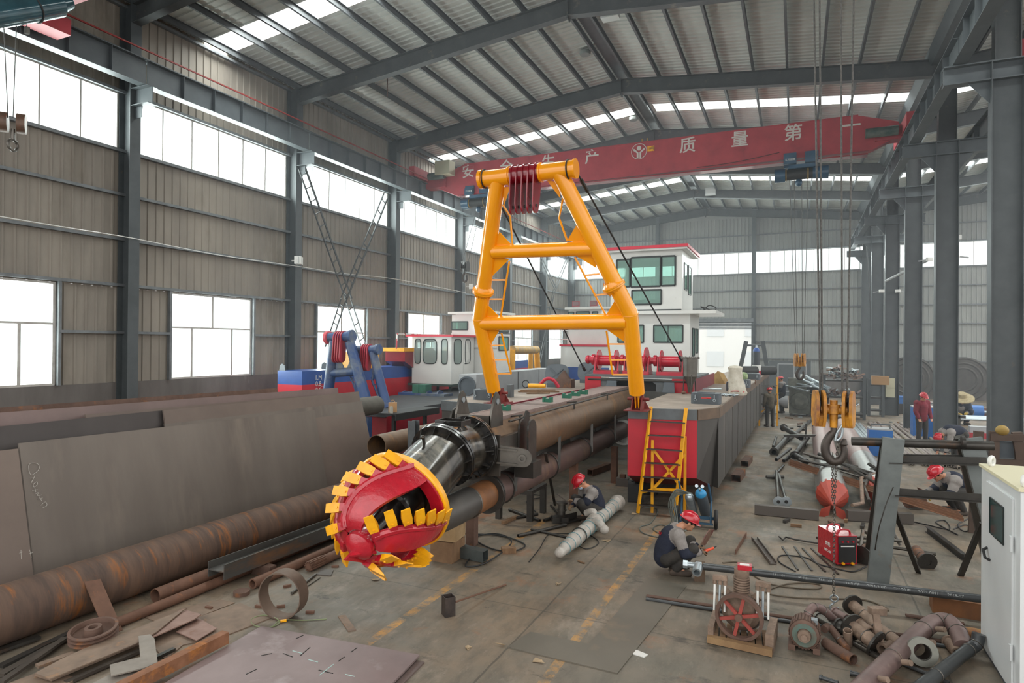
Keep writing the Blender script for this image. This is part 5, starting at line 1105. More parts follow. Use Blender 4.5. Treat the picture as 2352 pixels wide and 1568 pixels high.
solo(MB().path(cr_pts([G(1215, 1290, .015), G(1240, 1258, .015), G(1260, 1228, .015), G(1300, 1225, .015), G(1345, 1225, .015), G(1375, 1245, .015), G(1345, 1260, .015), G(1310, 1240, .015)], 7), .008, 6), 'welding_cable', m_black, 'thin looping cable around the wrapped shaft', 'cable')
solo(MB().path(cr_pts([G(1230, 1175, .02), G(1210, 1150, .02), G(1250, 1140, .02), G(1205, 1130, .02), G(1240, 1115, .02)], 7), .01, 6), 'welding_cable', m_black, 'short curled cable under the slung suction pipe', 'cable')
for i, (x0, y0, x1, y1, r_) in enumerate(((1190, 1230, 1300, 1205, .03), (1220, 1215, 1330, 1240, .022), (1170, 1170, 1240, 1195, .03), (1250, 1195, 1290, 1180, .03), (1265, 1160, 1295, 1195, .02), (1180, 1190, 1235, 1180, .025))):
    solo(MB().tube(G(x0, y0, r_), G(x1, y1, r_), r_, n=12, wall=r_*.3), 'pipe_piece', m_dsteel, 'short dark pipe piece lying on the floor around the welder and the slung pipe', 'pipe piece', 'pipe pieces round the welder')
solo(MB().bar(G(1155, 1200, .03), G(1188, 1186, .03), .07, .05), 'timber_offcut', m_wood, 'pale timber offcut on the floor beneath the slung pipe', 'timber')
solo(MB().ob(G(1335, 1290, .01), (.14, .03, .01), -.5), 'wood_chip', m_wood, 'thin wood stick on the floor below the wrapped shaft', 'stick')
# work vice piece and angle irons by the welder
p = G(1290, 1195, 0); vv = thing('work_piece', 'round steel flanged fitting on angle irons being welded', 'fitting', p)
MB().tube(p+V((0, 0, .05)), p+V((0, 0, .34)), .07, n=20).flange(p+V((0, 0, .33)), (0, 0, 1), .11, .0, .03).flange(p+V((0, 0, .2)), (0, 0, 1), .095, .0, .02).build('fitting', m_steel, vv)
MB().prof('U', p+V((-.1, -.25, .07)), p+V((.15, -.1, .07)), .18, .1, .01, (0, 0, -1)).build('channel_rest', m_dsteel, vv)
MB().prof('L', p+V((.12, -.3, .1)), p+V((.3, .1, .1)), .12, .12, .01).build('angle_rest', m_dsteel, vv)
p = G(1460, 1150, 0); bk = thing('cable_pile', 'dark welder box draped with cables behind the yellow ladder foot', 'welder', p)
MB().ob(p+V((0, 0, .2)), (.32, .3, .38), .2).build('case', m_black, bk); MB().path(cr_pts([p+V((.18*cos(a*1.7)+.02*a*.2, .16*sin(a*1.3), .39+.03*sin(a*2))) for a in range(12)], 5), .012, 6).build('cable', m_black, bk)
# ------------------------------------------------------------ right-hand side of the hall
def gp(pts, r, n=12, sm=0):       # tube through picture points lying at given heights
    P_ = [G(x, y, z) for x, y, z in pts]; return (cr_pts(P_, sm) if sm else P_)
m_ppipe = M('pipe_mauve', '7a645f', '65524e', .5, .3, 4, c3='8c7a6e', t3=.62, sc3=5)
m_dirt = M('dirty_cast', '8a7565', '6e5c4e', .7, .2, 8, c3='a08a76', t3=.6, sc3=10, bump=.1)
m_blk = M('black_pipe', '4c4e4f', '3f4142', .4, .45, 3, c3='6a6a68', t3=.64, sc3=4)
# white control cabinet
q = G(2339, 1123, 1.99); cx0, cy1 = 1.87, 8.35; cy0 = q.y; cx0 = (q.x+1.86)/2
cab = thing('control_cabinet', 'tall white steel control cabinet with a dark window and lifting eyes at the right edge', 'cabinet', (cx0+.45, (cy0+cy1)/2, 0))
MB().box(cx0, cx0+1., cy0, cy1, .06, 1.97).build('body', M('cabinet_white', 'd2d5d5', 'c8cbcb', .35, 0, 1, coat=.2), cab)
MB().box(cx0-.02, cx0+1.02, cy0-.02, cy1+.02, 1.97, 2.0).build('top_cover', M('cabinet_cream', 'cfc8a8', rough=.5), cab)
MB().box(cx0+.02, cx0+.98, cy0+.02, cy1-.02, 0, .06).build('plinth', m_hatch, cab)
yd0, yd1 = cy0+.18, cy1-.25
dr = MB().box(cx0-.018, cx0-.001, yd0, yd1, .15, 1.86).build('door', M('cabinet_white', ''), cab)
yw0, yw1 = PX(2312, 1165, cx0).y, PX(2280, 1142, cx0).y; zw0, zw1 = PX(2280, 1222, cx0).z, PX(2280, 1142, cx0).z
f = MB()
for a_, b_ in (((yw0, zw0), (yw1, zw0)), ((yw1, zw0), (yw1, zw1)), ((yw1, zw1), (yw0, zw1)), ((yw0, zw1), (yw0, zw0))): f.bar((cx0-.02, *a_), (cx0-.02, *b_), .02, .012)
f.build('window_frame', m_gask, dr)
MB().box(cx0-.024, cx0-.019, yw0, yw1, zw0, zw1).build('glass', M('dark_glass', '1f3a38', rough=.08, spec=.8), dr)
h_ = PX(2276, 1272, cx0); MB().path([h_+V((-.02, .05, .05)), h_+V((-.06, .03, .03)), h_+V((-.06, -.04, -.03)), h_+V((-.02, -.06, -.05))], .014, 8).build('handle', m_black, dr)
for z in (.45, 1.45): MB().box(cx0-.035, cx0-.015, yd0-.03, yd0+.02, z-.07, z+.07).build('hinge', M('cabinet_white', ''), cab)
for x, y in ((cx0+.06, cy1-.12), (cx0+.06, cy0+.1)): MB().torus((x, y, 2.05), (.8, -.6, 0), .045, .02, 24, 8).build('lifting_eye', m_white, cab)
# grey steel stand with a top tube
sd_ = thing('steel_stand', 'grey plate steel stand with two splayed legs and a long tube through the top', 'stand', G(2110, 1330))
m_stand = M('stand_grey', '6f7472', '5e6361', .5, .3, 2.5, c3='6b5a48', t3=.66, sc3=4)
T0, T1 = PY(1956, 1013, 10.2), PY(2282, 1024, 10.3)
MB().tube(T0, T1, .06, n=20).build('top_tube', m_dsteel, sd_)
b1, t1_ = G(2014, 1338), PY(2050, 1006, 10.15)
MB().ext([(-.14, -.06), (.12, -.06), (.12, .06), (-.14, .06)], b1, t1_, (0, 1, 0)).build('post', m_stand, sd_)
b1r, t1r = G(1985, 1240)+V((.12, 0, 0)), PY(2032, 1010, 10.3)
MB().bar(G(1997, 1300)+V((0, .3, 0)), t1r, .1, .05, (0, 1, 0)).build('rear_post', m_dsteel, sd_)
t2_ = PY(2228, 1006, 10.35); b2_ = V((2.62, 9.9, 0)); b2r = V((2.75, 12.2, 0))
MB().ext([(-.13, -.05), (.13, -.05), (.13, .05), (-.13, .05)], b2_+V((0, .3, 0)), t2_, (0, 1, 0)).build('post', m_stand, sd_)
MB().bar(b2r, t2_+V((-.1, .1, 0)), .12, .06, (0, 1, 0)).build('rear_post', m_dsteel, sd_)
for (x0, y0, x1, y1, Y_, w_) in ((2042, 1055, 2268, 1060, 10.1, .1), (2042, 1050, 2240, 1052, 10.4, .08), (2055, 1130, 2260, 1145, 10.05, .1)): MB().prof('L', PY(x0, y0, Y_), PY(x1, y1, Y_), w_, w_, .012).build('cross_rail', m_dsteel, sd_)
MB().bar(PY(2052, 1165, 10.25), G(2110, 1316), .07, .02).build('brace', m_dsteel, sd_)
MB().bar(PY(2256, 1200, 10.4), G(2206, 1322), .07, .04).build('brace', m_dsteel, sd_)
MB().path(cr_pts([PY(2052, 1118, 9.9), PY(2040, 1145, 9.9), PY(2028, 1180, 9.85), PY(2015, 1230, 9.9), G(2002, 1322, .02)], 6), .008, 6).build('cable', m_dsteel, sd_)
for w_ in ((2030, 1008), (2212, 1008)): q = PY(w_[0], w_[1]+8, 10.22); MB().tube(q-V((.02, 0, 0)), q+V((.02, 0, 0)), .085, n=20).build('collar', m_dsteel, sd_)
# brown frame structure at far right
bf = thing('brown_staging', 'brown steel frame with a dark panel, at the foot of the nearest column', 'frame', (3.4, 14, 0))
m_brn = M('brown_primer', '57463b', '4a3b32', .6, .1, 3)
for (x0, y0, x1, y1) in ((2248, 990, 2235, 1160), (2283, 990, 2283, 1180), (2335, 992, 2370, 1180)): MB().bar(PY(x0, y0, 13.5), V((PY(x1, y1, 13.5).x, 13.5, 0)), .14, .1, (0, 1, 0)).build('post', m_brn, bf)
for y in (1003, 1062): MB().bar(PY(2275, y, 13.45), PY(2352, y+2, 13.45), .06, .12).build('rail', m_brn, bf)
a_, b_ = PY(2291, 1012, 13.55), PY(2334, 1052, 13.55); MB().box(a_.x, b_.x, 13.53, 13.57, b_.z, a_.z).build('panel', m_hatch, bf)
q = PY(2302, 988, 13.45); solo(MB().ell(q+V((0, 0, .0)), (.1, .1, .09)), 'yellow_float', M('ochre', '8f7436', rough=.6), 'round ochre yellow lump on top of the brown frame', 'float')
# red and silver pontoon tubes
m_silv = M('silver_paint', 'a9a8a4', '95948f', .28, .75, 3, st=(1, 3, 1), bump=.15, bsc=14)
m_pinkp = M('faded_pink', 'a88c86', '988079', .35, .4, 3, bump=.1)
m_cone = M('cone_red', 'a8412f', '96382a', .5, 0, 4)
def torpedo(nx, ny, fx, fy, lab, r_=.29):
    a_, b_ = V((nx, ny, r_+.06)), V((fx, fy, r_+.06)); d_ = (b_-a_).normalized(); _, s_, u_ = axes(d_); L_ = (b_-a_).length
    t = thing('float_tube', lab, 'float tube', (nx, (ny+fy)/2, .06))
    MB().tube(a_, a_+d_*L_*.32, r_, n=40).build('silver_shell', m_silv, t); MB().tube(a_+d_*L_*.32, b_, r_*1.001, n=40).build('pink_shell', m_pinkp, t)
    c = MB(); n = 16; tip = a_-d_*.42-u_*.12; P_ = [a_+(s_*cos(2*pi*i/n)+u_*sin(2*pi*i/n))*r_*1.01 for i in range(n)]; c.add(P_+[tip], [(i, (i+1) % n, n) for i in range(n)]); c.build('cone', m_cone, t, smooth=False)
    MB().lathe(a_-d_*.001, d_, [(0, r_*1.012), (.16, r_*1.012)], 16).build('red_band', m_cone, t, smooth=False)
    for sg in (-1, 1): MB().prism([(0, 0), (.16, -.08), (.22, -.3), (.02, -.18)], tip+s_*sg*.04, s_*sg, u_, .012).build('fin', m_cone, t)
torpedo(.66, 13.9, .82, 25.5, 'silver and pink tube with a red cone nose, behind the hanging chain')
torpedo(1.55, 14.6, 1.55, 26, 'silver and pink tube with a red cone nose half hidden by the grey stand')
for i, (px, lab) in enumerate((((1733, 1168, 1880, 1182), 'brown steel bearer lying under the silver tube noses, left part'), ((1945, 1182, 2095, 1190), 'brown steel bearer under the silver tube noses, right part'))):
    a_, b_ = G(px[0], px[1], .1), G(px[2], px[3], .1); solo(MB().bar(a_, b_, .14, .18), 'steel_bearer', m_mill, lab, 'bearer')
solo(MB().add([G(x, y, .02) for x, y in ((1840, 1182), (1850, 1177), (1862, 1180), (1860, 1188), (1845, 1188))]+[G(1851, 1183, .05)], [(0, 1, 5), (1, 2, 5), (2, 3, 5), (3, 4, 5), (4, 0, 5)]), 'orange_rag', M('orange_leaf', 'a8662e', rough=.8), 'orange brown rag in front of the steel bearer', 'rag', smooth=False)
# twin flanged pipes
for (x0, y0, x1, y1, lab) in ((1788, 1152, 1783, 1082, 'straight thin pipe with a round drilled flange, left of a pair'), (1806, 1152, 1788, 1088, 'thin pipe with a round drilled flange, right of a pair')):
    a_, b_ = G(x0, y0, .16), G(x1, y1, .05); d_ = (b_-a_).normalized(); t = thing('flanged_pipe', lab, 'pipe', V((a_.x, a_.y, 0)))
    MB().tube(a_, b_, .035, n=14).build('pipe', m_steel, t); MB().flange(a_, d_, .1, .035, .03, 28).bolts(a_, d_, .075, 4, .012, .018).build('flange', m_zinc, t); MB().lathe(a_-d_*.005, d_, [(0, 0), (0, .038), (.01, .038)], 20).build('bore', m_black, t)
solo(MB().tube(G(1760, 1095, .05), G(1800, 1095, .05), .04, n=10).tube(G(1775, 1095, .05), G(1800, 1068, .05), .03, n=10), 'pipe_tee', m_dsteel, 'dark tee piece at the far end of the two flanged pipes', 'fitting')
# bundles: long thin bars
def bundle(n, a, b, spread, r, mt, name, lab, cat, grp, dz=.0, jit=.02, rows=1):
    a, b = V(a), V(b); d_, s_, u_ = axes(b-a)
    base = None
    for i in range(n):
        rw = i % rows; o_ = s_*(spread*((i//rows)/(max(1, n//rows-1))-.5))+u_*(r*1.9*rw)+s_*(r*rw)
        j = V((random.uniform(-jit, jit), random.uniform(-jit, jit)*2, 0)); e = V((random.uniform(-jit, jit)*2, random.uniform(-jit, jit)*6, 0))
        solo(MB().tube(a+o_+j+V((0, 0, dz)), b+o_+e+V((0, 0, dz)), r, n=8, wall=r*.25), name, mt, lab, cat, grp)
bundle(30, G(1981, 1019, .06), G(1946, 975, .06), .8, .035, m_zinc, 'galvanised_tube', 'bright galvanised tube in the sheaf beside the pink float tubes', 'tube', 'galvanised tube sheaf', rows=2)
bundle(24, G(2092, 1048, .05), G(2004, 972, .05), 2.2, .05, M('loose_mauve', '8d7f78', '786b64', .5, .2, 4), 'loose_pipe', 'brown grey pipe in the spread beside the blue boxes', 'pipe', 'spread of brown pipes', jit=.12)
bundle(16, G(2142, 1068, .05), G(2062, 995, .05), 1.6, .045, M('loose_dusty', '8f8474', '786e60', .6, .1, 4), 'loose_pipe', 'dusty pipe in the spread at the foot of the second column', 'pipe', 'spread of dusty pipes', jit=.1)
bundle(14, (5.2, 30, .5), (11.5, 30.6, .5), 1.2, .04, m_zinc, 'galvanised_bar', 'bright bar laid across supports beyond the columns', 'bar', 'bright bars beyond the columns')
for x in (5.6, 8.5, 11.2): solo(MB().box(x-.05, x+.05, 29.3, 31.2, 0, .45), 'bar_trestle', m_dsteel, 'low trestle carrying the bright bars beyond the columns', 'trestle', 'bar trestles')
bundle(8, (6.2, 24, .45), (8.6, 20.2, .45), .8, .04, m_zinc, 'galvanised_bar', 'bright bar at the extreme right behind the nearest column', 'bar', 'bright bars at the right edge')
# rusty angle bundle and frames crossing in front of the float tubes
a_, b_ = V((.0, 15.9, .3)), V((2.75, 13.2, .35))
ax0, ax1 = G(1812, 1062, .55), G(2205, 1187, .35)
for i in range(6):
    o_ = V((.0, .07*i-.2, .03*(i % 2))); solo(MB().prof('L', ax0+o_, ax1+o_, .05, .05, .008), 'angle_bar', M('angle_rust', '8a5f45', '6d5140', .6, .2, 4), 'long rusty angle bar in the bundle crossing in front of the silver tubes', 'bar', 'rusty angle bundle')
for i, (x0, y0, z0, x1, y1, z1, r_) in enumerate(((1835, 1055, .7, 1950, 1080, .6, .03), (1845, 1040, .8, 2000, 1085, .55, .03), (1880, 1042, .8, 2045, 1110, .5, .035), (1950, 1070, .65, 2020, 1092, .6, .035), (1995, 1065, .7, 2050, 1100, .5, .035), (1955, 1075, .7, 2030, 1120, .5, .03), (2005, 1080, .6, 2035, 1064, .9, .03), (1900, 1072, .6, 2010, 1105, .5, .025), (1860, 1048, .7, 1970, 1072, .65, .025))):
    solo(MB().tube(G(x0, y0, z0), G(x1, y1, z1), r_, n=10), 'loose_tube', m_steel if i % 2 else m_dsteel, 'thin tube in the tangle lying over the silver float tubes', 'tube', 'tube tangle over the floats')
solo(MB().path([G(2010, 1088, .62), G(1978, 1098, .58), G(1981, 1155, .3), G(1957, 1160, .3)], .035, 8), 'bent_tube', m_dirt, 'bent dirty tube hanging from the tangle beside the right silver tube', 'tube')
solo(MB().path([G(1999, 1088, .65), G(1985, 1120, .45), G(1996, 1150, .3)], .035, 8), 'bent_tube', m_steel, 'kinked shiny tube hanging next to the bent dirty one', 'tube')
# pipe pieces left of the float tubes
for i, (x0, y0, x1, y1, r_, lab) in enumerate(((1778, 1038, 1810, 1003, .09, 'flange ended dark pipe on the walkway, lowest of the heap'), (1822, 1048, 1855, 1005, .07, 'rusty pipe end over elbow in the dark heap'), (1800, 982, 1840, 1005, .09, 'dark pipe lying across the heap near the engine'), (1810, 1010, 1868, 960, .06, 'long slim pipe sloping up to the yellow hook block'), (1776, 1025, 1783, 1003, .04, 'short slim pipe at the left edge of the heap'), (1783, 1055, 1815, 1030, .045, 'bent grey pipe in front of the heap'), (1800, 1058, 1822, 1040, .045, 'second bent grey pipe in front of the heap'), (1825, 1045, 1852, 1060, .08, 'short capped pipe with a bore facing the camera'))):
    p0, p1 = G(x0, y0, r_+.1*(i % 3)), G(x1, y1, r_+.1*(i % 3)); mb = MB().tube(p0, p1, r_, n=16, wall=.012)
    if i in (0, 2, 7): mb.flange(p0, p1-p0, r_*1.5, r_*.8, .04)
    solo(mb, 'dark_pipe', m_dsteel, lab, 'pipe')
# trestle in that heap
solo(MB().bar(G(1848, 1025, .0), V((G(1848, 1025).x+.05, G(1848, 1025).y, .75)), .06).bar(G(1868, 1010, .0), V((G(1868, 1010).x, G(1868, 1010).y, .9)), .06).bar(G(1800, 1000, .5), G(1880, 1000, .55), .1, .06), 'saw_horse', m_dsteel, 'dark steel saw horse among the pipe heap by the hook', 'trestle')
# long black pipe with tee
A_, B_ = V((-1.12, 8.78, .3)), V((2.0, 9.07, .3)); lp_ = thing('long_pipe', 'long black steel pipe with white stencil lettering resting above the floor', 'pipe', (.4, 8.9, 0))
MB().tube(A_, B_, .047, n=20).build('pipe', m_blk, lp_)
d_ = (B_-A_).normalized(); MB().tube(A_-d_*.02, A_-d_*.1, .055, n=18).tube(A_-d_*.1, A_-d_*.2, .04, n=16).tube(A_-d_*.2, A_-d_*.26, .055, n=8).tube(A_-d_*.06, A_-d_*.06+V((.0, -.16, -.04)), .06, n=18, wall=.02).build('tee_fitting', m_zinc, lp_)
for k_, w_ in enumerate(('U 1101', 'M 11', '3H11012', '125.0 CE', '0195-2010', 'TC 20 PJ', '2002-0091', '2018-07')): text(w_, .05, A_.lerp(B_, .3+.088*k_)+V((0, -.046, .014)), d_, (0, -.25, 1), M('stencil_white', 'a5a9a8', rough=.7), lp_, 'lettering')
q = G(1605, 1338); solo(MB().ob(q+V((0, .1, .125)), (.14, .12, .25), .1), 'timber_prop', M('old_timber', '6e5a48', '5a493a', .8, 0, 4), 'upright timber block propping up the end of the long black pipe', 'block')
solo(MB().bar(V((1.55, 9.35, .1)), V((2.5, 9.3, .1)), .3, .2), 'rusty_channel', M('rust_plate_brown', '7a4f2e', '5f3f28', .7, .1, 3), 'rusty brown box beam on the floor beside the white cabinet', 'beam')
for i, (x0, y0, x1, y1, mt) in enumerate(((1485, 1368, 2200, 1478, m_rust), (1484, 1375, 2190, 1486, m_blk))):
    solo(MB().tube(G(x0, y0, .022), G(x1, y1, .022), .022, n=10), 'thin_pipe', mt, ('brown' if i == 0 else 'grey')+' thin pipe of the pair running flat behind the compressor', 'pipe')
solo(MB().bar(G(2080, 1412, .02), G(2215, 1432, .02), .06, .02), 'flat_bar', m_rust, 'rusty flat bar on the floor in front of the brown box beam', 'bar')
# compressor
p = G(1700, 1478); cm = thing('compressor', 'old rusty air compressor head with a big red spoked flywheel on a timber skid', 'compressor', p)
X, Y = p.x, p.y
for i in range(8): MB().ob((X-.27+.075*i, Y+.12, .035), (.06, .42, .05), .1).build('skid_plank', m_wood, cm)
MB().bar((X-.33, Y-.12, .045), (X+.33, Y-.16, .045), .07, .07).build('skid_beam', M('timber_bright', '8f7350', '775c40', .8, 0, 3), cm)
MB().bar((X+.3, Y-.1, .1), (X+.33, Y+.38, .1), .08, .2).build('bed_rail', m_dirt, cm); MB().bar((X-.3, Y-.1, .1), (X-.3, Y+.38, .1), .06, .14).build('bed_rail', m_dirt, cm)
MB().lathe((X, Y+.05, .3), (0, 1, 0), [(0, 0), (0, .13), (.05, .19), (.1, .21), (.28, .2), (.33, .14), (.33, 0)], 32).build('crankcase', m_dirt, cm)
fw_ = MB(); c_ = V((X-.01, Y-.02, .3)); ax_ = V((.12, 1, 0)).normalized(); fw_.lathe(c_-ax_*.035, ax_, [(0, .215), (0, .25), (.07, .25), (.07, .215), (0, .215)], 56); fw_.lathe(c_-ax_*.05, ax_, [(0, 0), (0, .04), (.1, .04)], 16)
fo = fw_.build('flywheel', m_rust, cm); _, s_, u_ = axes(ax_)
for i in range(6): a = 2*pi*i/6+.3; MB().bar(c_, c_+(s_*cos(a)+u_*sin(a))*.225, .035, .03, ax_).build('spoke', M('spoke_red', '9c4038', '7c3a30', .6, 0, 4), fo)
for j, (dx, dz, ang) in enumerate(((-.0, .42, 0), (-.17, .38, -.75), (.17, .36, .75))):
    mb = MB(); d2 = V((sin(ang), 0, cos(ang))); kk = 1 if j == 0 else .62; o_ = V((X, Y+.16, .3))+d2*(.2 if j == 0 else .1)
    for k in range(7): mb.lathe(o_+d2*(.028*k*kk), d2, [(0, .0), (0, .088*kk), (.012*kk, .088*kk), (.012*kk, .065*kk), (.028*kk, .065*kk)], 24)
    mb.tube(o_+d2*.2*kk, o_+d2*.27*kk, .08*kk, n=20); mb.build('cylinder', m_dirt, cm)
for sg in (-1, 1):
    for k in range(3):
        x = X+sg*(.17+.055*k); MB().tube((x, Y+.05, .3), (x-.0, Y+.1, .62), .013, n=10).build('cooling_tube', m_white if k != 1 else m_zinc, cm); MB().tube((x, Y+.1, .58), (x, Y+.1, .66), .024, n=10).build('tube_nut', m_dirt, cm)
    MB().bar((X+sg*.15, Y+.1, .66), (X+sg*.3, Y+.1, .65), .06, .05).build('manifold', m_dirt, cm)
for k in range(4): MB().torus((X+.02, Y+.12, .3), (0, 1, 0), .13+.022*k, .008, 32, 6).build('cooling_coil', m_steel, cm)
MB().ob((X+.03, Y+.16, .795), (.15, .11, .05), .1).build('red_box', m_cred, cm); MB().ob((X+.03, Y+.15, .823), (.1, .05, .006), .1).build('box_label', m_white, cm)
# electric motor
p = G(1847, 1500); mo = thing('electric_motor', 'rusty finned electric motor standing on the floor right of the compressor', 'motor', p); o_ = p+V((0, 0, .19)); ax_ = V((.05, 1, -.1)).normalized(); _, s_, u_ = axes(ax_)
MB().lathe(o_, ax_, [(0, 0), (0, .12), (.02, .145), (.06, .15), (.3, .15), (.33, .12), (.33, 0)], 28).build('frame', m_rust, mo)
for i in range(30): a = 2*pi*i/30; r__ = s_*cos(a)+u_*sin(a); MB().bar(o_+ax_*.04+r__*.155, o_+ax_*.3+r__*.15, .02, .008, r__).build('fin', m_rust, mo)
MB().lathe(o_-ax_*.06, ax_, [(0, 0), (0, .06), (.03, .065), (.06, .06)], 24).tube(o_-ax_*.1, o_, .03, n=14).build('shaft_pulley', m_dirt, mo)
MB().lathe(o_-ax_*.004, ax_, [(0, .07), (0, .12)], 24).build('end_shield', M('verdigris', '4c6a62', '5f5548', .6, .1, 6), mo)
for dx in (-.12, .12): MB().ob(p+V((dx, .12, .03)), (.07, .2, .06)).build('foot', m_rust, mo)
MB().ob(o_+V((.1, .15, .11)), (.06, .08, .05)).build('terminal_box', m_zinc, mo)
# pipe spools, bottom right
def spool(name, lab, pts, r, mt, fl=(), sm=6, n=20, weld=True):
    P_ = [G(x, y, z) for x, y, z in pts]; C_ = cr_pts(P_, sm) if sm else P_; t = thing(name, lab, 'pipe spool', V((P_[0].x, P_[0].y, 0)))
    MB().path(C_, r, n).build('pipe', mt, t)
    for i in fl:
        j = i % len(P_); a_ = C_[0] if j == 0 else C_[-1]; b_ = C_[1] if j == 0 else C_[-2]; d_ = (a_-b_).normalized()
        MB().flange(a_, d_, r*1.9, r*.72, .025, 28).bolts(a_, d_, r*1.6, 8, .01, .018).lathe(a_+d_*.002, d_, [(0, 0), (0, r*.72)], 20).build('flange', m_dsteel, t)
    if weld:
        for k in range(1, len(P_)-1): q = P_[k]; dd = (P_[k+1]-P_[k-1]).normalized(); MB().torus(q, dd, r*1.02, .006, 20, 5).build('weld_bead', m_steel, t)
    return t
sp1 = spool('pipe_spool', 'large mauve pipe spool with welded elbows reaching out of the bottom of the picture', [(1950, 1610, .15), (2050, 1512, .15), (2120, 1446, .15), (2150, 1428, .16), (2178, 1428, .17), (2200, 1452, .14), (2214, 1488, .1)], .09, m_ppipe, weld=True)
for x, y in ((2142, 1436), (2118, 1466), (2064, 1512), (2010, 1550)): q = G(x+10, y+8, .2); MB().tube(q, q+V((.06, -.06, .03)), .028, n=12).build('branch_socket', m_dirt, sp1)
spool('pipe_spool', 'dark pipe with an elbow and collar beside the white cabinet foot', [(2085, 1600, .1), (2150, 1550, .1), (2225, 1492, .12), (2243, 1478, .16), (2248, 1455, .26)], .06, m_blk)
q = G(2118, 1496, .17); fl_ = thing('flange_plate', 'thick grey pipe flange standing on edge between the two pipe spools', 'flange', G(2118, 1525)); d_ = V((.1, -1, .25)).normalized(); MB().flange(q, d_, .14, .08, .05, 40).bolts(q, d_, .115, 8, .012, .026).build('ring', M('flange_grey', '7d7d74', '6c6c64', .5, .4, 5), fl_); MB().tube(q, q-d_*.2, .085, n=24, wall=.01).build('pipe_stub', m_dsteel, fl_)
spool('pipe_spool', 'flanged pipe spool with a pale elbow behind the pile of fittings', [(1958, 1388, .2), (1985, 1412, .17), (2015, 1440, .14), (2045, 1462, .12), (2078, 1490, .1)], .062, m_dirt, fl=(0,))
spool('pipe_spool', 'bent mauve pipe arching over the rusty electric motor', [(1853, 1432, .2), (1857, 1408, .32), (1870, 1394, .36), (1890, 1400, .3), (1915, 1422, .16)], .045, m_ppipe)
spool('pipe_spool', 'rusty straight pipe with an elbow in front of the fittings pile', [(1893, 1445, .14), (1905, 1440, .14), (1930, 1470, .08), (1945, 1490, .06)], .04, m_rust)
solo(MB().tube(G(1895, 1475, .06), G(1960, 1515, .05), .055, n=20, wall=.006), 'short_pipe', m_rust, 'short open rusty pipe lying in front of the electric motor', 'pipe')
solo(MB().tube(G(1947, 1480, .02), G(1947, 1448, .2)+V((0, 0, 0)), .045, n=18, wall=.008), 'pipe_stub', m_dirt, 'upright open pipe stub in the middle of the fittings pile', 'pipe')
spool('valve_assembly', 'valve with flanges and a boxed handle in the fittings pile', [(1960, 1440, .16), (1990, 1462, .15), (2012, 1478, .12)], .075, m_dirt, fl=(0, -1))
mb = MB().bar(G(2022, 1480, .1), G(2012, 1410, .38), .07, .03); mb.bar(G(1998, 1402, .4), G(2032, 1402, .4), .09, .07); solo(mb, 'gate_handle', m_dirt, 'tall lever with a boxed head rising from the fittings pile', 'handle lever')
solo(MB().tube(G(1950, 1470, .04), G(2030, 1515, .04), .028, n=12), 'bright_rod', m_steel, 'bright steel rod running from the fittings pile under the mauve spool', 'rod')
for i, (x0, y0, x1, y1, z, r_, mt, lab) in enumerate(((1880, 1418, 1935, 1448, .12, .05, m_steel, 'shiny forked fitting behind the rusty motor'), (1918, 1405, 1945, 1420, .16, .045, m_ppipe, 'short mauve tee in the fittings pile'), (1900, 1432, 1940, 1425, .1, .035, m_zinc, 'bright reducer in the fittings pile'), (1925, 1438, 1958, 1452, .13, .07, m_dsteel, 'dark open collar in the fittings pile'), (1975, 1432, 2000, 1450, .2, .05, m_dirt, 'muddy coupling on top of the fittings pile'), (1885, 1555, 1925, 1568, .03, .02, m_blk, 'small black stud at the bottom of the picture'), (1955, 1545, 1985, 1552, .03, .022, m_blk, 'short threaded stub by the mauve spool'), (2070, 1522, 2180, 1568, .03, .02, m_blk, 'thin black rod leaving the bottom of the picture'), (2028, 1490, 2060, 1475, .08, .05, m_dirt, 'dull elbow beneath the mauve spool'), (2180, 1475, 2200, 1500, .05, .06, m_dirt, 'thin flange leaning by the end of the mauve spool'))):
    mb = MB().tube(G(x0, y0, z), G(x1, y1, z), r_, n=16, wall=r_*.3); mb.flange(G(x0, y0, z), G(x1, y1, z)-G(x0, y0, z), r_*1.25, r_*.7, .02); solo(mb, 'pipe_fitting', mt, lab, 'fitting')
solo(MB().ell(G(2235, 1455, .05), (.16, .1, .06)), 'rag_heap', M('rag_brown', '7a4a34', '8f7040', .9, 0, 9, bump=.4), 'crumpled red brown rag beside the white cabinet', 'rag')
# welding set
p = G(1923, 1292); we_ = thing('welding_machine', 'red and black portable welding machine standing on the floor', 'welding machine', p); wz = .45
mt_ = Matrix.Rotation(wz, 3, 'Z'); c0 = p+V((0, .1, .18))
MB().ob(c0+V((0, 0, .07)), (.3, .55, .42), wz).build('case', m_cred, we_)
fz = lambda x, z, d=0: c0+mt_@V((x, -.28-d, z))
MB().ob(fz(0, .04), (.26, .02, .3), wz).build('front_panel', m_black, we_); MB().ob(fz(0, .22), (.27, .022, .1), wz).build('control_strip', M('panel_dark', '3a3436', rough=.5), we_)
for dx in (-.08, 0, .08): MB().tube(fz(dx, .2, .0), fz(dx, .2, .03), .014, n=10).build('knob', m_cred, we_)
MB().bar(fz(-.1, .13, .012), fz(.1, .13, .012), .004, .018).build('label_strip', m_white, we_)
for dy in (-.18, .1): MB().path(cr_pts([c0+mt_@V((-.1, dy, .28)), c0+mt_@V((-.07, dy, .34)), c0+mt_@V((.07, dy, .34)), c0+mt_@V((.1, dy, .28))], 4), .014, 8).build('carry_handle', m_cred, we_)
for dx in (-.07, .07): MB().tube(fz(dx, -.12, 0), fz(dx, -.12, .04), .02, n=10).build('socket', m_cyel, we_)
lft = lambda y, z: c0+mt_@V((-.153, y, z))
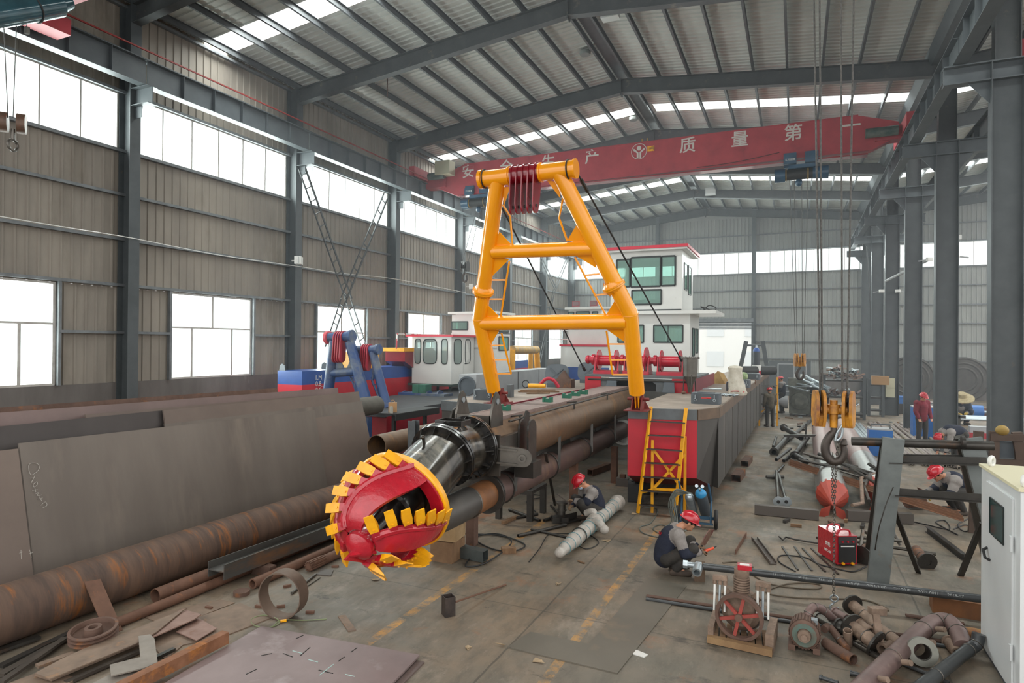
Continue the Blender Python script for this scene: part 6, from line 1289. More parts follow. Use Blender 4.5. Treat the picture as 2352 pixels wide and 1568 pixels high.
text('焊机', .07, lft(-.02, .08), mt_@V((0, -1, 0)), (0, 0, 1), m_white, we_, 'side_lettering'); text('NBC-500', .05, lft(-.02, -.02), mt_@V((0, -1, 0)), (0, 0, 1), m_white, we_, 'side_lettering')
for dx, dy in ((-.1, -.2), (.1, -.2), (-.1, .2), (.1, .2)): MB().ob(c0+mt_@V((dx, dy, -.16)), (.04, .04, .04)).build('foot', m_black, we_)
# angle irons and rods
solo(MB().prof('L', G(1695, 1270, .03), G(1720, 1228, .03), .09, .09, .01), 'angle_iron', m_rustr, 'short rusty angle iron lying left of its longer grey twin', 'angle iron')
solo(MB().prof('U', G(1776, 1292, .03), G(1733, 1235, .03), .1, .05, .01), 'angle_iron', m_mill, 'longer grey channel iron pointing at the rusty angle iron', 'angle iron')
for i, (x0, y0, x1, y1) in enumerate(((1797, 1255, 1833, 1308), (1825, 1255, 1865, 1310), (1843, 1258, 1895, 1312), (1863, 1258, 1925, 1318))): solo(MB().bar(G(x0, y0, .01), G(x1, y1, .01), .03, .012), 'thin_rod', m_dsteel, 'thin steel strip in the row on the floor left of the red welding machine', 'strip', 'strips by the welding machine')
solo(MB().path([G(1790, 1232, .04), G(1798, 1240, .04), G(1805, 1233, .04), G(1825, 1238, .04), G(1895, 1250, .04)], .015, 6), 'bent_rod', m_dsteel, 'bent dark rod running to the left side of the red welding machine', 'rod')
fr2 = thing('tube_frame', 'welded bright tube frame lying on the floor behind the grey stand leg', 'tube frame', G(2050, 1250))
for x0, y0, z0, x1, y1, z1 in ((1877, 1235, .06, 1900, 1225, .1), (1945, 1240, .1, 2150, 1272, .1), (1950, 1232, .2, 2070, 1242, .2), (1975, 1265, .05, 1982, 1218, .3), (1982, 1218, .3, 2010, 1235, .15), (2050, 1218, .3, 2068, 1252, .1)): MB().tube(G(x0, y0, z0), G(x1, y1, z1), .026, n=10).build('tube', m_steel, fr2)
spool('pipe_spool', 'rusty bell mouthed pipe on the floor behind the grey stand leg', [(1975, 1278, .1), (1992, 1262, .12), (2005, 1258, .12)], .09, m_rust, fl=(0,))
spool('pipe_spool', 'rusty flanged pipe on the floor under the stand brace', [(2130, 1290, .1), (2118, 1278, .12), (2105, 1262, .12)], .07, m_rustr, fl=(0,))
solo(MB().prof('H', G(2130, 1215, .05), G(2215, 1280, .05), .07, .1, .01), 'floor_angle', m_dsteel, 'dark bar lying diagonally on the floor beneath the stand', 'bar')
solo(MB().bar(G(1990, 1345, .03), G(2075, 1352, .03), .12, .05), 'floor_bar', m_dsteel, 'dark flat bar at the foot of the grey stand leg', 'bar')
# cables on the floor
cabs = [([(1665, 1310), (1700, 1300), (1745, 1330), (1790, 1345), (1870, 1352), (1885, 1343), (1850, 1338), (1800, 1342), (1760, 1360), (1830, 1372), (1940, 1375), (1990, 1378), (2035, 1395), (2040, 1402)], 'brown cable snaking behind the compressor to the grey stand', M('brown_hose', '5f5343', rough=.6)),
        ([(1660, 1292), (1690, 1290), (1730, 1302)], 'short curl of brown hose next to the long black pipe', M('brown_hose', '')),
        ([(1827, 1312), (1790, 1290), (1795, 1275), (1850, 1280), (1880, 1295), (1920, 1305), (1960, 1312), (1990, 1300)], 'cable from the red welding machine past the thin strips', m_black),
        ([(1480, 1165), (1510, 1170), (1495, 1200), (1470, 1210), (1480, 1225), (1530, 1235), (1560, 1225), (1520, 1205), (1500, 1215), (1540, 1232), (1580, 1215)], 'coiled grey gas hose on the floor in front of the yellow ladder', M('grey_hose', '5c625c', rough=.5)),
        ([(2085, 1195), (2130, 1205), (2180, 1215), (2170, 1195), (2150, 1200), (2200, 1228)], 'thin black cable on the floor behind the grey stand', m_black),
        ([(2190, 1215), (2215, 1205), (2235, 1212), (2215, 1220), (2200, 1205), (2225, 1190)], 'looped black cable beneath the bent welder', m_black)]
for P_, lab, mt in cabs: solo(MB().path(cr_pts([G(x, y, .012) for x, y in P_], 6), .01, 6), 'floor_cable', mt, lab, 'cable')
# gas cart
p = G(1592, 1212); gcx = thing('cylinder_cart', 'blue two wheeled gas cylinder cart with a tangle of hoses', 'cart', p); X, Y = p.x, p.y; m_cart = M('cart_blue', '2c4e66', rough=.5)
for sx_ in (-.3, .38):
    wv = MB().torus(V((X+sx_, Y+.1, .17)), (1, .1, 0), .14, .035, 30, 8).build('wheel', m_black, gcx); MB().lathe(V((X+sx_-.03, Y+.1, .17)), (1, .1, 0), [(0, 0), (0, .12), (.05, .12), (.05, 0)], 24).build('hub', m_rustr, wv)
MB().bar((X-.3, Y+.1, .17), (X+.38, Y+.14, .17), .05, .05).bar((X-.26, Y, .1), (X+.34, Y, .1), .03, .03).build('axle_frame', m_cart, gcx)
for sx_ in (-.22, .3): MB().path([V((X+sx_, Y+.0, .1)), V((X+sx_-.02, Y+.25, .45)), V((X+sx_-.06, Y+.15, .78))], .018, 8).build('handle_tube', m_cart, gcx)
bx = thing('gas_bottle', 'blue domed gas bottle with gauges lying in the two wheeled cart', 'gas cylinder', (X+.12, Y+.2, .1)); a_, b_ = V((X+.16, Y+.45, .18)), V((X+.12, Y+.08, .6))
MB().tube(a_, b_, .1, n=24).build('body', m_hatch, bx); dd = (b_-a_).normalized(); MB().ell(b_, (.1, .1, .1)).build('dome', M('bottle_blue', '2b86b8', rough=.4), bx)
MB().tube(b_, b_+dd*.16, .022, n=10).build('valve', m_zinc, bx); MB().tube(b_+dd*.14+V((.05, 0, .05)), b_+dd*.14+V((.05, -.03, .06)), .03, n=14).tube(b_+dd*.14+V((-.05, 0, .05)), b_+dd*.14+V((-.05, -.03, .06)), .03, n=14).build('gauge', m_zinc, bx)
solo(MB().tube(V((X-.05, Y+.4, .16)), V((X-.08, Y+.08, .52)), .08, n=20).ell(V((X-.08, Y+.08, .52)), .08), 'gas_bottle', m_zinc, 'dull silver bottle behind the hoses in the two wheeled cart', 'gas cylinder')
hs_ = M('grey_hose', '')
for k in range(5): solo(MB().path(cr_pts([V((X-.1+.02*k, Y, .62)), V((X-.3, Y-.05+.02*k, .66-.03*k)), V((X-.42+.03*k, Y-.08, .4)), V((X-.36+.03*k, Y-.12-.02*k, .12)), V((X-.45+.05*k, Y-.2-.04*k, .015))], 6), .011, 6), 'gas_hose', hs_, 'grey gas hose draped over the left side of the cylinder cart', 'hose', 'hoses on the cylinder cart')
# blue machines, boxes, bottle
for (px, py, w_, d_, h_, lab) in ((2023, 1048, .62, .5, .78, 'blue cabinet with a handle behind the silver tubes, left of the stand'), (2133, 1008, .95, .6, 1.1, 'tall blue machine cabinet beside the standing man in red')):
    p = G(px, py); t = thing('blue_cabinet', lab, 'cabinet', p); MB().ob(p+V((0, d_/2, h_/2)), (w_, d_, h_)).build('body', M('machine_blue', '1f5ca0', '2a68ac', .4, 0, 4), t)
    MB().ob(p+V((0, d_/2, h_+.02)), (w_*1.02, d_*1.02, .04)).build('lid', m_gry, t); MB().path([p+V((-w_*.4, .1, h_+.03)), p+V((-w_*.4, .1, h_+.16)), p+V((w_*.4, .1, h_+.16)), p+V((w_*.4, .1, h_+.03))], .02, 8).build('carry_bar', m_hatch, t)
a_, b_ = G(1992, 1048, .14), G(2018, 1075, .14); gb = thing('gas_bottle', 'dusty tan gas cylinder lying on the floor between silver tube and stand', 'gas cylinder', V((a_.x, a_.y, 0)))
MB().path(cr_pts([a_, a_.lerp(b_, .12), a_.lerp(b_, .5), b_], 5), [.05, .1, .13]+[.14]*13, 24).build('body', M('dusty_tan', '7d7260', '6a6050', .6, .1, 4), gb); MB().tube(a_, a_-(b_-a_).normalized()*.15, .03, n=10).build('valve', m_cyel, gb)
# column fuse box
c_ = PY(2045, 890, 34.8); fb = thing('fuse_box', 'cream fuse box mounted on the fourth column of the right row', 'fuse box', (c_.x, 34.8, c_.z)); a_, b_ = PY(2034, 868, 34.75), PY(2054, 912, 34.75)
MB().box(a_.x, b_.x, 34.6, 34.83, b_.z, a_.z).build('case', M('cream_box', 'b8b69c', rough=.5), fb); MB().box(a_.x+.02, b_.x-.02, 34.58, 34.6, (a_.z+b_.z)/2, a_.z-.05).build('door', M('cream_box', ''), fb)
# storage racks at the back
def rack(x0, x1, y, shelves, lab, dep=1.2):
    t = thing('storage_rack', lab, 'rack', ((x0+x1)/2, y, 0)); H = shelves[-1]+.25
    for x in (x0, x1):
        for dy in (0, dep): MB().bar((x, y+dy, 0), (x, y+dy, H), .12, .12, (0, 1, 0)).build('post', m_col, t)
    for z in shelves: MB().box(x0, x1, y, y+dep, z-.06, z).build('shelf', m_dsteel, t)
    return t
a_ = G(1893, 968); b_ = G(1987, 968); ry = 32.; rx0, rx1 = PY(1893, 900, ry).x, PY(1985, 900, ry).x
rack(rx0, rx1, ry, (.25, 1.0, 1.75), 'large dark steel rack stacked with pipes behind the yellow hook block')
z3 = PY(1940, 862, ry).z
for lv, n_, z_ in (('top', 40, 1.76), ('middle', 18, 1.01), ('bottom', 22, .26)):
    for i in range(n_):
        x = random.uniform(rx0+.1, rx1-.3); z = z_+.06+random.uniform(0, .5 if lv == 'top' else .22); L_ = random.uniform(.6, 1.3)
        solo(MB().bar(V((x, ry-random.uniform(.2, .6), z)), V((x+random.uniform(-.5, .5), ry+L_, z+random.uniform(-.03, .12))), .07, .06) if i % 2 else MB().tube(V((x, ry-random.uniform(.2, .6), z)), V((x+random.uniform(-.4, .4), ry+L_, z+random.uniform(-.03, .12))), .045, n=8, wall=.01), 'stored_bar', [m_ppipe, m_rust, m_zinc, m_dirt][i % 4], 'length of steel on the %s shelf of the large rack' % lv, 'bar', 'steel on the %s rack shelf' % lv)
for i in range(7): x = PY(1870, 930, 31).x+random.uniform(-.3, .7); solo(MB().bar(V((x, 31.2, 1.2+random.uniform(0, .35))), V((x-.9, 32.6, 1.5+random.uniform(-.2, .4))), .12, .05), 'stored_bar', m_zinc, 'pale steel length leaning in the heap left of the large rack', 'bar', 'pale lengths left of the rack')
rack(PY(1996, 900, 34).x, PY(2028, 900, 34).x, 34, (.3, .9, 1.5), 'smaller open rack standing between two back columns', .8)
q = PY(2023, 872, 33.9); solo(MB().box(q.x-.35, q.x+.35, 33.9, 34.4, 1.5, 1.9), 'wooden_crate', M('crate_wood', '9c7a54', rough=.8), 'light wooden crate on the top of the smaller rack', 'crate')
# gearbox, drum, engine
p = G(1836, 955); eg = thing('engine_block', 'dusty green grey engine block on the floor near the back of the hall', 'engine', p); m_eng = M('engine_grey', '6c6e62', '4c4d45', .6, .1, 4)
MB().box(p.x-.45, p.x+.45, p.y, p.y+.8, .1, 1.2).lathe(p+V((0, 0, .7)), (0, -1, 0), [(0, .4), (.15, .38), (.2, .2), (.3, .2), (.3, 0)], 24).build('block', m_eng, eg); MB().box(p.x-.5, p.x+.3, p.y+.1, p.y+.7, 1.2, 1.75).build('head', m_eng, eg)
MB().lathe(p+V((-.5, .3, .6)), (-1, 0, 0), [(0, .3), (.1, .3), (.4, .12), (.4, 0)], 20).build('bell_housing', m_gry, eg)
for dx in (-.15, .1): MB().tube(p+V((dx, .3, 1.75)), p+V((dx, .3, 1.95)), .07, n=10).build('filler', m_white, eg)
for dx in (-.35, .35): MB().box(p.x+dx-.06, p.x+dx+.06, p.y, p.y+.8, 0, .1).build('foot', m_dsteel, eg)
p = G(1866, 950); dm = thing('steel_drum', 'tall dark drum standing beside the engine block', 'drum', p); MB().tube(p, p+V((0, 0, 1.5)), .38, n=28).build('body', m_black, dm); MB().torus(p+V((0, 0, 1.5)), (0, 0, 1), .38, .03).torus(p+V((0, 0, 1.)), (0, 0, 1), .38, .02).build('hoop', m_zinc, dm)
p = G(1885, 955); solo(MB().tube(p, p+V((0, 0, 1.2)), .36, n=24), 'brown_tank', m_rustr, 'reddish brown tank half hidden behind the yellow hook block', 'tank')
# window wall partition left of the drum and small bits along the hull
solo(MB().box(G(1790, 905).x-.6, G(1790, 905).x+1.9, 45.2, 45.3, 0, 2.3), 'partition_panel', m_col, 'grey steel partition panel against the end wall', 'partition')
mb = MB()
for x in (-.9, -.1, .5): mb.bar((x, 37.5, 0), (x, 37.5, 2.3), .06)
mb.bar((-.9, 37.5, 2.3), (.5, 37.5, 2.3), .06).bar((-.9, 37.5, .8), (.5, 37.5, .8), .05); solo(mb, 'pipe_stanchion', m_gry, 'pale pipe rack frame behind the welders at the hull side', 'frame')
# things beyond the columns
p = G(2236, 960); mt2 = thing('blue_motor', 'blue electric motor lying on the floor beyond the second column', 'motor', p); MB().tube(p+V((-.45, 0, .3)), p+V((.35, 0, .3)), .3, n=24).build('body', M('machine_blue', ''), mt2); MB().tube(p+V((-.75, 0, .3)), p+V((-.45, 0, .3)), .25, n=20).build('end_cap', m_rustr, mt2); MB().tube(p+V((.35, 0, .3)), p+V((.8, 0, .3)), .06, n=10).build('shaft', m_zinc, mt2)
p = G(2268, 960); solo(MB().box(p.x-.2, p.x+.25, p.y, p.y+.4, 0, .45), 'small_gearbox', m_rustr, 'small brown gearbox beside the blue motor', 'gearbox')
p = V((4.9, 25.4, 0)); solo(MB().bar(p, p+V((0, 0, 1.0)), .22, .18, (0, 1, 0)).bar(p+V((0, 0, .95)), p+V((.25, 0, .95)), .18, .1), 'steel_stump', m_dsteel, 'dark steel stump between the first two columns', 'stump')
p = V((4.55, 25.9, 0)); solo(MB().tube(p, p+V((0, 0, .75)), .17, n=18), 'orange_drum', M('orange_can', 'b07038', rough=.5), 'small orange drum with pale lid behind the second column', 'drum')
p = G(2262, 1008); tb = thing('tool_tray', 'red tray of tools on the floor beyond the columns', 'tray', p); MB().box(p.x-.45, p.x+.45, p.y, p.y+.4, 0, .2).build('tray', m_cred, tb); MB().box(p.x-.42, p.x+.42, p.y+.03, p.y+.37, .2, .42).build('tools', m_gry, tb)
for (x, lab) in ((6.6, 'large dark ring gear leaning on the end wall beyond the columns'), (9.4, 'large dark hub leaning on the end wall at the right')): 
    mb = MB()
    for r_ in (1.3, 1.0, .7): mb.torus((x, 46.9, 1.3), (0, 1, .0), r_, .09, 36, 8)
    mb.lathe((x, 46.85, 1.3), (0, 1, 0), [(0, 0), (0, 1.25), (.1, 1.25)], 36); solo(mb, 'ring_gear', m_dsteel, lab, 'ring gear')
p = G(2060, 950); wg = thing('wire_feeder', 'blue and red welding unit with clutter at the foot of the third column', 'welding machine', p); MB().box(p.x, p.x+1., p.y, p.y+.6, .5, .85).build('blue_case', M('machine_blue', ''), wg); MB().box(p.x-.5, p.x-.05, p.y-.1, p.y+.4, 0, .6).build('red_case', m_cred, wg); MB().box(p.x, p.x+1., p.y, p.y+.6, 0, .5).build('bench', m_dsteel, wg)
for i in range(26):
    x, y = random.choice([(random.uniform(1990, 2080), random.uniform(965, 1000)), (random.uniform(1770, 1860), random.uniform(955, 1000)), (random.uniform(2060, 2250), random.uniform(975, 1010)), (random.uniform(1800, 2000), random.uniform(1195, 1220))])
    p = G(x, y); a = random.uniform(0, 3); L_ = random.uniform(.1, .45); solo(MB().ob(p+V((0, 0, .03)), (L_, .06, .05), a), 'steel_scrap', random.choice([m_dsteel, m_rust, m_zinc, m_wood]), 'small piece of scrap steel or wood littering the hall floor', 'scrap', 'scrap pieces on the hall floor')
# ------------------------------------------------------------ overhead crane
cr_ = thing('bridge_crane', 'red overhead bridge crane girder with white Chinese lettering spanning the hall', 'crane', (-6, 24.8, 10))
P = [(-15.0, 10.35), (-13.9, 9.88), (2.3, 9.98), (3.1, 10.35), (3.1, 10.85), (1.9, 11.22), (-13.5, 11.22), (-15.0, 10.75)]
MB().prism(P, (0, 24.8, 0), (1, 0, 0), (0, 0, 1), .34).build('girder', m_red, cr_, smooth=False)
MB().box(-13.8, 2.2, 24.6, 25.0, 9.84, 9.885).build('bottom_flange', m_lug, cr_); MB().box(-13.5, 1.9, 24.6, 25.0, 11.22, 11.24).build('top_flange', m_red, cr_)
for x, nm_ in ((-15.45, 'l'), (3.3, 'r')):
    z = 10.62 if nm_ == 'l' else 10.33
    MB().box(x-.14, x+.14, 23.4, 26.3, z, z+.42).build('end_carriage', m_red, cr_)
    for y in (23.7, 26.0): MB().tube((x-.06, y, z-.0), (x+.06, y, z-.0), .12, n=20).build('travel_wheel', m_dsteel, cr_)
    MB().tube((x+(.3 if nm_ == 'l' else -1.2), 24.35, z+.15), (x+(1.1 if nm_ == 'l' else -.25), 24.35, z+.15), .16, n=18).build('travel_motor', M('motor_green', '2f4a42', '5a6058', .5, 0, 4), cr_)
MB().box(-14.7, -13.95, 24.1, 24.6, 10.75, 11.35).build('control_box', M('cream_box', ''), cr_)
MB().box(-15.5, -14.4, 24.55, 25.05, 10.3, 10.7).build('end_plate', m_red, cr_); MB().box(2.4, 3.35, 24.55, 25.05, 10.25, 10.75).build('end_plate', m_red, cr_)
m_let = M('sign_white', 'c3bdb6', rough=.6)
for ch_, x in zip('安全生产', (-13.3, -11.43, -9.5, -7.6)): text(ch_, .62, (x, 24.625, 10.86), (1, 0, 0), (0, 0, 1), m_let, cr_, 'lettering', .003, .008)
for ch_, x in zip('质量第一', (-3.82, -1.94, -.14, 1.68)): text(ch_, .62, (x, 24.625, 10.86), (1, 0, 0), (0, 0, 1), m_let, cr_, 'lettering', .003, .008)
e = MB().torus((-5.68, 24.62, 10.88), (0, 1, 0), .3, .015, 40, 6).prism([(.09*cos(R(20*i)), .12+.09*sin(R(20*i))) for i in range(18)], (-5.68, 24.62, 10.88), (1, 0, 0), (0, 0, 1), .01)
for sg in (-1, 1): e.prism([(0.02*sg, -.04), (.2*sg, .12), (.24*sg, .06), (.09*sg, -.06), (.09*sg, -.26), (.02*sg, -.26)][::sg], (-5.68, 24.62, 10.88), (1, 0, 0), (0, 0, 1), .01)
e.build('emblem', m_let, cr_)
MB().box(-5.35, -5.08, 24.61, 24.625, 10.83, 11.03).build('rating_plate', m_cyel, cr_); text('10吨', .13, (-5.21, 24.605, 10.93), (1, 0, 0), (0, 0, 1), m_black, cr_, 'rating_text')
for x in (-5.6, -5.4): MB().bar((x, 24.8, 11.24), (x, 24.8, 11.42), .05, .03, (0, 1, 0)).build('lug', M('ochre', ''), cr_)
def hoist(x, y, z, lab, s=1.):
    t = thing('rope_hoist', lab, 'hoist', (x, y, z-.6)); bl = M('hoist_blue', '1f4c68', '183c54', .4, 0, 3, coat=.2)
    for dx in (-.5, .2): MB().box(x+dx*s, x+(dx+.42)*s, y-.35, y-.2, z-.1, z+.28).build('trolley_plate', bl, t); MB().box(x+dx*s, x+(dx+.42)*s, y+.2, y+.3, z-.1, z+.28).build('trolley_plate', bl, t)
    MB().box(x-.35*s, x+.55*s, y-.25, y+.25, z-.25, z-.12).build('frame', bl, t)
    MB().tube((x-.45*s, y, z-.42), (x+.45*s, y, z-.42), .19, n=24).build('drum', m_black, t)
    MB().tube((x-.8*s, y, z-.42), (x-.45*s, y, z-.42), .24, n=24).build('gear_case', bl, t); MB().tube((x+.45*s, y, z-.42), (x+.95*s, y, z-.42), .2, .24, 24).build('motor', bl, t)
    for dx in (-.42, .3): MB().torus((x+dx*s, y, z-.42), (1, 0, 0), .2, .02).build('drum_ring', M('ochre', ''), t)
    MB().box(x-.5*s, x-.1*s, y-.42, y-.32, z-.12, z+.16).build('nameplate', bl, t); text('江河起重', .085, (x-.28*s, y-.425, z+.02), (1, 0, 0), (0, 0, 1), m_white, t, 'name_lettering')
    MB().ell((x+.0, y, z-.72), (.12, .12, .14)).build('rope_guide', bl, t); return t
hoist(.05, 24.8, 9.85, 'blue electric rope hoist hanging under the right part of the red girder')
hoist(-12.9, 24.9, 9.95, 'blue electric rope hoist at the left end of the red girder')
mb = MB()
pts = [PY(x, y, 24.5) for x, y in ((1600, 385), (1690, 372), (1790, 350))]; solo(MB().path(cr_pts(pts, 6), .012, 5), 'festoon_wire', m_wire, 'thin festoon wire along the lower edge of the red girder', 'wire')
m_rope = M('wire_rope', '5a5854', '3c3a38', .6, .3, 40)
def hook_block(c, s, lab, ropes, topz, mt=m_cyel, ox=.19):
    x, y, z = c; t = thing('hook_block', lab, 'hook block', (x, y, z-.55*s)); m2 = M('block_yellow', 'c98a1e', '8f5f2c', .5, .1, 5, c3='7a4a30', t3=.55, sc3=4, bump=.2) if mt is None else mt
    for sg in (-1, 1):
        P_ = [(.13*cos(R(a)), .13*sin(R(a))) for a in range(0, 181, 20)]; P_ = [(x_*1.0, y_+.13) for x_, y_ in P_]+[(-.15, -.1), (-.08, -.26), (.08, -.26), (.15, -.1)]
        ux = V((.25*sg, 1, 0)); 
        for k in (-1, 1): MB().prism([(a*s, b*s) for a, b in P_], (x+sg*ox*s+k*.045*s, y, z), ux, (0, 0, 1), .04*s).build('cheek_plate', m2, t)
        MB().prism([(a*s*.98, b*s) for a, b in P_ if b < .05 or 1][-4:]+[(.12*s, -.02*s)], (x+sg*ox*s, y, z), ux, (0, 0, 1), .05*s).build('cheek_web', m2, t)
        MB().tube((x+sg*ox*s-.02*s, y, z+.05*s), (x+sg*ox*s+.02*s, y, z+.05*s), .11*s, n=24).build('sheave', m_black, t)
    MB().tube((x-ox*s, y, z-.02*s), (x+ox*s, y, z-.02*s), .06*s, n=16).tube((x, y, z+.05*s), (x, y, z+.12*s), .05*s, n=18).tube((x, y, z-.07*s), (x, y, z+.06*s), .085*s, n=24).build('crosshead', m2, t)
    MB().tube((x, y, z-.07*s), (x, y, z-.27*s), .055*s, .05*s, 18).build('shank', m2, t)
    hp_ = [(0, -.25), (.0, -.33), (-.06, -.4), (-.12, -.52), (-.11, -.66), (-.02, -.75), (.1, -.73), (.16, -.62), (.15, -.5), (.17, -.42)]; C_ = cr_pts([V((x+a*s*.85, y, z+b*s)) for a, b in hp_], 5); n_ = len(C_)
    rr = [s*(.038+.024*sin(pi*min(1, i/n_*1.15))) if i < n_*.85 else s*(.05*(1-(i/n_-.85)/.15)+.012) for i in range(n_)]
    MB().path(C_, rr, 14).build('hook', M('hook_steel', '4a423c', '38322e', .45, .5, 5), t)
    for i, (rx, tx) in enumerate(ropes): solo(MB().path([V((x+rx, y, z+.1*s)), V((tx, y+.0, topz))], .011 if s > .8 else .014, 6), 'wire_rope', m_rope, 'steel wire rope rising to the crane from the %s' % lab.split(' with')[0].split(' hanging')[0], 'rope', 'ropes of the '+lab.split(' with')[0].split(' hanging')[0])
    return t, C_
Yh = 8.6; hc = PY(1915, 938, Yh)
ropx = [PY(1884, 905, Yh).x-hc.x, PY(1889, 905, Yh).x-hc.x, PY(1935, 905, Yh).x-hc.x, PY(1946, 905, Yh).x-hc.x]
hook_block(hc, .85, 'large yellow hook block with rust stains over the silver tubes', list(zip(ropx, (PY(1862, 0, Yh).x, PY(1878, 0, Yh).x, PY(1928, 0, Yh).x, PY(1965, 0, Yh).x))), 9.4, None)
# chain sling
def chain(a, b, lab, lk=.045):
    a, b = V(a), V(b); n = int((a-b).length/(lk*.72)); t = MB(); d_ = (b-a).normalized(); _, s_, u_ = axes(d_)
    for i in range(n):
        c = a+(b-a)*((i+.5)/n); w_ = s_ if i % 2 else u_; P_ = [c+d_*(lk*.5*cos(2*pi*k/10))+w_*(lk*.28*sin(2*pi*k/10)) for k in range(10)]; t.path(P_, lk*.11, 5, closed=True)
    return t
q0 = PY(1924, 1010, Yh-.02); q1 = PY(1916, 1150, Yh); q2 = PY(1915, 1368, Yh)
ch = thing('chain_sling', 'steel chain hanging from the large yellow hook down to a small hook', 'chain', q2)
chain(PY(1924, 1020, Yh), q1, '').build('chain_strand', m_steel, ch); chain(PY(1912, 1040, Yh), q1+V((-.02, 0, 0)), '').build('chain_strand', m_steel, ch); chain(q1, q2, '').build('chain_strand', m_steel, ch)
MB().torus(PY(1916, 1374, Yh), (0, 1, 0), .04, .01, 20, 6).build('ring', m_zinc, ch)
q = PY(1916, 1380, Yh); MB().path(cr_pts([q+V(v_) for v_ in ((0, 0, 0), (-.01, 0, -.03), (-.04, 0, -.06), (-.045, 0, -.09), (-.01, 0, -.115), (.035, 0, -.1), (.045, 0, -.07))], 5), .011, 8).build('small_hook', m_zinc, ch)
q = PY(1925, 1000, Yh-.03); MB().path(cr_pts([q+V((-.03, 0, -.06)), q+V((-.01, 0, .03)), q+V((.03, 0, .1)), q+V((.045, 0, .13))], 5), .016, 8).path(cr_pts([q+V((-.01, 0, -.06)), q+V((.03, 0, -.02)), q+V((.045, 0, .05)), q+V((.045, 0, .13))], 5), .014, 8).build('grab_hook', m_zinc, ch)
# far hook under the hoist
fc = PY(1837, 826, 24.8); hook_block(fc, .9, 'small brown hook block hanging far down from the blue hoist', [(-.13, -.25), (-.08, -.1), (.08, .15), (.13, .35)], 9.3, None, .13)
fc = PY(1067, 612, 24.9); hook_block(fc, .9, 'dark hook block hanging beside the left wall columns', [(-.15, -12.95), (.15, -12.75)], 9.4, m_dsteel, .14)
# crane parts at the top left, close to the camera
tl_ = PX(30, 40, -12.5); hz = thing('near_hoist', 'glossy teal hoist drum at the top left corner of the hall', 'hoist', PX(60, 25, -12.3))
a_, b_ = PX(0, 30, -12.4), PX(130, 8, -12.4); MB().tube(PX(-60, 38, -12.4), b_, .24, n=28).build('drum', M('teal_gloss', '2f5560', '24434c', .2, .2, 3, coat=.6), hz); MB().tube(b_, b_+(b_-a_).normalized()*.25, .2, .14, 24).build('end_bell', M('teal_gloss', ''), hz); MB().torus(a_.lerp(b_, .55), b_-a_, .245, .015, 28, 6).build('band', m_black, hz)
q = PX(85, 42, -14.9); MB().ob(q+V((0, 0, 0)), (.5, 1.1, .35)).build('end_carriage', m_red, hz); MB().box(-15.2, -12.3, q.y-.1, q.y+.1, q.z+.1, q.z+.5).build('girder_end', m_red, hz)
for x in (13, 42, 60):
    a_ = PX(x, 40, -12.4); b_ = PX(x+1, 140 if x == 13 else 200, -12.4)
for k, (x0, x1) in enumerate(((8, 18), (38, 30))): solo(MB().path([PX(x0, 45, -12.35), PX(x1, 270, -12.35)], .008, 5), 'hoist_rope', m_rope, 'thin rope running from the teal hoist to the dark hook block below', 'rope', 'ropes of the teal hoist')
q = PX(62, 70, -12.6); solo(MB().ob(q, (.07, .06, .12)).path([q, PX(60, 30, -12.6)], .006, 5), 'pendant_switch', m_steel, 'small pendant box hanging beneath the teal hoist', 'switch')
q = PX(30, 283, -12.35); hb2 = thing('hook_block', 'round brown hook block hanging at the left edge in front of the strip windows', 'hook block', q)
for dx, r_ in ((-.14, .17), (.12, .17)): MB().tube(q+V((dx*.7, dx*.7, 0))-V((.03, .05, 0)), q+V((dx*.7, dx*.7, 0))+V((.04, .05, 0)), r_, n=24).build('sheave_cover', M('block_brown', '6a5040', '4c3c32', .5, .3, 4, c3='8a4a34', t3=.6, sc3=5), hb2)
MB().tube(q-V((0, 0, .1)), q-V((0, 0, .28)), .03, n=10).build('shank', m_steel, hb2); MB().torus(q-V((0, 0, .38)), (1, .3, 0), .09, .024, 24, 8).build('hook', m_steel, hb2)
q = PX(2338, 30, 4.9); solo(MB().box(4.95, 5.45, 13.5, 15.6, 10.35, 10.85), 'neighbour_carriage', m_red, 'red crane end carriage on the runway beyond the nearest column', 'carriage')
solo(MB().box(4.95, 5.45, 19.2, 21.2, 10.35, 10.85), 'neighbour_carriage', m_red, 'red crane end carriage seen between the first and second columns', 'carriage')
# ------------------------------------------------------------ lattice bracing on the left wall
def lattice(a, b, w_, n, lab, Xw=-15.7, th=.065):
    a_, b_ = PX(a[0], a[1], Xw), PX(b[0], b[1], Xw); d_ = (b_-a_).normalized(); s_ = V((0, -d_.z, d_.y)); t = thing('lattice_brace', lab, 'brace', (a_+b_)/2, None)
    for sg in (-1, 1): MB().bar(a_+s_*sg*w_/2, b_+s_*sg*w_/2,  th if sg > 0 else th*.6, .04, (1, 0, 0)).build('chord', m_raf, t)
    for i in range(n): q = a_+(b_-a_)*((i+.5)/n); MB().bar(q-s_*w_/2, q+s_*w_/2, .03, .03, (1, 0, 0)).build('rung', m_raf, t)
lattice((693, 385), (802, 690), .34, 11, 'lattice brace on the left wall falling away from the second column')
lattice((886, 450), (788, 690), .3, 9, 'lattice brace on the left wall leaning the other way, meeting it at the crossing')
lattice((788, 690), (752, 800), .26, 5, 'lower lattice brace below the crossing on the left wall, pointing at the blue gantry', th=.03)
lattice((800, 690), (848, 830), .3, 4, 'lower lattice brace below the crossing on the left wall, pointing at the white cabin', th=.03)
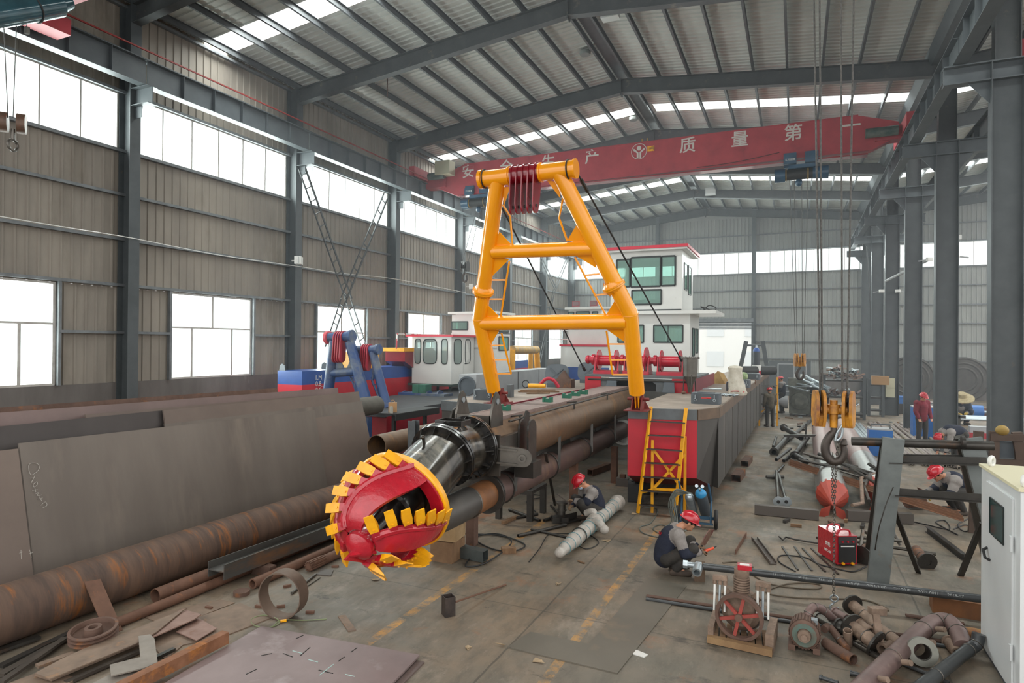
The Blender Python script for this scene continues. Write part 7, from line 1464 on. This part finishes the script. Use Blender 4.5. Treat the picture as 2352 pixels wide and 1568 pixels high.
for (a, b, lab) in (((1241, 590), (1275, 660), 'far lattice brace beside the sixth wall column, upper left arm'), ((1305, 590), (1272, 670), 'far lattice brace beside the sixth wall column, upper right arm'), ((1272, 670), (1240, 830), 'far lattice brace beside the sixth wall column, lower arm')): lattice(a, b, .3, 4, lab)
# wall cable and floodlights
P_ = [PX(x, y, -15.83) for x, y in ((-40, 490), (150, 522), (305, 547), (500, 585), (688, 612), (790, 628), (910, 641), (1070, 672))]
solo(MB().path(cr_pts(P_, 4), .012, 5), 'wall_cable', m_white, 'thin pale cable strung between the left wall columns', 'cable')
for (x, y, lab) in ((686, 598, 'white floodlight on the second wall column'), (1082, 658, 'white floodlight on the fourth wall column')):
    q = PX(x, y, -15.55); t = thing('floodlight', lab, 'floodlight', q); MB().ob(q, (.22, .3, .26), .5).build('housing', m_white, t); MB().ob(q+V((.1, -.08, 0)), (.02, .24, .2), .5).build('lens', M('lamp_glass', 'b9bdbb', rough=.2), t); MB().bar(q, q+V((-.3, 0, 0)), .04).build('arm', m_white, t)
for (x, y, Xl) in ((2128, 590, 4.0), (2205, 590, 4.6), (2030, 668, 3.8), (2068, 668, 4.1)):
    pass
for i, (x, y, Y_) in enumerate(((2135, 595, 28.8), (2195, 588, 23.3), (2025, 668, 34.8), (2062, 668, 34.8), (2198, 545, 23.3))):
    q = PY(x, y, Y_); t = thing('column_lamp', ['pale lamp head on the pole by the third column', 'pale lamp head right of the second column', 'pale lamp head left of the fourth column', 'pale lamp head right of the fourth column', 'hooded lamp high on the right of the second column'][i], 'lamp', q)
    MB().ob(q, (.2, .14, .14), .4*(-1)**i).build('head', m_white, t); MB().bar(q, q+V((.35*(-1)**(i+1), .1, -.05)), .04).build('arm', m_gry, t)
solo(MB().tube(PY(2035, 645, 34.5), PY(2135, 595, 29), .06, n=10), 'lamp_pole', m_gry, 'sloping pale pole between the columns carrying the lamps', 'pole')
solo(MB().path([PY(1990, 560, 44), PY(1999, 700, 44), PY(2005, 890, 44), V((PY(2005, 890, 44).x, 44, .03))], .03, 6), 'guy_cable', m_wire, 'slack dark cable hanging beside the far right columns', 'cable')
# ceiling vents and lights
for (x, y, lab) in ((1344, 118, 'round vent in the roof between the second and third rafters'), (1455, 270, 'round vent in the roof beside the far skylight strip')):
    v = ray(x, y); tt = (roofz(-7.2)-.03-CH)/v.z; q = O_+v*tt; MB_ = MB().lathe(q-V((0, 0, .12)), (0, 0, 1), [(0, 0), (0, .17), (.05, .19), (.12, .19)], 28); solo(MB_, 'roof_vent', M('vent_grey', '6c716e', rough=.4), lab, 'vent')
q = PY(1403, 36, 17.4); solo(MB().box(q.x-.25, q.x+.25, 17.2, 17.5, q.z-.12, q.z+.1), 'ceiling_lamp', M('lamp_glass', ''), 'small square lamp fixed near the ridge of the nearest rafter', 'lamp')
q = PY(1634, 443, 41.2); solo(MB().box(q.x-.3, q.x+.3, 40.7, 40.9, q.z-.25, q.z+.25), 'ceiling_lamp', M('lamp_glass', ''), 'square lamp hung on the far rafter near the ridge', 'lamp')
q = PY(890, 190, 18.5); solo(MB().path([q+V((0, 0, .3)), q, q+V((0, 0, -.5))], .02, 5), 'hanging_chain', m_rust, 'short rusty chain dangling from the nearest full rafter', 'chain')
# ------------------------------------------------------------ people
m_skin = M('skin', 'c08a6c', 'b47f62', .5, 0, 8)
m_navy = M('navy_cloth', '1f2536', '181d2b', .85, 0, 9, bump=.3)
m_gcl = M('grey_cloth', '8d8782', '7c7672', .85, 0, 9, bump=.3)
m_trs = M('dark_trousers', '38342f', '2a2826', .85, 0, 9, bump=.3, c3='6a3428', t3=.7, sc3=12)
m_hel = M('helmet_red', 'c01c2c', 'ae1828', .3, 0, 3, coat=.5)
m_glv = M('glove_tan', '8a7058', '6f5a46', .9, 0, 14, bump=.4)
m_gly = M('glove_yellow', 'b89a3c', '9a7f30', .9, 0, 14, bump=.3)
m_boot = M('work_boot', '4c4036', '3a312a', .8, 0, 10)
m_hair = M('black_hair', '14110f', rough=.6)
m_redcl = M('red_cloth', '7c2030', '651a28', .85, 0, 8, bump=.3)
m_camo = M('camo_cloth', '5a5040', '3c382c', .85, 0, 12)
def capsule(mb, a, b, r0, r1, n=14):
    a, b = V(a), V(b); L_ = max((b-a).length, 1e-4); P_ = [(-r0*cos(k*pi/8), r0*sin(k*pi/8)) for k in range(5)]+[(L_+r1*sin(k*pi/8), r1*cos(k*pi/8)) for k in range(5)]
    P_[0] = (-r0, 0); P_[-1] = (L_+r1, 0); return mb.lathe(a, b-a, P_, n)
def fuse(mb, name, mat, parent, vox, matfn=None, it=3):
    me = bpy.data.meshes.new('t'); me.from_pydata([tuple(p) for p in mb.v], [], mb.f); o = bpy.data.objects.new('t', me); COL.objects.link(o)
    m1 = o.modifiers.new('r', 'REMESH'); m1.mode = 'VOXEL'; m1.voxel_size = vox; m2 = o.modifiers.new('s', 'SMOOTH'); m2.factor = .5; m2.iterations = it
    dg = bpy.context.evaluated_depsgraph_get(); dg.update(); ne = bpy.data.meshes.new_from_object(o.evaluated_get(dg)); bpy.data.objects.remove(o); bpy.data.meshes.remove(me)
    T = WM[parent.name].inverted()
    if matfn:
        idx = [matfn(p.center) for p in ne.polygons]
    ne.transform(T); ne.materials.clear()
    for m_ in (mat if isinstance(mat, (list, tuple)) else [mat]): ne.materials.append(m_)
    if matfn: ne.polygons.foreach_set('material_index', idx)
    ne.polygons.foreach_set('use_smooth', [True]*len(ne.polygons)); ne.name = name
    ob = bpy.data.objects.new(name, ne); COL.objects.link(ob); ob.parent = parent; WM[ob.name] = WM[parent.name]; return ob
def person(label, base, rz, J, jacket, trou, vox=.013, helmet=True, gloves=None, s=1., mask=False, glasses=True, yoke=True, hat=None, group=None):
    """J: joints in the figure's own frame (x forward, y left, z up)"""
    Mx = Matrix.Translation(V(base))@Matrix.Rotation(rz, 4, 'Z')@Matrix.Scale(s, 4); W = {k: Mx@V(v) for k, v in J.items()}
    t = thing('person', label, 'person', base, group, 0)
    hd = (Mx.to_3x3()@V(J['look'])).normalized(); up = (W['crown']-W['neck']).normalized(); up = (up-hd*up.dot(hd)).normalized(); sd = up.cross(hd).normalized(); hc = W['head']
    hm = Matrix((hd, sd, up)).transposed()
    b = MB()
    b.ell(hc, (.098*s, .078*s, .112*s), hm).ell(hc+hd*.03*s-up*.065*s, (.06*s, .056*s, .06*s), hm)
    b.ell(hc+hd*.1*s-up*.012*s, (.022*s, .014*s, .026*s), hm).ell(hc+hd*.083*s-up*.06*s, (.018*s, .024*s, .012*s), hm).ell(hc+hd*.078*s-up*.098*s, (.022*s, .026*s, .018*s), hm)
    for e in (-1, 1): b.ell(hc+sd*e*.08*s-hd*.01*s-up*.015*s, (.022*s, .012*s, .034*s), hm).ell(hc+sd*e*.04*s+hd*.07*s-up*.03*s, (.022*s, .024*s, .022*s), hm)
    c = lambda a, d, r0, r1: capsule(b, W[a], W[d], r0*s, r1*s)
    c('neck', 'headbase', .058, .05); c('pelvis', 'belly', .125, .125); c('belly', 'chest', .125, .14); c('chest', 'neck', .13, .06)
    for e in 'LR':
        c('chest', 'sh'+e, .1, .068); c('sh'+e, 'el'+e, .056, .042); c('el'+e, 'wr'+e, .042, .03)
        c('pelvis', 'hip'+e, .11, .1); c('hip'+e, 'kn'+e, .088, .058); c('kn'+e, 'an'+e, .056, .04); c('an'+e, 'to'+e, .034, .022)
    # hands: palm, four fingers, thumb
    for e in 'LR':
        wr, ha = W['wr'+e], W['ha'+e]; d = (ha-wr).normalized(); cu = (Mx.to_3x3()@V(J.get('curl'+e, (0, 0, -1)))).normalized(); cu = (cu-d*cu.dot(d)).normalized(); la = d.cross(cu)
        pm = wr+d*.05*s
        for q_ in (-1.5, -.5, .5, 1.5): capsule(b, wr+d*.01*s+la*q_*.012*s, wr+d*.085*s+la*q_*.019*s, .017*s, .0125*s, 10)
        for q_, ln in zip((-1.5, -.5, .5, 1.5), (.062, .078, .082, .07)):
            p0 = wr+d*.088*s+la*q_*.021*s; p1 = p0+(d*.75+cu*.35)*ln*.45*s; p2 = p1+(d*.25+cu*.95)*ln*.38*s; p3 = p2+(cu*.8-d*.45)*ln*.28*s
            for a_, b_, r_ in ((p0, p1, .0095), (p1, p2, .0088), (p2, p3, .008)): capsule(b, a_, b_, r_*s, r_*s*.95, 8)
        th = wr+d*.03*s-la*.03*s; t1 = th+(d*.55-la*.45+cu*.45)*.045*s; t2 = t1+(d*.6+cu*.55)*.034*s; capsule(b, th, t1, .013*s, .011*s, 8); capsule(b, t1, t2, .0105*s, .009*s, 8)
    body = fuse(b, 'body', [m_skin, gloves or m_skin], t, min(vox, .009), (lambda q: 1 if min((q-W['haL']).length, (q-W['haR']).length, (q-W['wrL']).length-.02*s, (q-W['wrR']).length-.02*s) < .1*s else 0) if gloves else None, 2)
    if not mask:
        MB().ell(hc+hd*.094*s-up*.06*s, (.006*s, .022*s, .006*s), hm).build('lips', M('lips', '8e4c40', rough=.5), t)
    else: MB().ell(hc+hd*.062*s-up*.062*s, (.05*s, .055*s, .048*s), hm).build('face_mask', M('mask_blue', '9fb4c8', rough=.8), t)
    for e in (-1, 1):
        MB().ell(hc+sd*e*.033*s+hd*.082*s+up*.008*s, (.01*s, .014*s, .008*s), hm).build('eye', m_hair, t)
        if glasses: MB().ell(hc+sd*e*.034*s+hd*.094*s+up*.006*s, (.006*s, .028*s, .02*s), hm).build('glasses_lens', m_black, t)
    if glasses: MB().path([hc+sd*.085*s-hd*.02*s+up*.008*s, hc+sd*.062*s+hd*.085*s+up*.01*s, hc-sd*.062*s+hd*.085*s+up*.01*s, hc-sd*.085*s-hd*.02*s+up*.008*s], .005*s, 6).build('glasses_frame', m_black, t)
    MB().ell(hc-hd*.016*s+up*.012*s, (.098*s, .086*s, .11*s), hm, 20, 10, -.35, 1).build('hair', m_hair, t)
    if helmet:
        h = MB().ell(hc-hd*.004*s+up*.035*s, (.138*s, .115*s, .118*s), hm, 30, 12, -.02, 1)
        h.path([hc-hd*.004*s+up*.034*s+hd*.139*s*cos(a)+sd*.116*s*sin(a) for a in [2*pi*i/28 for i in range(28)]], .008*s, 6, closed=True)
        P_ = []; nb = 12
        for i in range(nb+1): a = R(-60+120*i/nb); P_ += [hc+up*.03*s+hd*.132*s*cos(a)+sd*.11*s*sin(a), hc+up*.018*s+hd*(.132*cos(a)+.05*cos(a*1.3))*s+sd*.118*s*sin(a)]
        h.add(P_, [(2*i, 2*i+1, 2*i+3, 2*i+2) for i in range(nb)])
        for q_ in (-.03, 0, .03): h.path([hc+up*.035*s+hd*.139*s*sin(a)*(1)+up*.119*s*cos(a)+sd*q_*s for a in [R(-60+12*i) for i in range(11)]], .006*s, 5)
        h.build('helmet', m_hel, t)
    if hat: MB().lathe(hc+up*.02*s, up, [(0, 0), (0, .3*s), (.03*s, .3*s), (.06*s, .13*s), (.16*s, .11*s), (.18*s, 0)], 28).build('straw_hat', hat, t)
    g = .021
    b = MB(); c = lambda a, d, r0, r1: capsule(b, W[a], W[d], r0*s, r1*s)
    c('pelvis', 'belly', .14+g, .14+g); c('belly', 'chest', .135+g, .155+g); c('chest', 'collar', .145+g, .085)
    cap0 = W['neck'].lerp(W['headbase'], .15)
    for e in 'LR':
        c('chest', 'sh'+e, .11+g, .078+g); c('sh'+e, 'el'+e, .066+g, .052+g); wr = W['wr'+e]; el = W['el'+e]; capsule(b, el, wr.lerp(el, .08), (.05+g)*s, (.035+g)*s)
        for k in range(3): q = W['sh'+e].lerp(el, .35+.25*k); b.ell(q, (.075-.006*k)*s)
    def jm(q):
        ze = min((q-W['shL']).length, (q-W['shR']).length, (q-W['collar']).length+.02*s)
        for e in 'LR':
            d_ = (q-W['wr'+e]).length
            if .05*s < d_ < .12*s: return 1
        for e in 'LR':
            a_, b2 = W['sh'+e], W['el'+e]; f_ = (q-a_).dot(b2-a_)/max((b2-a_).length_squared, 1e-6)
            if 0 < f_ < .72 and (q-(a_+(b2-a_)*f_)).length < .11*s: return 1
        return 1 if ze < .135*s else 0
    jk = fuse(b, 'jacket', jacket if yoke else [jacket[0]], t, vox, jm if yoke else None, 3)
    b = MB(); c = lambda a, d, r0, r1: capsule(b, W[a], W[d], r0*s, r1*s)
    c('pelvis', 'belly', .135, .12)
    for e in 'LR': c('pelvis', 'hip'+e, .13, .115); c('hip'+e, 'kn'+e, .108, .082); c('kn'+e, 'an'+e, .08, .066); b.ell(W['kn'+e].lerp(W['an'+e], .8), .074*s)
    fuse(b, 'trousers', trou, t, vox, None, 3)
    for e in 'LR':
        b = MB(); an, to = W['an'+e], W['to'+e]; d = (to-an); d.z = 0; d.normalize(); zz = min(to.z, an.z-.05*s)
        q0 = V((an.x, an.y, zz+.0))-d*.05*s; q1 = V((to.x, to.y, zz))
        capsule(b, q0, q1, .052*s, .048*s); capsule(b, an, q0+d*.04*s, .056*s, .05*s); lo = zz-.03*s
        fuse(b, 'boot', m_boot, t, .011, None, 2)
    return t, W, Mx
aR = R(24)      # picture-right in the hall
SQ = dict(pelvis=(-.17, 0, .22), belly=(-.15, 0, .36), chest=(-.07, 0, .5), neck=(.03, 0, .64), collar=(.02, 0, .6), headbase=(.1, 0, .69), head=(.165, 0, .735), crown=(.18, 0, .86), look=(.9, .12, -.42),
    shL=(-.0, .17, .575), shR=(-.0, -.17, .575), elL=(.1, .24, .36), elR=(.08, -.25, .34), wrL=(.29, .1, .36), wrR=(.3, -.12, .34), haL=(.37, .06, .36), haR=(.38, -.06, .34),
    hipL=(-.15, .09, .22), hipR=(-.15, -.09, .22), knL=(.22, .2, .4), knR=(.2, -.18, .4), anL=(.0, .14, .1), anR=(-.02, -.13, .1), toL=(.17, .17, .04), toR=(.15, -.15, .04), curlL=(.2, 0, -1), curlR=(.2, 0, -1))
b1 = G(1552, 1318); p1, W1, M1 = person('person crouching in navy and grey overalls holding an orange tool by the long pipe', b1+V((.0, .08, 0)), aR-.12, SQ, [m_navy, m_gcl], m_trs, .012, gloves=m_glv)
q = W1['haR']; u_ = (W1['haR']-W1['wrR']).normalized()
oh = thing('electrode_holder', 'orange welding electrode holder gripped in the gloved hand of the crouching worker', 'tool', q)
MB().tube(q+u_*.0, q+u_*.17+V((0, 0, .02)), .022, .018, 12).build('grip', M('orange_plastic', 'd8481c', rough=.4), oh); MB().tube(q+u_*.17+V((0, 0, .02)), q+u_*.23+V((0, 0, .035)), .008, n=8).build('jaw', m_black, oh)
q = W1['haL']+V((0, 0, .03)); wm = thing('welding_mask', 'flat hand held welding mask raised by the crouching worker', 'mask', q)
uz = V((.45, .2, .85)).normalized(); MB().prism([(-.1, 0), (.1, 0), (.11, .2), (.08, .26), (-.08, .26), (-.11, .2)], q, V((.2, .95, -.3)), uz, .012).build('shield', M('mask_maroon', '5e2a2c', '7a6a58', .5, 0, 6), wm); MB().tube(q, q-uz*.07, .014, n=8).build('grip', m_black, wm)
# second welder, further back, facing picture-left
b2 = G(1338, 1200); SQ2 = dict(SQ); SQ2.update(look=(.75, .1, -.75), wrL=(.3, .08, .42), haL=(.38, .05, .44), wrR=(.26, -.1, .3), haR=(.34, -.06, .27), elL=(.12, .22, .42))
p2, W2, M2 = person('person crouching with a face mask and red helmet, welding beside the plastic wrapped shaft', b2+V((.08, .1, 0)), aR+pi+.25, SQ2, [m_navy, m_gcl], m_trs, .013, gloves=m_glv, mask=True)
q = W2['haL']; w2 = thing('welding_mask', 'dark hand held welding mask of the person by the wrapped shaft', 'mask', q); f2 = M2.to_3x3()@V((1, 0, 0)); l2 = M2.to_3x3()@V((0, 1, 0)); MB().prism([(-.1, -.1), (.1, -.1), (.12, .1), (.07, .16), (-.07, .16), (-.12, .1)], q+f2*.1, l2, V((0, 0, .6))+f2*.8, .012).build('shield', M('mask_dark', '3c302c', rough=.5), w2)
# right welder bent over behind the stand, facing picture-left
b3 = G(2185, 1178); SQ3 = dict(SQ); SQ3.update(pelvis=(-.3, 0, .38), belly=(-.2, 0, .48), chest=(-.02, 0, .57), collar=(.08, 0, .62), neck=(.1, 0, .64), headbase=(.17, 0, .66), head=(.25, 0, .69), crown=(.3, 0, .8), look=(.75, 0, -.65), shL=(.04, .17, .58), shR=(.04, -.17, .58), elL=(.15, .22, .36), elR=(.15, -.22, .38), wrL=(.34, .12, .33), wrR=(.36, -.1, .34), haL=(.42, .1, .3), haR=(.44, -.06, .32),
    hipL=(-.28, .09, .37), hipR=(-.28, -.09, .37), knL=(.08, .18, .42), knR=(.06, -.18, .42), anL=(-.1, .14, .1), anR=(-.12, -.13, .1), toL=(.07, .16, .04), toR=(.05, -.15, .04))
p3, W3, M3 = person('person in red helmet and yellow gloves bent low over a pipe behind the grey stand', b3, aR+pi-.05, SQ3, [m_navy, m_gcl], m_trs, .014, gloves=m_gly, s=1.12)
q = W3['haL']; f3 = M3.to_3x3()@V((1, 0, 0)); l3 = M3.to_3x3()@V((0, 1, 0)); w3 = thing('welding_mask', 'brown hand held welding mask of the bent person behind the stand', 'mask', q); MB().prism([(-.1, -.1), (.1, -.1), (.12, .1), (.07, .16), (-.07, .16), (-.12, .1)], q+f3*.08+V((0, 0, .06)), l3, V((0, 0, .7))+f3*.7, .012).build('shield', M('mask_brown', '5a3c30', rough=.5), w3)
solo(MB().tube(V((b3.x-.75, b3.y, .14)), V((b3.x-.45, b3.y+.2, .14)), .12, n=24, wall=.01), 'rusty_elbow', m_rustr, 'rusty pipe end being welded by the person behind the stand', 'pipe')
ST = dict(pelvis=(0, 0, .9), belly=(.0, 0, 1.05), chest=(.0, 0, 1.25), neck=(.02, 0, 1.44), collar=(.01, 0, 1.4), headbase=(.04, 0, 1.5), head=(.06, 0, 1.56), crown=(.06, 0, 1.68), look=(.9, 0, -.3), shL=(.0, .19, 1.37), shR=(.0, -.19, 1.37), elL=(.02, .25, 1.1), elR=(.02, -.25, 1.1), wrL=(.12, .23, .88), wrR=(.12, -.23, .88), haL=(.16, .22, .8), haR=(.16, -.22, .8),
    hipL=(0, .1, .88), hipR=(0, -.1, .88), knL=(.02, .12, .48), knR=(.02, -.12, .48), anL=(0, .13, .1), anR=(0, -.13, .1), toL=(.16, .15, .04), toR=(.16, -.15, .04), curlL=(1, 0, 0), curlR=(1, 0, 0))
b4 = G(2118, 1005)+V((-.15, .1, 0)); b4.z = 0
p4, W4, M4 = person('person standing in a dark red jacket and red helmet beside the tall blue machine', G(2117, 1022), -pi/2+.6, ST, [m_redcl, m_redcl], m_trs, .016, yoke=False, s=1.03)
BD = dict(ST); BD.update(pelvis=(-.12, 0, .92), belly=(-.02, 0, 1.0), chest=(.2, 0, 1.0), collar=(.33, 0, .95), neck=(.36, 0, .92), headbase=(.42, 0, .86), head=(.47, 0, .8), crown=(.58, 0, .74), look=(.3, 0, -.95), shL=(.28, .18, .96), shR=(.28, -.18, .96), elL=(.36, .2, .68), elR=(.36, -.2, .68), wrL=(.42, .16, .45), wrR=(.42, -.16, .45), haL=(.44, .14, .36), haR=(.44, -.14, .36), hipL=(-.12, .1, .9), hipR=(-.12, -.1, .9), knL=(-.02, .13, .48), knR=(-.02, -.13, .48))
p5, W5, M5 = person('person in navy bent double at the waist behind the top tube of the stand', V((4.0, 20.6, 0)), aR+pi, BD, [m_navy, m_gcl], m_trs, .016, s=1.0, glasses=False)
b6 = G(1770, 972); SQ6 = dict(SQ); p6, W6, M6 = person('person in camouflage with a welding helmet crouching by the scaffold ladder at the hull', V((-.95, 27.6, 0)), pi/2+.5, {**ST, 'look': (.9, .1, -.3)}, [m_camo, m_camo], m_trs, .018, yoke=False, s=.93, glasses=False)
p7, W7, M7 = person('person with red helmet and pale shoulders standing welding at the far hull side', V((-.62, 33.6, 0)), pi-.3, {**ST, 'elR': (.2, -.22, 1.15), 'wrR': (.42, -.12, 1.2), 'haR': (.5, -.1, 1.22)}, [m_navy, m_gcl], m_trs, .02, s=1.05, glasses=False)
p8, W8, M8 = person('person in a broad straw hat squatting beyond the second column', V((6.35, 32.2, 0)), -pi/2, SQ, [m_gcl, m_navy], m_navy, .02, helmet=False, hat=M('straw', 'a89a78', '8f8262', .8, 0, 12), s=1.5, glasses=False, gloves=m_gly)
p9, W9, M9 = person('person in pale grey leaning over behind the standing man in red', V((4.75, 28.4, 0)), pi+.4, BD, [m_gcl, m_gcl], m_gcl, .02, helmet=False, yoke=False, s=1.05, glasses=False)
text('安全', .05, W1['chest']+V((-.16, -.06, .05)), V((.5, -.9, 0)), (0.3, .3, 1), m_hel, p1, 'back_lettering')
# ------------------------------------------------------------ thin workshop haze
mv = bpy.data.materials.new('haze_air'); mv.use_nodes = True; t = mv.node_tree; t.nodes.clear(); o = t.nodes.new('ShaderNodeOutputMaterial'); vs = t.nodes.new('ShaderNodeVolumeScatter')
vs.inputs['Density'].default_value = .0034; vs.inputs['Anisotropy'].default_value = .3; vs.inputs['Color'].default_value = (.9, .95, 1, 1); t.links.new(vs.outputs[0], o.inputs['Volume'])
hz_ = solo(MB().box(-16.25, 13.9, 11, 46.9, .02, 13.2), 'haze', mv, 'thin pale welding haze filling the far part of the hall', 'haze'); hz_['kind'] = 'stuff'
